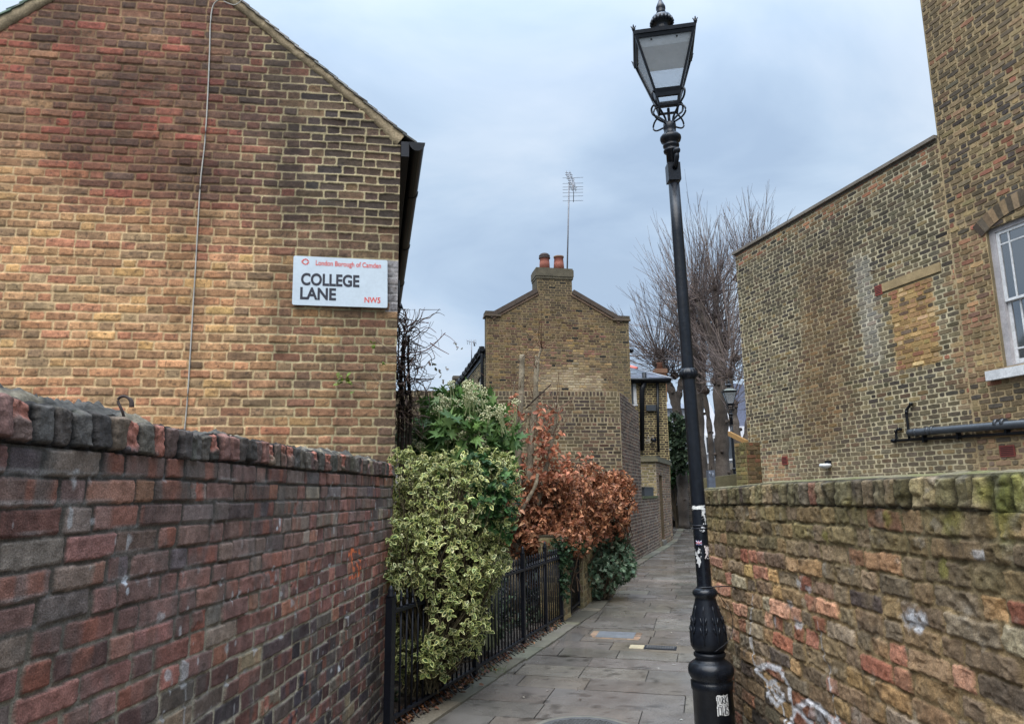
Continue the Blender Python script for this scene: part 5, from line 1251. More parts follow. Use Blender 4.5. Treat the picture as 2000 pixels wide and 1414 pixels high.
mb = MB(); prism(mb, [D_(1312, 948), D_(1328, 942), D_(1334, 1014), D_(1316, 1006)], (0, 0.05, 0)); mb.build('board', M['dark'], dr_)
mb = MB(); prism(mb, [D_(1326, 942), D_(1330, 942), D_(1337, 1016), D_(1333, 1016)], (0, 0.09, 0), cs(140, 132, 118)); prism(mb, [D_(1309, 945), D_(1312, 945), D_(1317, 1008), D_(1314, 1008)], (0, 0.09, 0), cs(110, 100, 88)); mb.build('post', M['stone'], dr_)
mb = MB(); tube(mb, [D_(1319, 982, 32.33), D_(1320, 994, 32.33), D_(1322, 984, 32.33), D_(1324, 996, 32.33), D_(1327, 988, 32.33), D_(1328, 1000, 32.33)], 0.022, 4, cs(190, 190, 190)); mb.build('tag_mark', M['render'], dr_)
bk = MB(); prism(bk, [D_(1305, 1008), D_(1352, 1020), D_(1352, 1025), D_(1305, 1013)], (0, 1.5, 0), cs(62, 60, 58)); tag(bk.build('low_plinth', M['stone']), 'low dark stone plinth at the foot of the lane end wall', 'plinth')
# low mossy wall and tagged post beyond the lamp
mb = MB(); hexa(mb, [(4.30, 17.0, 0), (5.85, 17.4, 0), (5.85, 17.65, 0), (4.30, 17.25, 0), (4.30, 17.0, 1.80), (5.85, 17.4, 1.98), (5.85, 17.65, 1.98), (4.30, 17.25, 1.80)], cs(104, 98, 74)); tag(mb.build('low_wall', M['stone']), 'low mossy rendered wall below the trees beyond the lamp post', 'wall')
pz = thing('tagged_post', 'slim blue-grey metal cabinet with scribbled tags beyond the lamp post', 'cabinet', (4.6, 16, 0))
mb = MB(); a, b = at(1385, 955, 16), at(1396, 918, 16); hexa(mb, [(a[0], 16, 0), (b[0], 16, 0), (b[0], 16.15, 0), (a[0], 16.15, 0), (a[0], 16, b[2]), (b[0], 16, b[2]), (b[0], 16.15, b[2]), (a[0], 16.15, b[2])], cs(84, 92, 106)); mb.build('body', M['slate'], pz)
mb = MB(); c = at(1390, 926, 15.99)
tube(mb, [c+np.array([x, -0.004, z]) for x, z in ((-.04, .05), (-.03, -.03), (0, .06), (.01, -.05), (.03, .04), (.04, -.06))], 0.006, 4, cs(190, 195, 205)); mb.build('tag_mark', M['render'], pz)
# brick pier with a plank
pr = thing('brick_pier', 'mossy brick gate pier beneath a slanting yellow plank', 'pier', (4.33, 13.3, 0))
C_ = at(1457, 880, 13.3); C_[2] = 0
mb = MB(); rows = mkrows(1.2, 2.36, 0.0752, lambda v: [(0.0, 0.37)])
pcol = lambda pal: (lambda u, v, hu, r: pick(pal, len(u), r))
bricks(mb, C_, TU, TN, rows, pcol([(126, 116, 72), (110, 104, 66), (96, 84, 60), (132, 108, 68)]), lambda u, v, r: np.tile(cs(120, 110, 76), (len(u), 1)), j=0.013, det=(5, 4), seed=121, depth=0.008, amp=0.003)
bricks(mb, C_, -TN, -TU, mkrows(1.2, 2.36, 0.0752, lambda v: [(0.0, 0.30)]), pcol([(92, 74, 52), (104, 70, 50), (84, 72, 52), (110, 84, 54)]), lambda u, v, r: np.tile(cs(96, 84, 60), (len(u), 1)), j=0.010, det=(5, 4), seed=122, depth=0.006, amp=0.003)
obox(mb, C_, TU, TN, 0.001, 0.37, 0, 2.355, -0.30, -0.003, cs(100, 88, 62))
mb.build('brickwork', M['brick_far'], pr)
mb = MB(); a, b = at(1422, 851, 13.1), at(1456, 868, 13.45); d = b-a
P = [a, b, b+np.array([0.09, 0.1, 0.0]), a+np.array([0.09, 0.1, 0.0])]; q = [p+np.array([0, 0, 0.085]) for p in P]; hexa(mb, P+q)
tag(mb.build('plank', M['wood']), 'fresh yellow timber plank sticking out from the top of the brick pier', 'plank')
# ------------------------------------------------------------------ street lamps
def make_lamp(name, label, loc, group, detail=True):
    t = thing(name, label, 'street lamp', loc, group); x0, y0, z0 = loc; c = (x0, y0, z0)
    BP = M['black_paint']
    mb = MB()
    lathe(mb, c, [(0.125, 0), (0.127, 0.04), (0.112, 0.06), (0.104, 0.08), (0.102, 0.49), (0.108, 0.495), (0.108, 0.53), (0.098, 0.537), (0.108, 0.55), (0.117, 0.572), (0.118, 0.59), (0.112, 0.61), (0.095, 0.625), (0.078, 0.635), (0.073, 0.645), (0.082, 0.655), (0.083, 0.668), (0.074, 0.676)], 48)
    mb.build('plinth', BP, t)
    mb = MB(); pr = [(0.070, 0.674), (0.084, 0.69), (0.093, 0.705), (0.095, 0.73), (0.091, 0.77), (0.080, 0.83), (0.066, 0.89), (0.056, 0.935), (0.053, 0.95), (0.062, 0.957), (0.066, 0.968), (0.065, 0.98), (0.056, 0.99), (0.046, 0.998)]
    lathe(mb, c, pr, 64); v = mb.v[0]; dx, dy = v[:, 0]-x0, v[:, 1]-y0; a = np.arctan2(dy, dx); z = v[:, 2]-z0
    k = 1+0.035*sst(0.70, 0.74, z)*sst(0.94, 0.90, z)*(np.abs(np.cos(4*a))**0.5-0.6); v[:, 0] = x0+dx*k; v[:, 1] = y0+dy*k
    for q in range(8):      # raised leaf ornaments on the urn
        a0 = q*math.pi/4+0.3
        pts = []; rr = []
        for s in np.linspace(0, 1, 9):
            zz = 0.72+0.19*s; r = np.interp(zz, [p[1] for p in pr], [p[0] for p in pr]); pts.append((x0+(r+0.001)*math.cos(a0), y0+(r+0.001)*math.sin(a0), z0+zz)); rr.append(0.0035+0.008*math.sin(s*math.pi)**2*(1-s))
        tube(mb, pts, rr, 6)
        for s in (0.3, 0.55):
            zz = 0.72+0.19*s; r = np.interp(zz, [p[1] for p in pr], [p[0] for p in pr])
            for sg in (-1, 1):
                tube(mb, [(x0+(r+0.001)*math.cos(a0+sg*d), y0+(r+0.001)*math.sin(a0+sg*d), z0+zz+e) for d, e in ((0.02, -0.01), (0.14, 0.008), (0.2, 0.03))], [0.004, 0.006, 0.002], 5)
    mb.build('urn', BP, t)
    mb = MB(); lathe(mb, c, [(0.046, 0.998), (0.040, 1.004), (0.0385, 1.01), (0.0375, 1.6), (0.037, 2.14), (0.0345, 2.19), (0.033, 3.0), (0.032, 3.30)], 32); mb.build('column', BP, t)
    mb = MB(); lathe(mb, c, [(0.037, 2.125), (0.042, 2.135), (0.049, 2.145), (0.051, 2.158), (0.049, 2.17), (0.041, 2.18), (0.036, 2.19)], 64); v = mb.v[0]; a = np.arctan2(v[:, 1]-y0, v[:, 0]-x0); z = v[:, 2]-z0
    k = 1+0.05*np.cos(16*a)*(np.abs(z-2.157) < 0.016); v[:, 0] = x0+(v[:, 0]-x0)*k; v[:, 1] = y0+(v[:, 1]-y0)*k
    mb.build('collar', BP, t)
    mb = MB(); hw = 0.037
    hexa(mb, [(x0-hw, y0-hw, z0+3.315), (x0+hw, y0-hw, z0+3.315), (x0+hw, y0+hw, z0+3.315), (x0-hw, y0+hw, z0+3.315), (x0-hw, y0-hw, z0+3.425), (x0+hw, y0-hw, z0+3.425), (x0+hw, y0+hw, z0+3.425), (x0-hw, y0+hw, z0+3.425)])
    mb.build('ladder_block', BP, t)
    mb = MB(); d = np.array([0.10, -0.995, 0]); p = np.array([x0, y0, z0+3.39])
    tube(mb, [p+d*0.03, p+d*0.06+Z3*0.01, p+d*0.085+Z3*0.045, p+d*0.09+Z3*0.07], [0.018, 0.013, 0.014, 0.012], 12); lathe(mb, tuple(p+d*0.09+Z3*0.062), [(0.008, 0), (0.018, 0.008), (0.021, 0.020), (0.017, 0.032), (0.006, 0.038)], 16)
    mb.build('ladder_hook', BP, t)
    mb = MB(); lathe(mb, c, [(0.033, 3.425), (0.033, 3.50), (0.045, 3.505), (0.048, 3.515), (0.040, 3.522), (0.038, 3.53), (0.047, 3.538), (0.049, 3.548), (0.040, 3.556), (0.042, 3.563), (0.058, 3.575), (0.063, 3.59), (0.062, 3.603), (0.050, 3.617), (0.036, 3.625), (0.036, 3.65), (0.039, 3.66), (0.037, 3.69), (0.03, 3.695)], 40); mb.build('capital', BP, t)
    yaw = math.radians(-10); ex = np.array([math.cos(yaw), math.sin(yaw), 0]); ey = np.array([-math.sin(yaw), math.cos(yaw), 0]); C = np.array([x0, y0, z0])
    Lp = lambda a, b, z: C+ex*a+ey*b+Z3*z
    mb = MB(); tube(mb, [Lp(0, 0, 3.66), Lp(0, 0, 3.79)], 0.009, 8)
    for sx in (-1, 1):
        for sy in (-1, 1):
            f = lambda r, z: Lp(sx*r*0.707, sy*r*0.707, z)
            tube(mb, spline([f(0.03, 3.68), f(0.035, 3.72), f(0.085, 3.775), f(0.125, 3.81), f(0.135, 3.85), f(0.115, 3.868), f(0.095, 3.85)], 20), 0.0065, 8)
            tube(mb, spline([f(0.035, 3.685), f(0.10, 3.69), f(0.13, 3.715), f(0.12, 3.75), f(0.085, 3.775), f(0.06, 3.79)], 16), 0.0055, 8)
    mb.build('cradle', BP, t)
    def ringbox(mb, h0, z_0, h1, z_1, w):
        for k in range(4):
            a = math.pi/2*k; u = ex*math.cos(a)+ey*math.sin(a); n = ex*math.sin(a)-ey*math.cos(a)
            q = [C+u*(-h0)+n*h0+Z3*z_0, C+u*h0+n*h0+Z3*z_0, C+u*(h0-w)+n*(h0-w)+Z3*z_0, C+u*(-h0+w)+n*(h0-w)+Z3*z_0]
            q2 = [C+u*(-h1)+n*h1+Z3*z_1, C+u*h1+n*h1+Z3*z_1, C+u*(h1-w)+n*(h1-w)+Z3*z_1, C+u*(-h1+w)+n*(h1-w)+Z3*z_1]
            hexa(mb, q+q2)
    mb = MB(); hb, ht, zb, zt = 0.076, 0.176, 3.855, 4.195
    ringbox(mb, 0.060, 3.782, 0.063, 3.794, 0.014); ringbox(mb, hb-0.002, zb-0.018, hb+0.003, zb+0.002, 0.018); ringbox(mb, hb+0.001, zb+0.003, hb+0.010, zb+0.028, 0.010); ringbox(mb, ht-0.008, zt-0.020, ht-0.002, zt-0.001, 0.010); ringbox(mb, ht+0.006, zt, ht+0.010, zt+0.022, 0.025)
    for sx in (-1, 1):
        for sy in (-1, 1):
            for (h0, z_0, h1, z_1, r) in ((hb, zb, ht, zt, 0.0075), (0.060, 3.785, hb, zb, 0.006)):
                p0, p1 = Lp(sx*(h0-0.006), sy*(h0-0.006), z_0), Lp(sx*(h1-0.006), sy*(h1-0.006), z_1)
                P = [p0+ex*a+ey*b for a, b in ((-r, -r), (r, -r), (r, r), (-r, r))]+[p1+ex*a+ey*b for a, b in ((-r, -r), (r, -r), (r, r), (-r, r))]; hexa(mb, P)
            p = Lp(sx*(ht+0.004), sy*(ht+0.004), zt+0.018); tube(mb, [p, p+Z3*0.018, p+Z3*0.026, p+Z3*0.045], [0.007, 0.012, 0.006, 0.003], 8)
            for q in ((0.012, 0), (-0.012, 0), (0, 0.012), (0, -0.012)): tube(mb, [p+Z3*0.012, p+Z3*0.035+ex*q[0]*1.2+ey*q[1]*1.2], [0.006, 0.003], 5)
    for k in range(4):   # glazing clips
        a = math.pi/2*k; u = ex*math.cos(a)+ey*math.sin(a); n = ex*math.sin(a)-ey*math.cos(a)
        for s in (-0.08, 0.07): tube(mb, [C+u*s+n*(ht-0.024)+Z3*(zt-0.035), C+u*s+n*(ht-0.018)+Z3*(zt-0.028)], 0.006, 6)
    la = mb.build('lantern', BP, t)
    for k in range(4):
        a = math.pi/2*k; u = ex*math.cos(a)+ey*math.sin(a); n = ex*math.sin(a)-ey*math.cos(a); mb = MB()
        h0, h1 = hb-0.008, ht-0.010; P = [C+u*(-h0)+n*h0+Z3*(zb+0.003), C+u*h0+n*h0+Z3*(zb+0.003), C+u*h1+n*h1+Z3*(zt-0.004), C+u*(-h1)+n*h1+Z3*(zt-0.004)]
        prism(mb, P, -n*0.003); mb.build('pane', M['lamp_glass'], la)
    mb = MB(); hh = 0.158
    P = [Lp(-0.135, -0.135, 4.13), Lp(0.135, -0.135, 4.13), Lp(0.135, 0.135, 4.13), Lp(-0.135, 0.135, 4.13), Lp(-hh, -hh, 4.192), Lp(hh, -hh, 4.192), Lp(hh, hh, 4.192), Lp(-hh, hh, 4.192)]; hexa(mb, P); mb.build('gear_tray', M['tray'], la)
    mb = MB(); P = [Lp(-ht-.004, -ht-.004, zt+0.022), Lp(ht+.004, -ht-.004, zt+0.022), Lp(ht+.004, ht+.004, zt+0.022), Lp(-ht-.004, ht+.004, zt+0.022), Lp(-0.07, -0.07, 4.285), Lp(0.07, -0.07, 4.285), Lp(0.07, 0.07, 4.285), Lp(-0.07, 0.07, 4.285)]; hexa(mb, P); mb.build('roof', M['lamp_roof'], la)
    mb = MB(); lathe(mb, (x0, y0, z0), [(0.078, 4.27), (0.070, 4.29), (0.052, 4.305), (0.043, 4.32), (0.042, 4.345), (0.048, 4.352), (0.060, 4.36), (0.066, 4.375), (0.066, 4.388), (0.058, 4.405), (0.040, 4.418), (0.026, 4.424), (0.022, 4.43), (0.030, 4.437), (0.022, 4.444), (0.029, 4.462), (0.029, 4.478), (0.020, 4.50), (0.009, 4.525), (0.007, 4.545), (0.010, 4.552), (0.003, 4.565)], 40)
    for q in range(18):
        a = q*math.pi/9; tube(mb, [(x0+0.063*math.cos(a), y0+0.063*math.sin(a), z0+4.385), (x0+0.068*math.cos(a), y0+0.068*math.sin(a), z0+4.365), (x0+0.062*math.cos(a), y0+0.062*math.sin(a), z0+4.35)], [0.007, 0.009, 0.004], 6)
    mb.build('finial', BP, la)
    return t
M['tray'] = mat('lamp_reflector', base=(0.42, 0.43, 0.43), rough=0.5, bump=0)
M['bulb'] = mat('lamp_bulb', base=(0.7, 0.7, 0.68), rough=0.3, bump=0)
M['lamp_roof'] = mat('lichened_lamp_roof', base=(0.10, 0.11, 0.09), rough=0.6, nscale=20, namp=0.5)
LX, LY = 1.041, 4.0
lamp = make_lamp('street_lamp', 'tall black Victorian street lamp with torn stickers, standing against the right wall', (LX, LY, 0), 'Victorian street lamps')
lamp2 = copy_tree(lamp); lamp2.name = 'street_lamp.001'; ORG[lamp2.name] = [5.77, 19.0, 0]
lamp2.location = (5.80, 19.0, -0.07); lamp2['label'] = 'distant black Victorian street lamp beside the plank and bare tree trunks'
lamp.rotation_euler = (0, -0.0205, 0)
# stickers and scraps on the near post (curved with the metal)
def cyl_patch(name, m, r, z0, z1, a0, a1, col, ragged=0.0, seed=1, label=None, n=(26, 34), taper=0.0, strokes=None):
    mb = MB(); nu, nv = n; r = r+0.0012
    A = np.linspace(a0, a1, nu); Zs = np.linspace(z0, z1, nv); Ag, Zg = np.meshgrid(A, Zs, indexing='ij')
    V = np.stack([LX+r*np.cos(Ag), LY+r*np.sin(Ag), Zg], -1).reshape(-1, 3)
    i = np.arange(nu-1)[:, None]*nv; k = np.arange(nv-1)[None]
    q = np.stack([i+k, i+nv+k, i+nv+k+1, i+k+1], -1).reshape(-1, 4)
    cx = (np.arange(nu-1)[:, None]+0.5)/(nu-1); cy = (np.arange(nv-1)[None]+0.5)/(nv-1)
    e = np.minimum(np.minimum(cx, 1-cx), np.minimum(cy, 1-cy))*2
    keep = ((e + ragged*fbm(cx*5+seed, cy*6, None, seed, 4)) > ragged*0.28).ravel() if ragged else np.ones((nu-1)*(nv-1), bool)
    cc = np.tile(np.array(col), (len(V), 1))*(1+0.1*vn(V[:, 2]*60, Ag.ravel()*9, None, 3))[:, None]
    mb.add(V, [q[keep]], cc, 0, True)
    o = mb.build(name, m, lamp)
    if strokes:
        mb = MB()
        for S in strokes:
            pts = [(LX+(r+0.0008)*math.cos(a0+(a1-a0)*x), LY+(r+0.0008)*math.sin(a0+(a1-a0)*x), z1-(z1-z0)*y) for x, y in S]
            tube(mb, pts, 0.0022, 4)
        mb.build('scrawl', M['ink'], o)
    return o
M['paper'] = mat('torn_paper', attr=True, rough=0.7, nscale=30, namp=0.12, bump=0.2)
FA = math.atan2(-LY, -LX)        # side facing the camera
W_ = cs(205, 205, 202)
STK = [[(.1, .08), (.1, .42), (.3, .10), (.36, .40)], [(.45, .42), (.45, .08), (.6, .2), (.45, .26), (.62, .42)], [(.7, .08), (.7, .42)], [(.92, .08), (.7, .25), (.93, .42)], [(.12, .55), (.12, .95), (.34, .95), (.34, .58), (.12, .55)], [(.45, .52), (.45, .95), (.66, .72), (.66, .95), (.66, .52)], [(.92, .55), (.74, .6), (.76, .74), (.92, .8), (.88, .94), (.72, .92)], [(.2, .48), (.9, .50)]]
cyl_patch('sticker', M['paper'], 0.102, 0.385, 0.485, FA+0.16, FA+0.80, W_, 0.10, 4, strokes=STK)
cyl_patch('sticker_scrap', M['paper'], 0.0382, 1.405, 1.432, FA-1.2, FA+1.1, cs(215, 215, 210), 0.7, 7)
cyl_patch('sticker_scrap', M['paper'], 0.0382, 1.33, 1.41, FA+0.35, FA+1.2, cs(200, 200, 196), 1.5, 11)
cyl_patch('sticker_scrap', M['paper'], 0.0382, 1.29, 1.33, FA-0.1, FA+0.9, cs(180, 182, 184), 1.7, 15)
cyl_patch('sticker_scrap', M['paper'], 0.0384, 1.10, 1.21, FA-1.1, FA-0.1, cs(190, 190, 188), 1.3, 19)
cyl_patch('sticker_scrap', M['paper'], 0.0384, 1.15, 1.22, FA+0.35, FA+1.3, cs(205, 196, 192), 1.0, 23)
fz0, fz1 = 1.222, 1.246
cyl_patch('flag_sticker', M['paper'], 0.0384, fz0, fz1, FA-0.75, FA+0.1, cs(40, 46, 96), 0, 1)
fs = bpy.data.objects['flag_sticker']; mb = MB(); r = 0.0402
def fpt(x, y, dr=0): a = FA-0.75+0.85*x; return (LX+(r+dr)*math.cos(a), LY+(r+dr)*math.sin(a), fz0+(fz1-fz0)*y)
for (a, b, rr, c_) in (((0.02, 0.5), (0.98, 0.5), 0.0022, 0), ((0.5, 0.03), (0.5, 0.97), 0.0022, 0), ((0.02, 0.05), (0.98, 0.95), 0.0013, 0), ((0.02, 0.95), (0.98, 0.05), 0.0013, 0)): tube(mb, [fpt(a[0]+(b[0]-a[0])*t, a[1]+(b[1]-a[1])*t) for t in np.linspace(0, 1, 7)], rr, 4, cs(225, 220, 225))
for (a, b) in (((0.02, 0.5), (0.98, 0.5)), ((0.5, 0.03), (0.5, 0.97))): tube(mb, [fpt(a[0]+(b[0]-a[0])*t, a[1]+(b[1]-a[1])*t, 0.0012) for t in np.linspace(0, 1, 7)], 0.0013, 4, cs(190, 40, 60))
mb.build('cross', M['paper'], fs)
mb = MB()
for z in (1.318, 1.302): lathe(mb, (LX, LY, 0), [(0.0385, z), (0.041, z+0.003), (0.041, z+0.007), (0.0385, z+0.01)], 24)
mb.build('band', M['black_metal'], lamp)
mb = MB(); p = np.array([LX, LY, 1.003]); tube(mb, spline([p+np.array([-0.05, -0.04, -0.002]), p+np.array([0.02, -0.055, 0.004]), p+np.array([0.09, -0.05, 0.006]), p+np.array([0.15, -0.02, -0.004]), p+np.array([0.165, 0.0, -0.02])], 16), 0.003, 6)
tube(mb, spline([p+np.array([0.04, -0.045, 0.0]), p+np.array([0.075, -0.05, -0.06]), p+np.array([0.115, -0.04, -0.12]), p+np.array([0.12, -0.05, -0.20]), p+np.array([0.08, -0.09, -0.26]), p+np.array([0.0, -0.105, -0.31])], 26), 0.0016, 5)
mb.build('tie_wire', M['black_metal'], lamp)

# ------------------------------------------------------------------ railings, gate and piers
RA, RB = np.array([-0.815, 4.93, 0]), np.array([0.572, 8.93, 0]); RD = RB-RA; RLn = np.linalg.norm(RD); RD /= RLn; RNn = np.array([RD[1], -RD[0], 0])
rail = thing('railing', 'low black iron railings with spiked bars between the shrub and the paving', 'railing', (RA+RB)/2)
mb = MB()
obox(mb, RA, RD, RNn, 0, RLn, 0.735, 0.757, -0.018, 0.018); mb.build('top_rail', M['black_metal'], rail)
mb = MB(); obox(mb, RA, RD, RNn, 0, RLn, 0.075, 0.095, -0.016, 0.016); mb.build('bottom_rail', M['black_metal'], rail)
ps = [0.0] + [float((np.array([*p, 0])-RA) @ RD) for p in ((-.34, 6.32), (.104, 7.53), (.369, 8.27))] + [RLn-0.03]
for i, s in enumerate(ps):
    mb = MB(); h = 0.90 if i else 0.84; r = 0.019 if i else 0.024
    obox(mb, RA, RD, RNn, s-r, s+r, -0.02, h, -r, r); lathe(mb, tuple(RA+RD*s+Z3*h), [(r*1.1, 0), (r*1.2, 0.012), (r*0.7, 0.025), (r*0.9, 0.045), (0.006, 0.075)], 12)
    mb.build('post', M['black_metal'], rail)
n = int(RLn/0.088); bar0 = None
for i in range(n):
    s = 0.06+i*(RLn-0.1)/n
    if min(abs(s-q) for q in ps) < 0.03: continue
    if bar0 is None:
        mb = MB(); p = RA+RD*s
        tube(mb, [p+Z3*0.06, p+Z3*0.80], 0.0075, 8); lathe(mb, tuple(p), [(0.0075, 0.80), (0.012, 0.808), (0.013, 0.818), (0.008, 0.828), (0.010, 0.838), (0.002, 0.868)], 8); lathe(mb, tuple(p), [(0.0125, 0.757), (0.0125, 0.768), (0.008, 0.775)], 8)
        if i % 2 == 0: tube(mb, [p+Z3*0.075, p+Z3*0.04+RNn*0.03, p+Z3*0.005+RNn*0.085], 0.0045, 5)
        bar0 = mb.build('bar', M['black_metal'], rail); s0 = s
    else:
        b = bar0.copy(); COL.objects.link(b); b.location = Vector(RD*(s-s0)); b.parent = rail; b.name = 'bar'
        b.rotation_euler = (0, 0, 0)
def pier(o, d, w, dep, h, label, name='brick_pier', pal=((120, 108, 74), (104, 92, 66), (132, 116, 80), (92, 82, 62))):
    t = thing(name, label, 'pier' if name == 'brick_pier' else 'wall', tuple(o)); d = U3(d); nn = np.array([d[1], -d[0], 0]); mb = MB()
    rr = mkrows(-0.01, h, 0.0752, lambda v: [(0.0, w)]); c_ = lambda u, v, hu, r: pick(list(pal), len(u), r); m_ = lambda u, v, r: np.tile(cs(140, 128, 98), (len(u), 1))
    bricks(mb, o, d, nn, rr, c_, m_, j=0.012, det=(6, 5), seed=130+int(w*10), depth=0.006, amp=0.002)
    rr = mkrows(-0.01, h, 0.0752, lambda v: [(0.0, dep)])
    o2 = np.array([o[0], o[1], 0.])-nn*dep
    bricks(mb, o2, nn, -d, rr, c_, m_, j=0.012, det=(6, 5), seed=140, depth=0.006, amp=0.002)
    obox(mb, o, d, nn, 0.002, w, -0.05, h, -dep, -0.003, cs(110, 100, 76)); mb.build('brickwork', M['brick'], t)
    mb = MB(); obox(mb, o, d, nn, 0.0, w, h, h+0.022, -dep, 0.002, cs(66, 62, 48)); mb.build('cap', M['stone'], t)
    return t
pier(np.array([0.585, 8.96, 0]), RD, 0.34, 0.30, 0.98, 'yellow brick gate pier at the far end of the railings, draped with ivy')
pier(np.array([0.93, 9.98, 0]), U3((0.27, 1)), 0.34, 0.30, 0.62, 'short yellow brick gate pier mostly hidden under the ivy clump')
t_ = pier(np.array([1.06, 10.4, 0]), U3((0.25, 1)), 4.75, 0.22, 0.95, 'low yellow brick wall running under the ivy towards the tall dark wall', 'low_wall')
gt = thing('iron_gate', 'narrow black iron gate between the two yellow brick piers', 'gate', (0.8, 9.6, 0))
GA = np.array([0.70, 9.33, 0]); GD = U3((0.27, 1)); GN = np.array([GD[1], -GD[0], 0])
mb = MB()
for z in (0.08, 0.5, 0.9): obox(mb, GA, GD, GN, 0, 0.62, z, z+0.02, -0.01, 0.01)
for x in (0, 0.60): obox(mb, GA, GD, GN, x, x+0.025, 0.04, 1.0, -0.0125, 0.0125)
mb.build('frame', M['black_metal'], gt)
for i in range(6):
    mb = MB(); p = GA+GD*(0.09+0.085*i); tube(mb, [p+Z3*0.05, p+Z3*0.97], 0.0065, 6); tube(mb, [p+Z3*0.97, p+Z3*1.03], [0.011, 0.002], 6); mb.build('bar', M['black_metal'], gt)
# ------------------------------------------------------------------ foliage
def unit(a): return a/np.maximum(np.linalg.norm(a, axis=-1, keepdims=True), 1e-9)
def leafset(mb, P, D, Nn, L, W, kind, c1, c2=None, fold=0.25, droop=0.2, r=None):
    r = r or rng; n = len(P); D = unit(D); S = unit(np.cross(D, Nn)); Nn = unit(np.cross(S, D))
    L = np.broadcast_to(L, (n,)); W = np.broadcast_to(W, (n,))
    if kind == 'oval':
        T = [(0, 0), (.18, .62), (.45, 1), (.75, .72), (1, 0), (.75, -.72), (.45, -1), (.18, -.62), (.3, 0), (.7, 0)]
        F4 = [(8, 9, 2, 1)[::-1], (8, 9, 6, 7)]; F3 = [(0, 8, 1)[::-1], (0, 8, 7), (9, 4, 3)[::-1], (9, 4, 5)]; F4b = [(9, 3, 2)[::-1], (9, 5, 6)]
        F4 = [(1, 2, 9, 8), (8, 9, 6, 7)]; F3 = [(0, 1, 8), (0, 8, 7), (3, 4, 9), (9, 4, 5), (2, 3, 9), (9, 5, 6)]
        cm = None
    elif kind == 'vari':
        o = [(0, 0), (.15, .6), (.42, 1), (.75, .75), (1, 0), (.75, -.75), (.42, -1), (.15, -.6)]
        T = list(o); ctr = np.array([.48, 0])
        for k in (.70, .62): T += [tuple(ctr+(np.array(q)-ctr)*k) for q in o]
        T += [(.2, 0), (.75, 0)]
        F4 = [(i, (i+1) % 8, 8+(i+1) % 8, 8+i) for i in range(8)]+[(8+i, 8+(i+1) % 8, 16+(i+1) % 8, 16+i) for i in range(8)]+[(17, 18, 25, 24), (24, 25, 22, 23)]
        F3 = [(16, 17, 24), (16, 24, 23), (19, 20, 25), (25, 20, 21), (18, 19, 25), (25, 21, 22)]; cm = [0]*16+[1]*10
    elif kind in ('palm', 'ivy'):
        nl = 7 if kind == 'palm' else 5; va = .42 if kind == 'palm' else .62; T = [(.35, 0)]; k = 2*nl
        for i in range(k+1):
            a = math.radians(-155+310*i/k); tip = i % 2 == 1
            rr = (0.65 if tip else va*0.62)*(1-0.28*abs(a)/2.7 if tip else 1)
            if i in (0, k): rr = 0.28
            T.append((.35+rr*math.cos(a), 1.55*rr*math.sin(a)))
        F4 = []; F3 = [(0, i, i+1) for i in range(1, k+1)]+[(0, k+1, 1)]; cm = None
    T = np.array(T, float); s, t = T[:, 0], T[:, 1]
    fo = fold*(0.5+r.random(n)); dr = droop*(r.random(n)*1.6-0.3)
    h = np.abs(t)[None]*fo[:, None]*W[:, None] - (s**2)[None]*dr[:, None]*L[:, None] + (0.05*W[:, None]*r.standard_normal((n, len(T))))
    V = P[:, None]+D[:, None]*(s[None]*L[:, None])[..., None]+S[:, None]*(t[None]*W[:, None]*0.5)[..., None]+Nn[:, None]*h[..., None]
    C = np.repeat(c1[:, None], len(T), 1)
    if c2 is not None and cm is not None:
        m = np.array(cm, bool); C[:, m] = c2[:, None]
    off = (np.arange(n)*len(T))[:, None, None]; F = []
    if F4: F.append((np.array(F4)[None]+off).reshape(-1, 4))
    if F3: F.append((np.array(F3)[None]+off).reshape(-1, 3))
    mb.add(V.reshape(-1, 3), F, C.reshape(-1, 3), 0, kind != 'vari')
def shell(ells, n, r, lo=0.72, hi=1.06, lump=0.18, freq=3.0):
    """points spread through the outer part of a union of ellipsoids, with outward directions"""
    out = []; od = []; vol = np.array([e[1][0]*e[1][1]+e[1][0]*e[1][2]+e[1][1]*e[1][2] for e in ells]); vol = vol/vol.sum()
    while len(out) < n:
        k = r.choice(len(ells), p=vol); c, R = np.array(ells[k][0]), np.array(ells[k][1])
        d = r.standard_normal(3); d /= np.linalg.norm(d)
        q = lo+(hi-lo)*r.random()**0.7; q *= 1+lump*float(vn(np.array([c[0]+d[0]*freq]), np.array([c[1]+d[1]*freq]), np.array([c[2]+d[2]*freq]), 5)[0])
        p = c+d*R*q
        if any(j != k and np.sum(((p-np.array(e[0]))/np.array(e[1]))**2) < lo*lo*0.8 for j, e in enumerate(ells)): continue
        out.append(p); od.append(unit(d/R))
    return np.array(out), np.array(od)
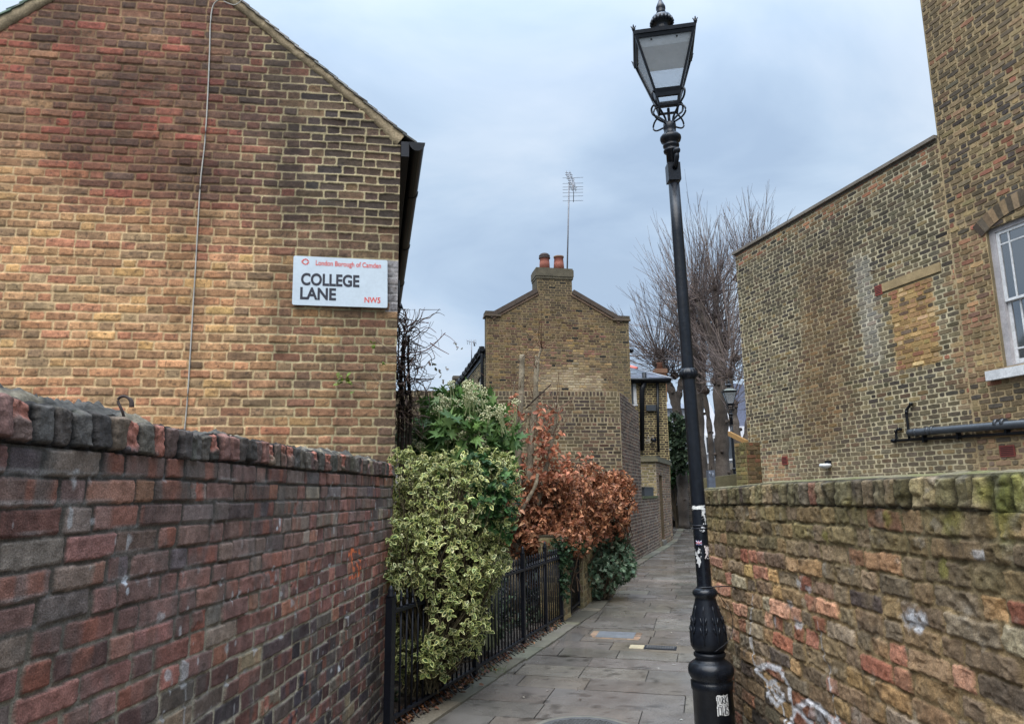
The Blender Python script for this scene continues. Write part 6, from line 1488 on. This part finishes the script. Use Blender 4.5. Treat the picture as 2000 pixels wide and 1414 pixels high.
def sprays(mb, P, D, per, L, W, kind, pal, pal2=None, spread=1.0, up=0.3, gap=0.02, r=None, fold=0.25, droop=0.2, tonev=0.18):
    r = r or rng; n = len(P)
    ax = unit(D+np.array([0, 0, up])+0.45*r.standard_normal((n, 3)))
    PP, DD, NN, tn = [], [], [], []
    for k in range(per):
        rad = unit(r.standard_normal((n, 3))); rad = unit(rad-ax*np.sum(rad*ax, 1, keepdims=True))
        PP.append(P+ax*(gap*k)[..., None] if np.ndim(gap*k) else P+ax*(gap*k)); dd = unit(ax*(0.35+0.5*r.random((n, 1)))+rad*spread); DD.append(dd)
        NN.append(unit(ax+np.array([0, 0, 0.5])+0.3*r.standard_normal((n, 3)))); tn.append(1+tonev*vn(P[:, 0]*5, P[:, 1]*5, P[:, 2]*5, 9))
    PP, DD, NN = map(np.concatenate, (PP, DD, NN)); tn = np.concatenate(tn)[:, None]; m = len(PP)
    Ls = L*(0.45+0.95*r.random(m)); c1 = pick(pal, m, r)*tn; c2 = pick(pal2, m, r)*tn if pal2 else None
    leafset(mb, PP, DD, NN, Ls, Ls*W, kind, c1, c2, fold, droop, r)
def twigs(mb, root, P, r, rad=0.006, col=(78, 68, 54), n=5, wob=0.08, k=5):
    for p in P:
        a = np.array(root)+r.normal(0, 0.05, 3)*[1, 1, 0.3]; m1 = a*0.6+p*0.4+r.normal(0, wob, 3)+np.array([0, 0, 0.05]); m2 = a*0.25+p*0.75+r.normal(0, wob*0.7, 3)
        tube(mb, spline([a, m1, m2, p], 8), np.linspace(rad, rad*0.3, 8), k, cs(*col)*(0.8+0.4*r.random()), 0, False)
def plant(name, label, cat, base, group=None): return thing(name, label, cat, base, group)

# variegated shrub hanging over the railings
r_ = np.random.default_rng(21)
ve = plant('variegated_shrub', 'large cream and green variegated shrub bulging over the railings', 'shrub', (-0.62, 5.7, 0))
VE = [(at(888, 985, 5.78), (.45, .36, .38)), (at(862, 1090, 5.68), (.42, .34, .40)), (at(905, 1085, 5.75), (.31, .3, .33)), (at(858, 1200, 5.60), (.34, .30, .30)), (at(828, 1282, 5.50), (.22, .18, .13)), (at(955, 925, 5.85), (.22, .22, .17)), (at(800, 925, 5.75), (.15, .2, .16)), (at(795, 1240, 5.5), (.13, .13, .14)), (at(790, 1090, 5.3), (.13, .12, .26))]
P, D = shell(VE, 2100, r_, 0.66, 1.06, 0.25, 4)
# leave a thin, twiggy hollow low on the left
hol = at(800, 1215, 5.3); k = np.linalg.norm((P-hol)*[1, .6, 1], axis=1) > 0.17*(0.8+0.5*r_.random(len(P))); P, D = P[k], D[k]
VC = [(186, 188, 116, 4), (198, 196, 134, 3), (160, 166, 92, 3), (206, 204, 156, 1)]; VG = [(76, 92, 50, 3), (60, 80, 46, 3), (92, 106, 60, 2), (112, 122, 80, 1)]
mb = MB(); sprays(mb, P, D, 7, 0.043, 0.56, 'vari', VC, VG, 0.95, 0.35, 0.007, r_, 0.30, 0.25, 0.25); mb.build('foliage', M['leaf'], ve)
mb = MB(); twigs(mb, (-0.62, 5.72, 0.15), P[::5], r_, 0.008, (74, 64, 50)); twigs(mb, (-0.70, 5.55, 0.1), P[3::11], r_, 0.006, (92, 84, 64)); mb.build('stems', M['bark'], ve)
# dark ivy growing through its upper right side
iv = plant('ivy', 'patch of glossy dark green ivy on the upper right of the variegated shrub', 'climbing plant', at(965, 1000, 5.5))
P, D = shell([(at(962, 945, 5.62), (.15, .12, .13)), (at(975, 1000, 5.62), (.12, .12, .20)), (at(945, 985, 5.52), (.10, .08, .12)), (at(925, 905, 5.66), (.14, .1, .05))], 190, r_, 0.5, 1.1)
mb = MB(); sprays(mb, P, D, 4, 0.052, 0.95, 'ivy', [(54, 88, 42, 3), (42, 70, 36, 3), (76, 110, 56, 2)], None, 0.8, 0.2, 0.008, r_, 0.15, 0.3); mb.build('foliage', M['leaf'], iv)
# fatsia with pale flower heads
fa = plant('fatsia_bush', 'tall glossy green bush with big lobed leaves and cream flower heads', 'bush', (-0.25, 7.1, 0))
FE = [(at(890, 850, 6.6), (.26, .2, .2)), (at(905, 845, 7.0), (.40, .35, .33)), (at(872, 795, 7.0), (.22, .25, .14)), (at(982, 850, 7.1), (.12, .18, .12)), (at(850, 900, 6.9), (.30, .3, .2)), (at(925, 900, 6.9), (.3, .3, .25)), (at(935, 790, 7.0), (.14, .2, .10))]
P, D = shell(FE, 330, r_, 0.45, 1.05)
mb = MB(); sprays(mb, P, D, 4, 0.155, 0.85, 'palm', [(84, 116, 54, 3), (104, 136, 68, 2.4), (60, 88, 44, 3), (138, 164, 100, 1.4)], None, 1.0, 0.15, 0.02, r_, 0.12, 0.45); mb.build('foliage', M['leaf'], fa)
mb = MB(); twigs(mb, (-0.25, 7.1, 0.1), P[::9], r_, 0.014, (110, 112, 84)); mb.build('stems', M['bark'], fa)
mb = MB(); UC = []
for (cx, cy, sx, sy, n_) in ((915, 775, 40, 16, 15), (880, 790, 34, 14, 8), (855, 802, 20, 8, 5), (950, 810, 30, 12, 7), (892, 850, 30, 18, 10), (985, 800, 22, 14, 6), (905, 752, 26, 8, 7), (1005, 790, 8, 8, 2), (820, 868, 14, 7, 3), (945, 870, 22, 12, 4), (988, 905, 8, 6, 2)):
    for i in range(n_):
        tip = at(cx+r_.normal(0, sx*0.55), cy+r_.normal(0, sy*0.6), 6.60+r_.normal(0, 0.10)); base = tip+np.array([r_.normal(0, .03), 0.06, -0.16])
        tube(mb, [base, tip], [0.006, 0.004], 5, cs(176, 182, 134), 0, False)
        for j in range(15):
            d = unit(r_.standard_normal(3)+np.array([0, 0, 0.5])); e = tip+d*0.040*(0.8+0.3*r_.random()); tube(mb, [tip, e], 0.0016, 3, cs(186, 190, 146), 0, False)
            s = 0.0088; o6 = np.array([[s, 0, 0], [-s, 0, 0], [0, s, 0], [0, -s, 0], [0, 0, s], [0, 0, -s]])+e
            mb.add(o6, [np.array([[0, 2, 4], [2, 1, 4], [1, 3, 4], [3, 0, 4], [2, 0, 5], [1, 2, 5], [3, 1, 5], [0, 3, 5]])], cs(204, 200, 158)*(0.8+0.4*r_.random()), 0, True)
mb.build('flower_heads', M['leaf'], fa)
# dull grey-green shrub beside the house corner and dry beech sprigs
gb = plant('small_shrub', 'dull grey-green twiggy shrub in the corner below the bare climber', 'shrub', at(815, 900, 7.0)*[1, 1, 0])
GE = [(at(815, 868, 7.0), (.20, .2, .13)), (at(835, 850, 7.0), (.14, .14, .12)), (at(800, 905, 6.8), (.16, .15, .16)), (at(790, 870, 6.9), (.12, .12, .12))]
P, D = shell(GE, 260, r_, 0.3, 1.1); mb = MB(); sprays(mb, P, D, 6, 0.035, 0.45, 'oval', [(86, 100, 70, 3), (104, 116, 90, 2), (64, 78, 54, 3)], None, 0.9, 0.3, 0.01, r_); mb.build('foliage', M['leaf'], gb)
mb = MB(); twigs(mb, GE[0][0]*[1, 1, 0]+Z3*0.1, P[::5], r_, 0.006, (96, 86, 70)); mb.build('stems', M['bark'], gb)
# copper beech hedge and the pruned beech stems
be = plant('beech_hedge', 'copper brown beech hedge with dry winter leaves above the railings and gate', 'hedge', (0.9, 9.8, 0))
BE = [(at(1062, 985, 9.7), (.42, .40, .48)), (at(1125, 985, 10.2), (.50, .42, .46)), (at(1185, 985, 10.9), (.34, .36, .40)), (at(1040, 1045, 9.4), (.30, .3, .22)), (at(1090, 1040, 9.7), (.36, .3, .26)), (at(1205, 955, 11.0), (.20, .3, .20)), (at(1018, 1000, 9.4), (.16, .25, .36)), (at(1195, 1020, 10.9), (.20, .22, .24)), (at(1112, 1052, 9.05), (.20, .15, .12))]
P, D = shell(BE, 2600, r_, 0.60, 1.12, 0.3, 3)
BP_ = [(168, 110, 74, 4), (148, 92, 62, 4), (184, 128, 88, 3), (122, 76, 52, 3), (202, 150, 112, 1.4), (90, 60, 44, 2.4)]
mb = MB(); sprays(mb, P, D, 6, 0.058, 0.60, 'oval', BP_, None, 1.0, 0.0, 0.016, r_, 0.5, 0.5, 0.3); mb.build('foliage', M['dry_leaf'], be)
mb = MB()
for e in BE: 
    k = np.linalg.norm(P-e[0], axis=1) < max(e[1]); twigs(mb, e[0]*[1, 1, 0.35], P[k][::14], r_, 0.009, (84, 68, 54), wob=0.12)
mb.build('stems', M['bark'], be)
bt_ = plant('beech_tree', 'hard-pruned beech with cut grey upright stems and sparse copper leaves', 'tree', at(1010, 1100, 9.4)*[1, 1, 0])
mb = MB(); BK = cs(134, 124, 106)
def px_path(L, Y): return [at(x, y, Y+(dy if len(q) > 2 else 0)) for q in L for x, y, dy in [(q[0], q[1], q[2] if len(q) > 2 else 0)]]
def stem(L, Y, r0, r1, k=10, col=BK, n=24):
    p = spline(px_path(L, Y), n); tube(mb, p, np.linspace(r0, r1, n)*(1+0.08*r_.standard_normal(n)), k, col[None]*(1+0.15*r_.standard_normal((n, 1))), 0, True)
b0 = at(1006, 1060, 9.4); b0g = b0.copy(); b0g[2] = 0
tube(mb, [b0g, b0], [0.09, 0.075], 12, BK)
stem([(1006, 1064), (1007, 1000), (1012, 930), (1012, 860), (1017, 780), (1020, 693)], 9.4, 0.072, 0.036)
stem([(1016, 1000), (1032, 940), (1037, 860), (1045, 790), (1047, 735), (1050, 705)], 9.4, 0.055, 0.030)
stem([(1048, 725), (1052, 700), (1058, 678)], 9.4, 0.024, 0.012); stem([(1050, 712), (1046, 695)], 9.4, 0.022, 0.012, n=6)
stem([(1045, 1000), (1063, 930), (1076, 870), (1085, 820), (1086, 787)], 9.5, 0.036, 0.020); stem([(1085, 815), (1078, 797), (1068, 790)], 9.5, 0.012, 0.006)
stem([(1027, 797), (1050, 775), (1076, 751)], 9.3, 0.012, 0.007, col=cs(60, 52, 46)); stem([(1010, 1010), (1025, 985), (1045, 950), (1050, 925)], 9.15, 0.03, 0.02, col=cs(140, 128, 108))
stem([(1016, 800), (1004, 770), (1005, 745)], 9.4, 0.012, 0.006)
mb.build('trunk', M['bark'], bt_); mb = MB(); tips = []
for i in range(110):
    s = [(1020, 700), (1018, 760), (1014, 830), (1048, 720), (1046, 780), (1058, 680), (1086, 800), (1080, 850), (1040, 850), (1064, 900), (1012, 870)][i % 11]
    p = at(s[0], s[1], 9.4); d = unit(np.array([r_.normal(0.1, 0.75), r_.normal(0, .5), abs(r_.normal(0.45, 0.4))])); L_ = r_.uniform(0.15, 0.62)
    q = spline([p, p+d*L_*0.5+r_.normal(0, .02, 3), p+d*L_+Z3*0.08*L_+r_.normal(0, .04, 3)], 7); tube(mb, q, np.linspace(0.0052, 0.0016, 7), 4, cs(116, 92, 76), 0, False); tips.append(q[-1])
    if s[1] > 770: tips += [q[4], q[5]]
mb.build('twigs', M['bark'], bt_)
LFS = []
for (x, y, sx, sy, n_) in ((1005, 780, 8, 4, 4), (1008, 805, 18, 6, 9), (1045, 805, 14, 7, 9), (1068, 812, 14, 5, 12), (1065, 840, 14, 9, 16), (1050, 865, 14, 12, 22), (1062, 890, 18, 9, 24), (1020, 900, 12, 8, 12), (1080, 880, 12, 12, 12), (1005, 865, 10, 5, 6), (1095, 850, 8, 5, 4), (1100, 905, 14, 9, 14), (1145, 890, 7, 12, 7), (990, 830, 10, 4, 4), (1040, 920, 24, 9, 26), (1090, 930, 26, 8, 24)):
    for i in range(n_): LFS.append(at(x+r_.normal(0, sx*0.8), y+r_.normal(0, sy*0.9), 9.35+r_.normal(0, .15)))
LFS = np.array(LFS); mb = MB(); sprays(mb, LFS, np.tile([0, -0.3, 0.2], (len(LFS), 1)), 2, 0.075, 0.58, 'oval', [(176, 112, 80, 3), (156, 94, 68, 3), (196, 134, 102, 2)], None, 1.0, -0.1, 0.015, r_, 0.5, 0.5); mb.build('leaves', M['dry_leaf'], bt_)
# ivy clump over the low wall
ic = plant('ivy', 'pale-edged grey-green ivy clump spilling over the low wall beside the lane', 'climbing plant', at(1185, 1150, 11)*[1, 1, 0])
IE = [(at(1180, 1055, 11.0), (.30, .30, .30)), (at(1190, 1095, 10.9), (.34, .32, .30)), (at(1205, 1112, 10.8), (.24, .24, .16)), (at(1170, 1125, 10.5), (.24, .2, .22))]
P, D = shell(IE, 620, r_, 0.7, 1.06, 0.2, 4); mb = MB(); sprays(mb, P, D, 5, 0.062, 0.95, 'ivy', [(112, 132, 104, 2), (78, 102, 76, 3), (60, 84, 60, 3), (148, 160, 132, 1.4)], None, 0.8, -0.1, 0.01, r_, 0.15, 0.35); mb.build('foliage', M['leaf'], ic)
mb = MB(); twigs(mb, at(1180, 1160, 10.6)*[1, 1, 0]+Z3*0.05, P[::12], r_, 0.008); mb.build('stems', M['bark'], ic)
ip = plant('ivy', 'dark green ivy trailing down the brick pier at the end of the railings', 'climbing plant', at(1104, 1190, 8.9)*[1, 1, 0])
P, D = shell([(at(1098, 1072, 8.86), (.13, .10, .10)), (at(1104, 1110, 8.84), (.06, .05, .18)), (at(1103, 1150, 8.84), (.04, .04, .14)), (at(1130, 1068, 9.0), (.1, .1, .05))], 230, r_, 0.3, 1.1); mb = MB(); sprays(mb, P, D, 4, 0.042, 0.95, 'ivy', [(48, 72, 46), (36, 58, 38), (70, 92, 60)], None, 0.8, -0.2, 0.008, r_, 0.15, 0.3); mb.build('foliage', M['leaf'], ip)
# bare tangled climber at the house corner
cl = plant('bare_climber', 'leafless tangled climber with dark woody stems at the corner of the gabled house', 'climbing plant', at(795, 900, 6.6)*[1, 1, 0])
mb = MB()
for (x0, x1, x2, rr) in ((801, 799, 797, .018), (786, 784, 786, .020), (794, 790, 790, .014), (779, 781, 778, .012)):
    g = at(x0, 835, 6.5); g0 = g.copy(); g0[2] = 0; g0[1] += 0.1
    tube(mb, spline([g0, g, at((x0+x1)/2+2, 790, 6.5), at(x1, 740, 6.5), at(x2, 690, 6.5), at(x2+2, 655, 6.5)], 30), np.linspace(rr, rr*0.5, 30), 7, cs(62, 54, 48), 0, False)
mb.build('stem', M['bark'], cl)
mb = MB()
for i in range(165):
    x, y = 786+r_.normal(4, 11), r_.uniform(628, 822); x = max(773, x); p = [x, y]; L = [at(x, y, 6.5+r_.normal(0, 0.1))]; a = r_.uniform(-math.pi, math.pi) if y > 690 else r_.uniform(-2.0, -0.1); n_ = r_.integers(4, 9); st = r_.uniform(7, 14); turn = r_.normal(0, 0.35)
    for j in range(n_):
        a += turn+r_.normal(0, 0.3); p = [p[0]+st*math.cos(a), p[1]+st*math.sin(a)]
        lim = 862-max(0, y-640)*0.12+ (10 if y < 690 else 0)
        if p[0] > lim: p[0] = lim-r_.uniform(0, 8); a = math.pi-a
        if p[0] < 772: p[0] = 773+r_.uniform(0, 6); a = math.pi-a
        if p[1] < 603: p[1] = 605
        L.append(at(p[0], p[1], 6.5+r_.normal(0, 0.12)))
    s = spline(L, 4*len(L)); r0 = r_.choice([0.0035, 0.005, 0.007]); tube(mb, s, np.linspace(r0, r0*0.4, len(s)), 4, cs(104, 88, 80)*(0.6+0.7*r_.random()), 0, False)
for L, rr in (([(775, 700), (800, 690), (835, 683), (870, 650)], .008), ([(840, 670), (855, 680), (877, 692)], .006), ([(866, 652), (880, 660), (893, 672)], .003), ([(800, 665), (815, 655), (835, 640), (852, 650)], .005), ([(790, 640), (808, 632), (838, 630)], .005), ([(820, 640), (823, 615), (830, 600)], .003), ([(775, 660), (790, 645), (812, 628), (838, 632)], .006)):
    s = spline(px_path(L, 6.45), 18); tube(mb, s, np.linspace(rr, rr*0.45, 18), 5, cs(112, 78, 72), 0, False)
mb.build('branches', M['bark'], cl)
mb = MB(); LP_ = [at(x, y, 6.4) for x, y in ((890, 675), (893, 678), (889, 670), (904, 680), (845, 708), (850, 716), (856, 722), (862, 730), (870, 716), (868, 742), (840, 706), (872, 722))]
sprays(mb, np.array(LP_), np.tile([0, -.3, -.4], (len(LP_), 1)), 2, 0.03, 0.6, 'oval', [(150, 130, 118), (104, 104, 84)], None, 0.8, -0.5, 0.01, r_); mb.build('leaves', M['dry_leaf'], cl)
# fine sprig with a few green leaves against the gable
sg = plant('sprig', 'fine woody sprig with a few fresh green leaves against the gable brickwork', 'climbing plant', hp(720, 770, 0.05)); mb = MB()
for L in ([(772, 742), (745, 752), (720, 774), (712, 760), (690, 752), (668, 756)], [(772, 705), (745, 700), (715, 692)], [(745, 752), (730, 740), (722, 728)], [(712, 762), (708, 750)], [(772, 690), (750, 680), (728, 660)]):
    tube(mb, spline([hp(x, y, 0.10) for x, y in L], 16), 0.0028, 4, cs(120, 104, 88), 0, False)
mb.build('twigs', M['bark'], sg); mb = MB(); Q = np.array([hp(x+r_.normal(0, 3), y+r_.normal(0, 2.5), 0.12) for x, y in ((672, 748), (678, 744), (668, 752), (684, 750), (675, 748), (725, 682), (748, 716), (700, 770), (668, 745), (676, 752), (722, 680))])
sprays(mb, Q, np.tile([0, -.5, 0.2], (len(Q), 1)), 3, 0.035, 0.8, 'oval', [(112, 128, 50), (92, 110, 46)], None, 0.9, 0, 0.004, r_); mb.build('leaves', M['leaf'], sg)
# undergrowth, leaf litter, weeds
mb = MB(); n_ = 5200; X = r_.uniform(-2.6, 2.0, n_); Y = r_.uniform(5.6, 14.6, n_); lx = np.interp(Y, [p[1] for p in LEFT], [p[0] for p in LEFT]); k = X < lx-0.25; X, Y = X[k], Y[k]
hgt = np.maximum(0, 0.22+0.32*fbm(X*1.1, Y*1.1, None, 200, 3)+0.30*sst(8, 13, Y))*sst(0.2, 0.9, lx[k]-X); P = np.stack([X, Y, 0.04+hgt*r_.random(len(X))], -1)
sprays(mb, P, np.tile([0, -.2, 0.6], (len(P), 1)), 4, 0.07, 0.6, 'oval', [(58, 70, 48, 3), (44, 54, 40, 3), (78, 66, 50, 2), (70, 84, 56, 1)], None, 1.0, 0.1, 0.02, r_)
tag(mb.build('undergrowth', M['leaf'], origin=np.zeros(3)), 'dark leafy undergrowth filling the small garden behind the railings', 'ground cover', kind='stuff')
mb = MB(); n_ = 900; s = r_.uniform(0, 4.1, n_); o = r_.normal(-0.02, 0.05, n_)-0.0*s; wgt = (s < 1.5) | (r_.random(n_) < 0.35); s, o = s[wgt], o[wgt]
P = RA+np.outer(s, RD)+np.outer(o, RNn); P[:, 2] = 0.028+0.01*r_.random(len(P)); D = r_.standard_normal((len(P), 3)); D[:, 2] *= 0.15
leafset(mb, P, D, np.tile([0, 0, 1.], (len(P), 1))+0.3*r_.standard_normal((len(P), 3)), 0.045*(0.6+0.6*r_.random(len(P))), 0.026, 'oval', pick([(112, 72, 48), (88, 58, 42), (70, 54, 42), (140, 96, 62)], len(P), r_), None, 0.5, 0.5, r_)
G_ = [gr(r_.uniform(860, 1400), r_.uniform(1180, 1410)) for _ in range(26)]; P = np.array(G_); P[:, 2] = 0.006
leafset(mb, P, np.c_[r_.standard_normal((26, 2)), np.zeros(26)], np.tile([0, 0, 1.], (26, 1)), 0.028, 0.018, 'oval', pick([(200, 196, 186), (90, 60, 46), (150, 140, 126)], 26, r_), None, 0.3, 0.3, r_)
tag(mb.build('leaf_litter', M['dry_leaf'], origin=np.zeros(3)), 'scattered dead brown leaves along the foot of the railings', 'leaf litter', kind='stuff')
mb = MB()
for (cx, cy, n_) in ((872, 1338, 60), (965, 1312, 45), (1078, 1228, 30), (895, 1340, 20), (1240, 1110, 20)):
    c = gr(cx, cy)
    for i in range(n_):
        p = c+np.array([r_.normal(0, .05), r_.normal(0, .05), 0.01]); d = np.array([r_.normal(0, .02), r_.normal(0, .02), r_.uniform(.02, .05)]); tube(mb, [p, p+d*0.6, p+d+np.array([d[0], d[1], 0])], [0.0016, 0.0013, 0.0004], 3, cs(96, 112, 62)*(0.7+0.5*r_.random()), 0, False)
tag(mb.build('weeds', M['leaf'], origin=np.zeros(3)), 'small tufts of grass in the joints beside the railings', 'weeds', kind='stuff')
p = at(776, 905, 5.72); mb = MB(); tube(mb, [p-Z3*0.3, p+Z3*0.02], 0.012, 10); tube(mb, [p+Z3*0.0, p+Z3*0.035], 0.015, 10); tag(mb.build('pipe', M['white_paint']), 'short white plastic pipe end between the wall and the variegated shrub', 'pipe')

# ------------------------------------------------------------------ bare pollarded trees
TBK = [cs(104, 94, 90), cs(120, 106, 98), cs(90, 80, 78)]
def pollard(label, Y, trunks, heads, nsh, ln, base, seed, spread=1.0, group='bare pollarded trees at the end of the lane'):
    r = np.random.default_rng(seed); t = thing('bare_tree', label, 'tree', at(base[0], base[1], Y)*[1, 1, 0], group); mb = MB()
    for L, r0, r1 in trunks:
        P = [at(x, y, Y) for x, y in L]
        if L[0][1] > 900: g = P[0].copy(); g[2] = 0; P = [g]+P
        s = spline(P, 30); tube(mb, s, np.linspace(r0, r1, 30)*(1+0.10*r.standard_normal(30)), 12, cs(88, 80, 73)[None]*(1+0.18*r.standard_normal((30, 1))), 0, True)
        for i in range(14):
            q = s[r.integers(4, 29)]; rad = r1*1.0; d = unit(np.array([r.normal(), -abs(r.normal()), r.normal()*0.3])); c = q+d*r0*0.8
            lathe(mb, tuple(c-Z3*rad*0.5), [(rad*0.1, 0), (rad*0.45, rad*0.2), (rad*0.5, rad*0.5), (rad*0.35, rad*0.9), (rad*0.05, rad)], 8, cs(78, 70, 64))
    mb.build('trunk', M['bark'], t); mb = MB()
    for (hx, hy, w) in heads:
        h = at(hx, hy, Y); n = int(nsh*w)
        lathe(mb, tuple(h-Z3*0.15), [(0.03, 0), (0.16, 0.1), (0.18, 0.2), (0.1, 0.32), (0.02, 0.36)], 8, cs(76, 66, 60))
        for i in range(n):
            th = r.uniform(0, 2*math.pi); el = r.uniform(-0.25, 1.35); d = np.array([math.cos(th)*math.cos(el)*spread, math.sin(th)*math.cos(el)*spread, math.sin(el)]); L_ = ln*r.uniform(0.45, 1.1)*(0.75+0.35*math.sin(max(el, 0)))
            p0 = h+r.normal(0, 0.12, 3); p1 = p0+d*L_*0.35+Z3*0.02*L_; p2 = p0+d*L_*0.68+Z3*0.09*L_+r.normal(0, .05, 3); p3 = p0+d*L_*0.98+Z3*0.24*L_+r.normal(0, .12, 3)
            s = spline([p0, p1, p2, p3], 8); c = TBK[r.integers(3)]*(0.7+0.6*r.random()); r0 = r.choice([0.010, 0.014, 0.024])*min(1, L_/2.2)
            tube(mb, s, np.linspace(r0, 0.0055, 8), 3, c, 0, False)
            for j in range(r.integers(2, 6)):
                q = s[r.integers(2, 7)]; dd = unit(s[-1]-s[2]+r.normal(0, 0.55*L_*0.35, 3)+Z3*0.15); l2 = L_*r.uniform(0.15, 0.38); tube(mb, [q, q+dd*l2*0.5+Z3*0.02, q+dd*l2+Z3*0.10*l2], [0.007, 0.0055, 0.0035], 3, c*1.1, 0, False)
    mb.build('branches', M['bark'], t); return t
ta = pollard('bare pollarded tree with ivy on its trunk, leftmost, overhanging the slate roof', 31, [([(1333, 960), (1329, 880), (1322, 800), (1312, 765), (1298, 735), (1291, 700)], 0.271, 0.142), ([(1322, 790), (1330, 750), (1341, 700), (1348, 650)], 0.150, 0.090)],
        [(1290, 695, 1.3), (1300, 725, .7), (1342, 690, .9), (1348, 645, 1), (1281, 712, .6), (1318, 735, .5)], 78, 2.9, (1333, 960), 301, 1.35)
tb = pollard('bare pollarded tree directly behind the lamp post column', 29, [([(1372, 960), (1368, 880), (1366, 800), (1358, 720), (1352, 640), (1350, 600)], 0.249, 0.121), ([(1366, 790), (1374, 700), (1372, 640)], 0.136, 0.090)],
        [(1350, 595, 1.3), (1355, 655, .8), (1372, 635, 1), (1366, 700, .6)], 60, 3.3, (1372, 960), 302, 0.75)
tc_ = pollard('thick knobbly bare tree between the lamp post and the distant lamp', 27, [([(1413, 960), (1410, 880), (1408, 800), (1402, 720), (1390, 660), (1374, 620), (1364, 590)], 0.346, 0.127), ([(1405, 740), (1404, 680), (1400, 620), (1397, 570)], 0.195, 0.090), ([(1404, 760), (1412, 700), (1420, 660)], 0.181, 0.121)],
        [(1364, 585, 1.1), (1397, 565, 1.3), (1420, 655, 1.2), (1400, 620, .8), (1412, 690, .7), (1388, 650, .7), (1396, 745, .5), (1420, 730, .5)], 52, 2.9, (1413, 960), 303, 0.8)
td = pollard('slimmer bare tree leaning left of the thick knobbly one', 28, [([(1393, 960), (1389, 880), (1384, 820), (1376, 770), (1372, 720)], 0.143, 0.075)], [(1372, 715, .8), (1378, 765, .4)], 50, 2.2, (1393, 960), 304, 0.8)
te = pollard('forked bare tree whose trunk spreads in a V beside the tall brick wing', 25, [([(1447, 960), (1445, 905), (1437, 850), (1430, 800), (1424, 740)], 0.256, 0.127), ([(1449, 930), (1458, 870), (1466, 800), (1470, 740)], 0.202, 0.113)], [(1424, 735, 1), (1436, 700, .6), (1470, 735, .8), (1432, 790, .3)], 55, 2.4, (1447, 960), 305, 0.8)
tf_ = pollard('bare tree top showing above the coping of the brick wing', 30, [([(1500, 960), (1490, 800), (1475, 650), (1470, 560)], 0.256, 0.113)], [(1455, 520, 1), (1480, 510, 1.1), (1470, 555, .6), (1440, 545, .6)], 55, 2.6, (1500, 960), 306, 0.7)
mb = MB(); P, D = shell([(at(1326, 880, 30.5), (.42, .4, .8)), (at(1318, 835, 30.5), (.35, .35, .5))], 420, r_, 0.6, 1.1); sprays(mb, P, D, 5, 0.16, 0.9, 'ivy', [(58, 74, 52), (44, 60, 42), (78, 94, 68)], None, 0.8, -0.1, 0.03, r_)
o = mb.build('ivy_growth', M['leaf'], ta)
ib = plant('ivy_bush', 'rounded green ivy bush at the end of the lane above the black board', 'bush', at(1320, 960, 31.5)*[1, 1, 0]); P, D = shell([(at(1320, 922, 31.8), (.45, .4, .36)), (at(1312, 935, 31.8), (.25, .3, .25))], 260, r_, 0.5, 1.1); mb = MB(); sprays(mb, P, D, 5, 0.17, 0.9, 'ivy', [(66, 98, 52), (50, 78, 44), (86, 118, 66)], None, 0.8, 0.1, 0.03, r_); mb.build('foliage', M['leaf'], ib)
mb = MB(); twigs(mb, at(1320, 960, 31.8)*[1, 1, 0], P[::20], r_, 0.03); mb.build('stems', M['bark'], ib)
for o in bpy.data.objects:
    if o.type == 'EMPTY' and 'label' not in o: o['label'] = o.name
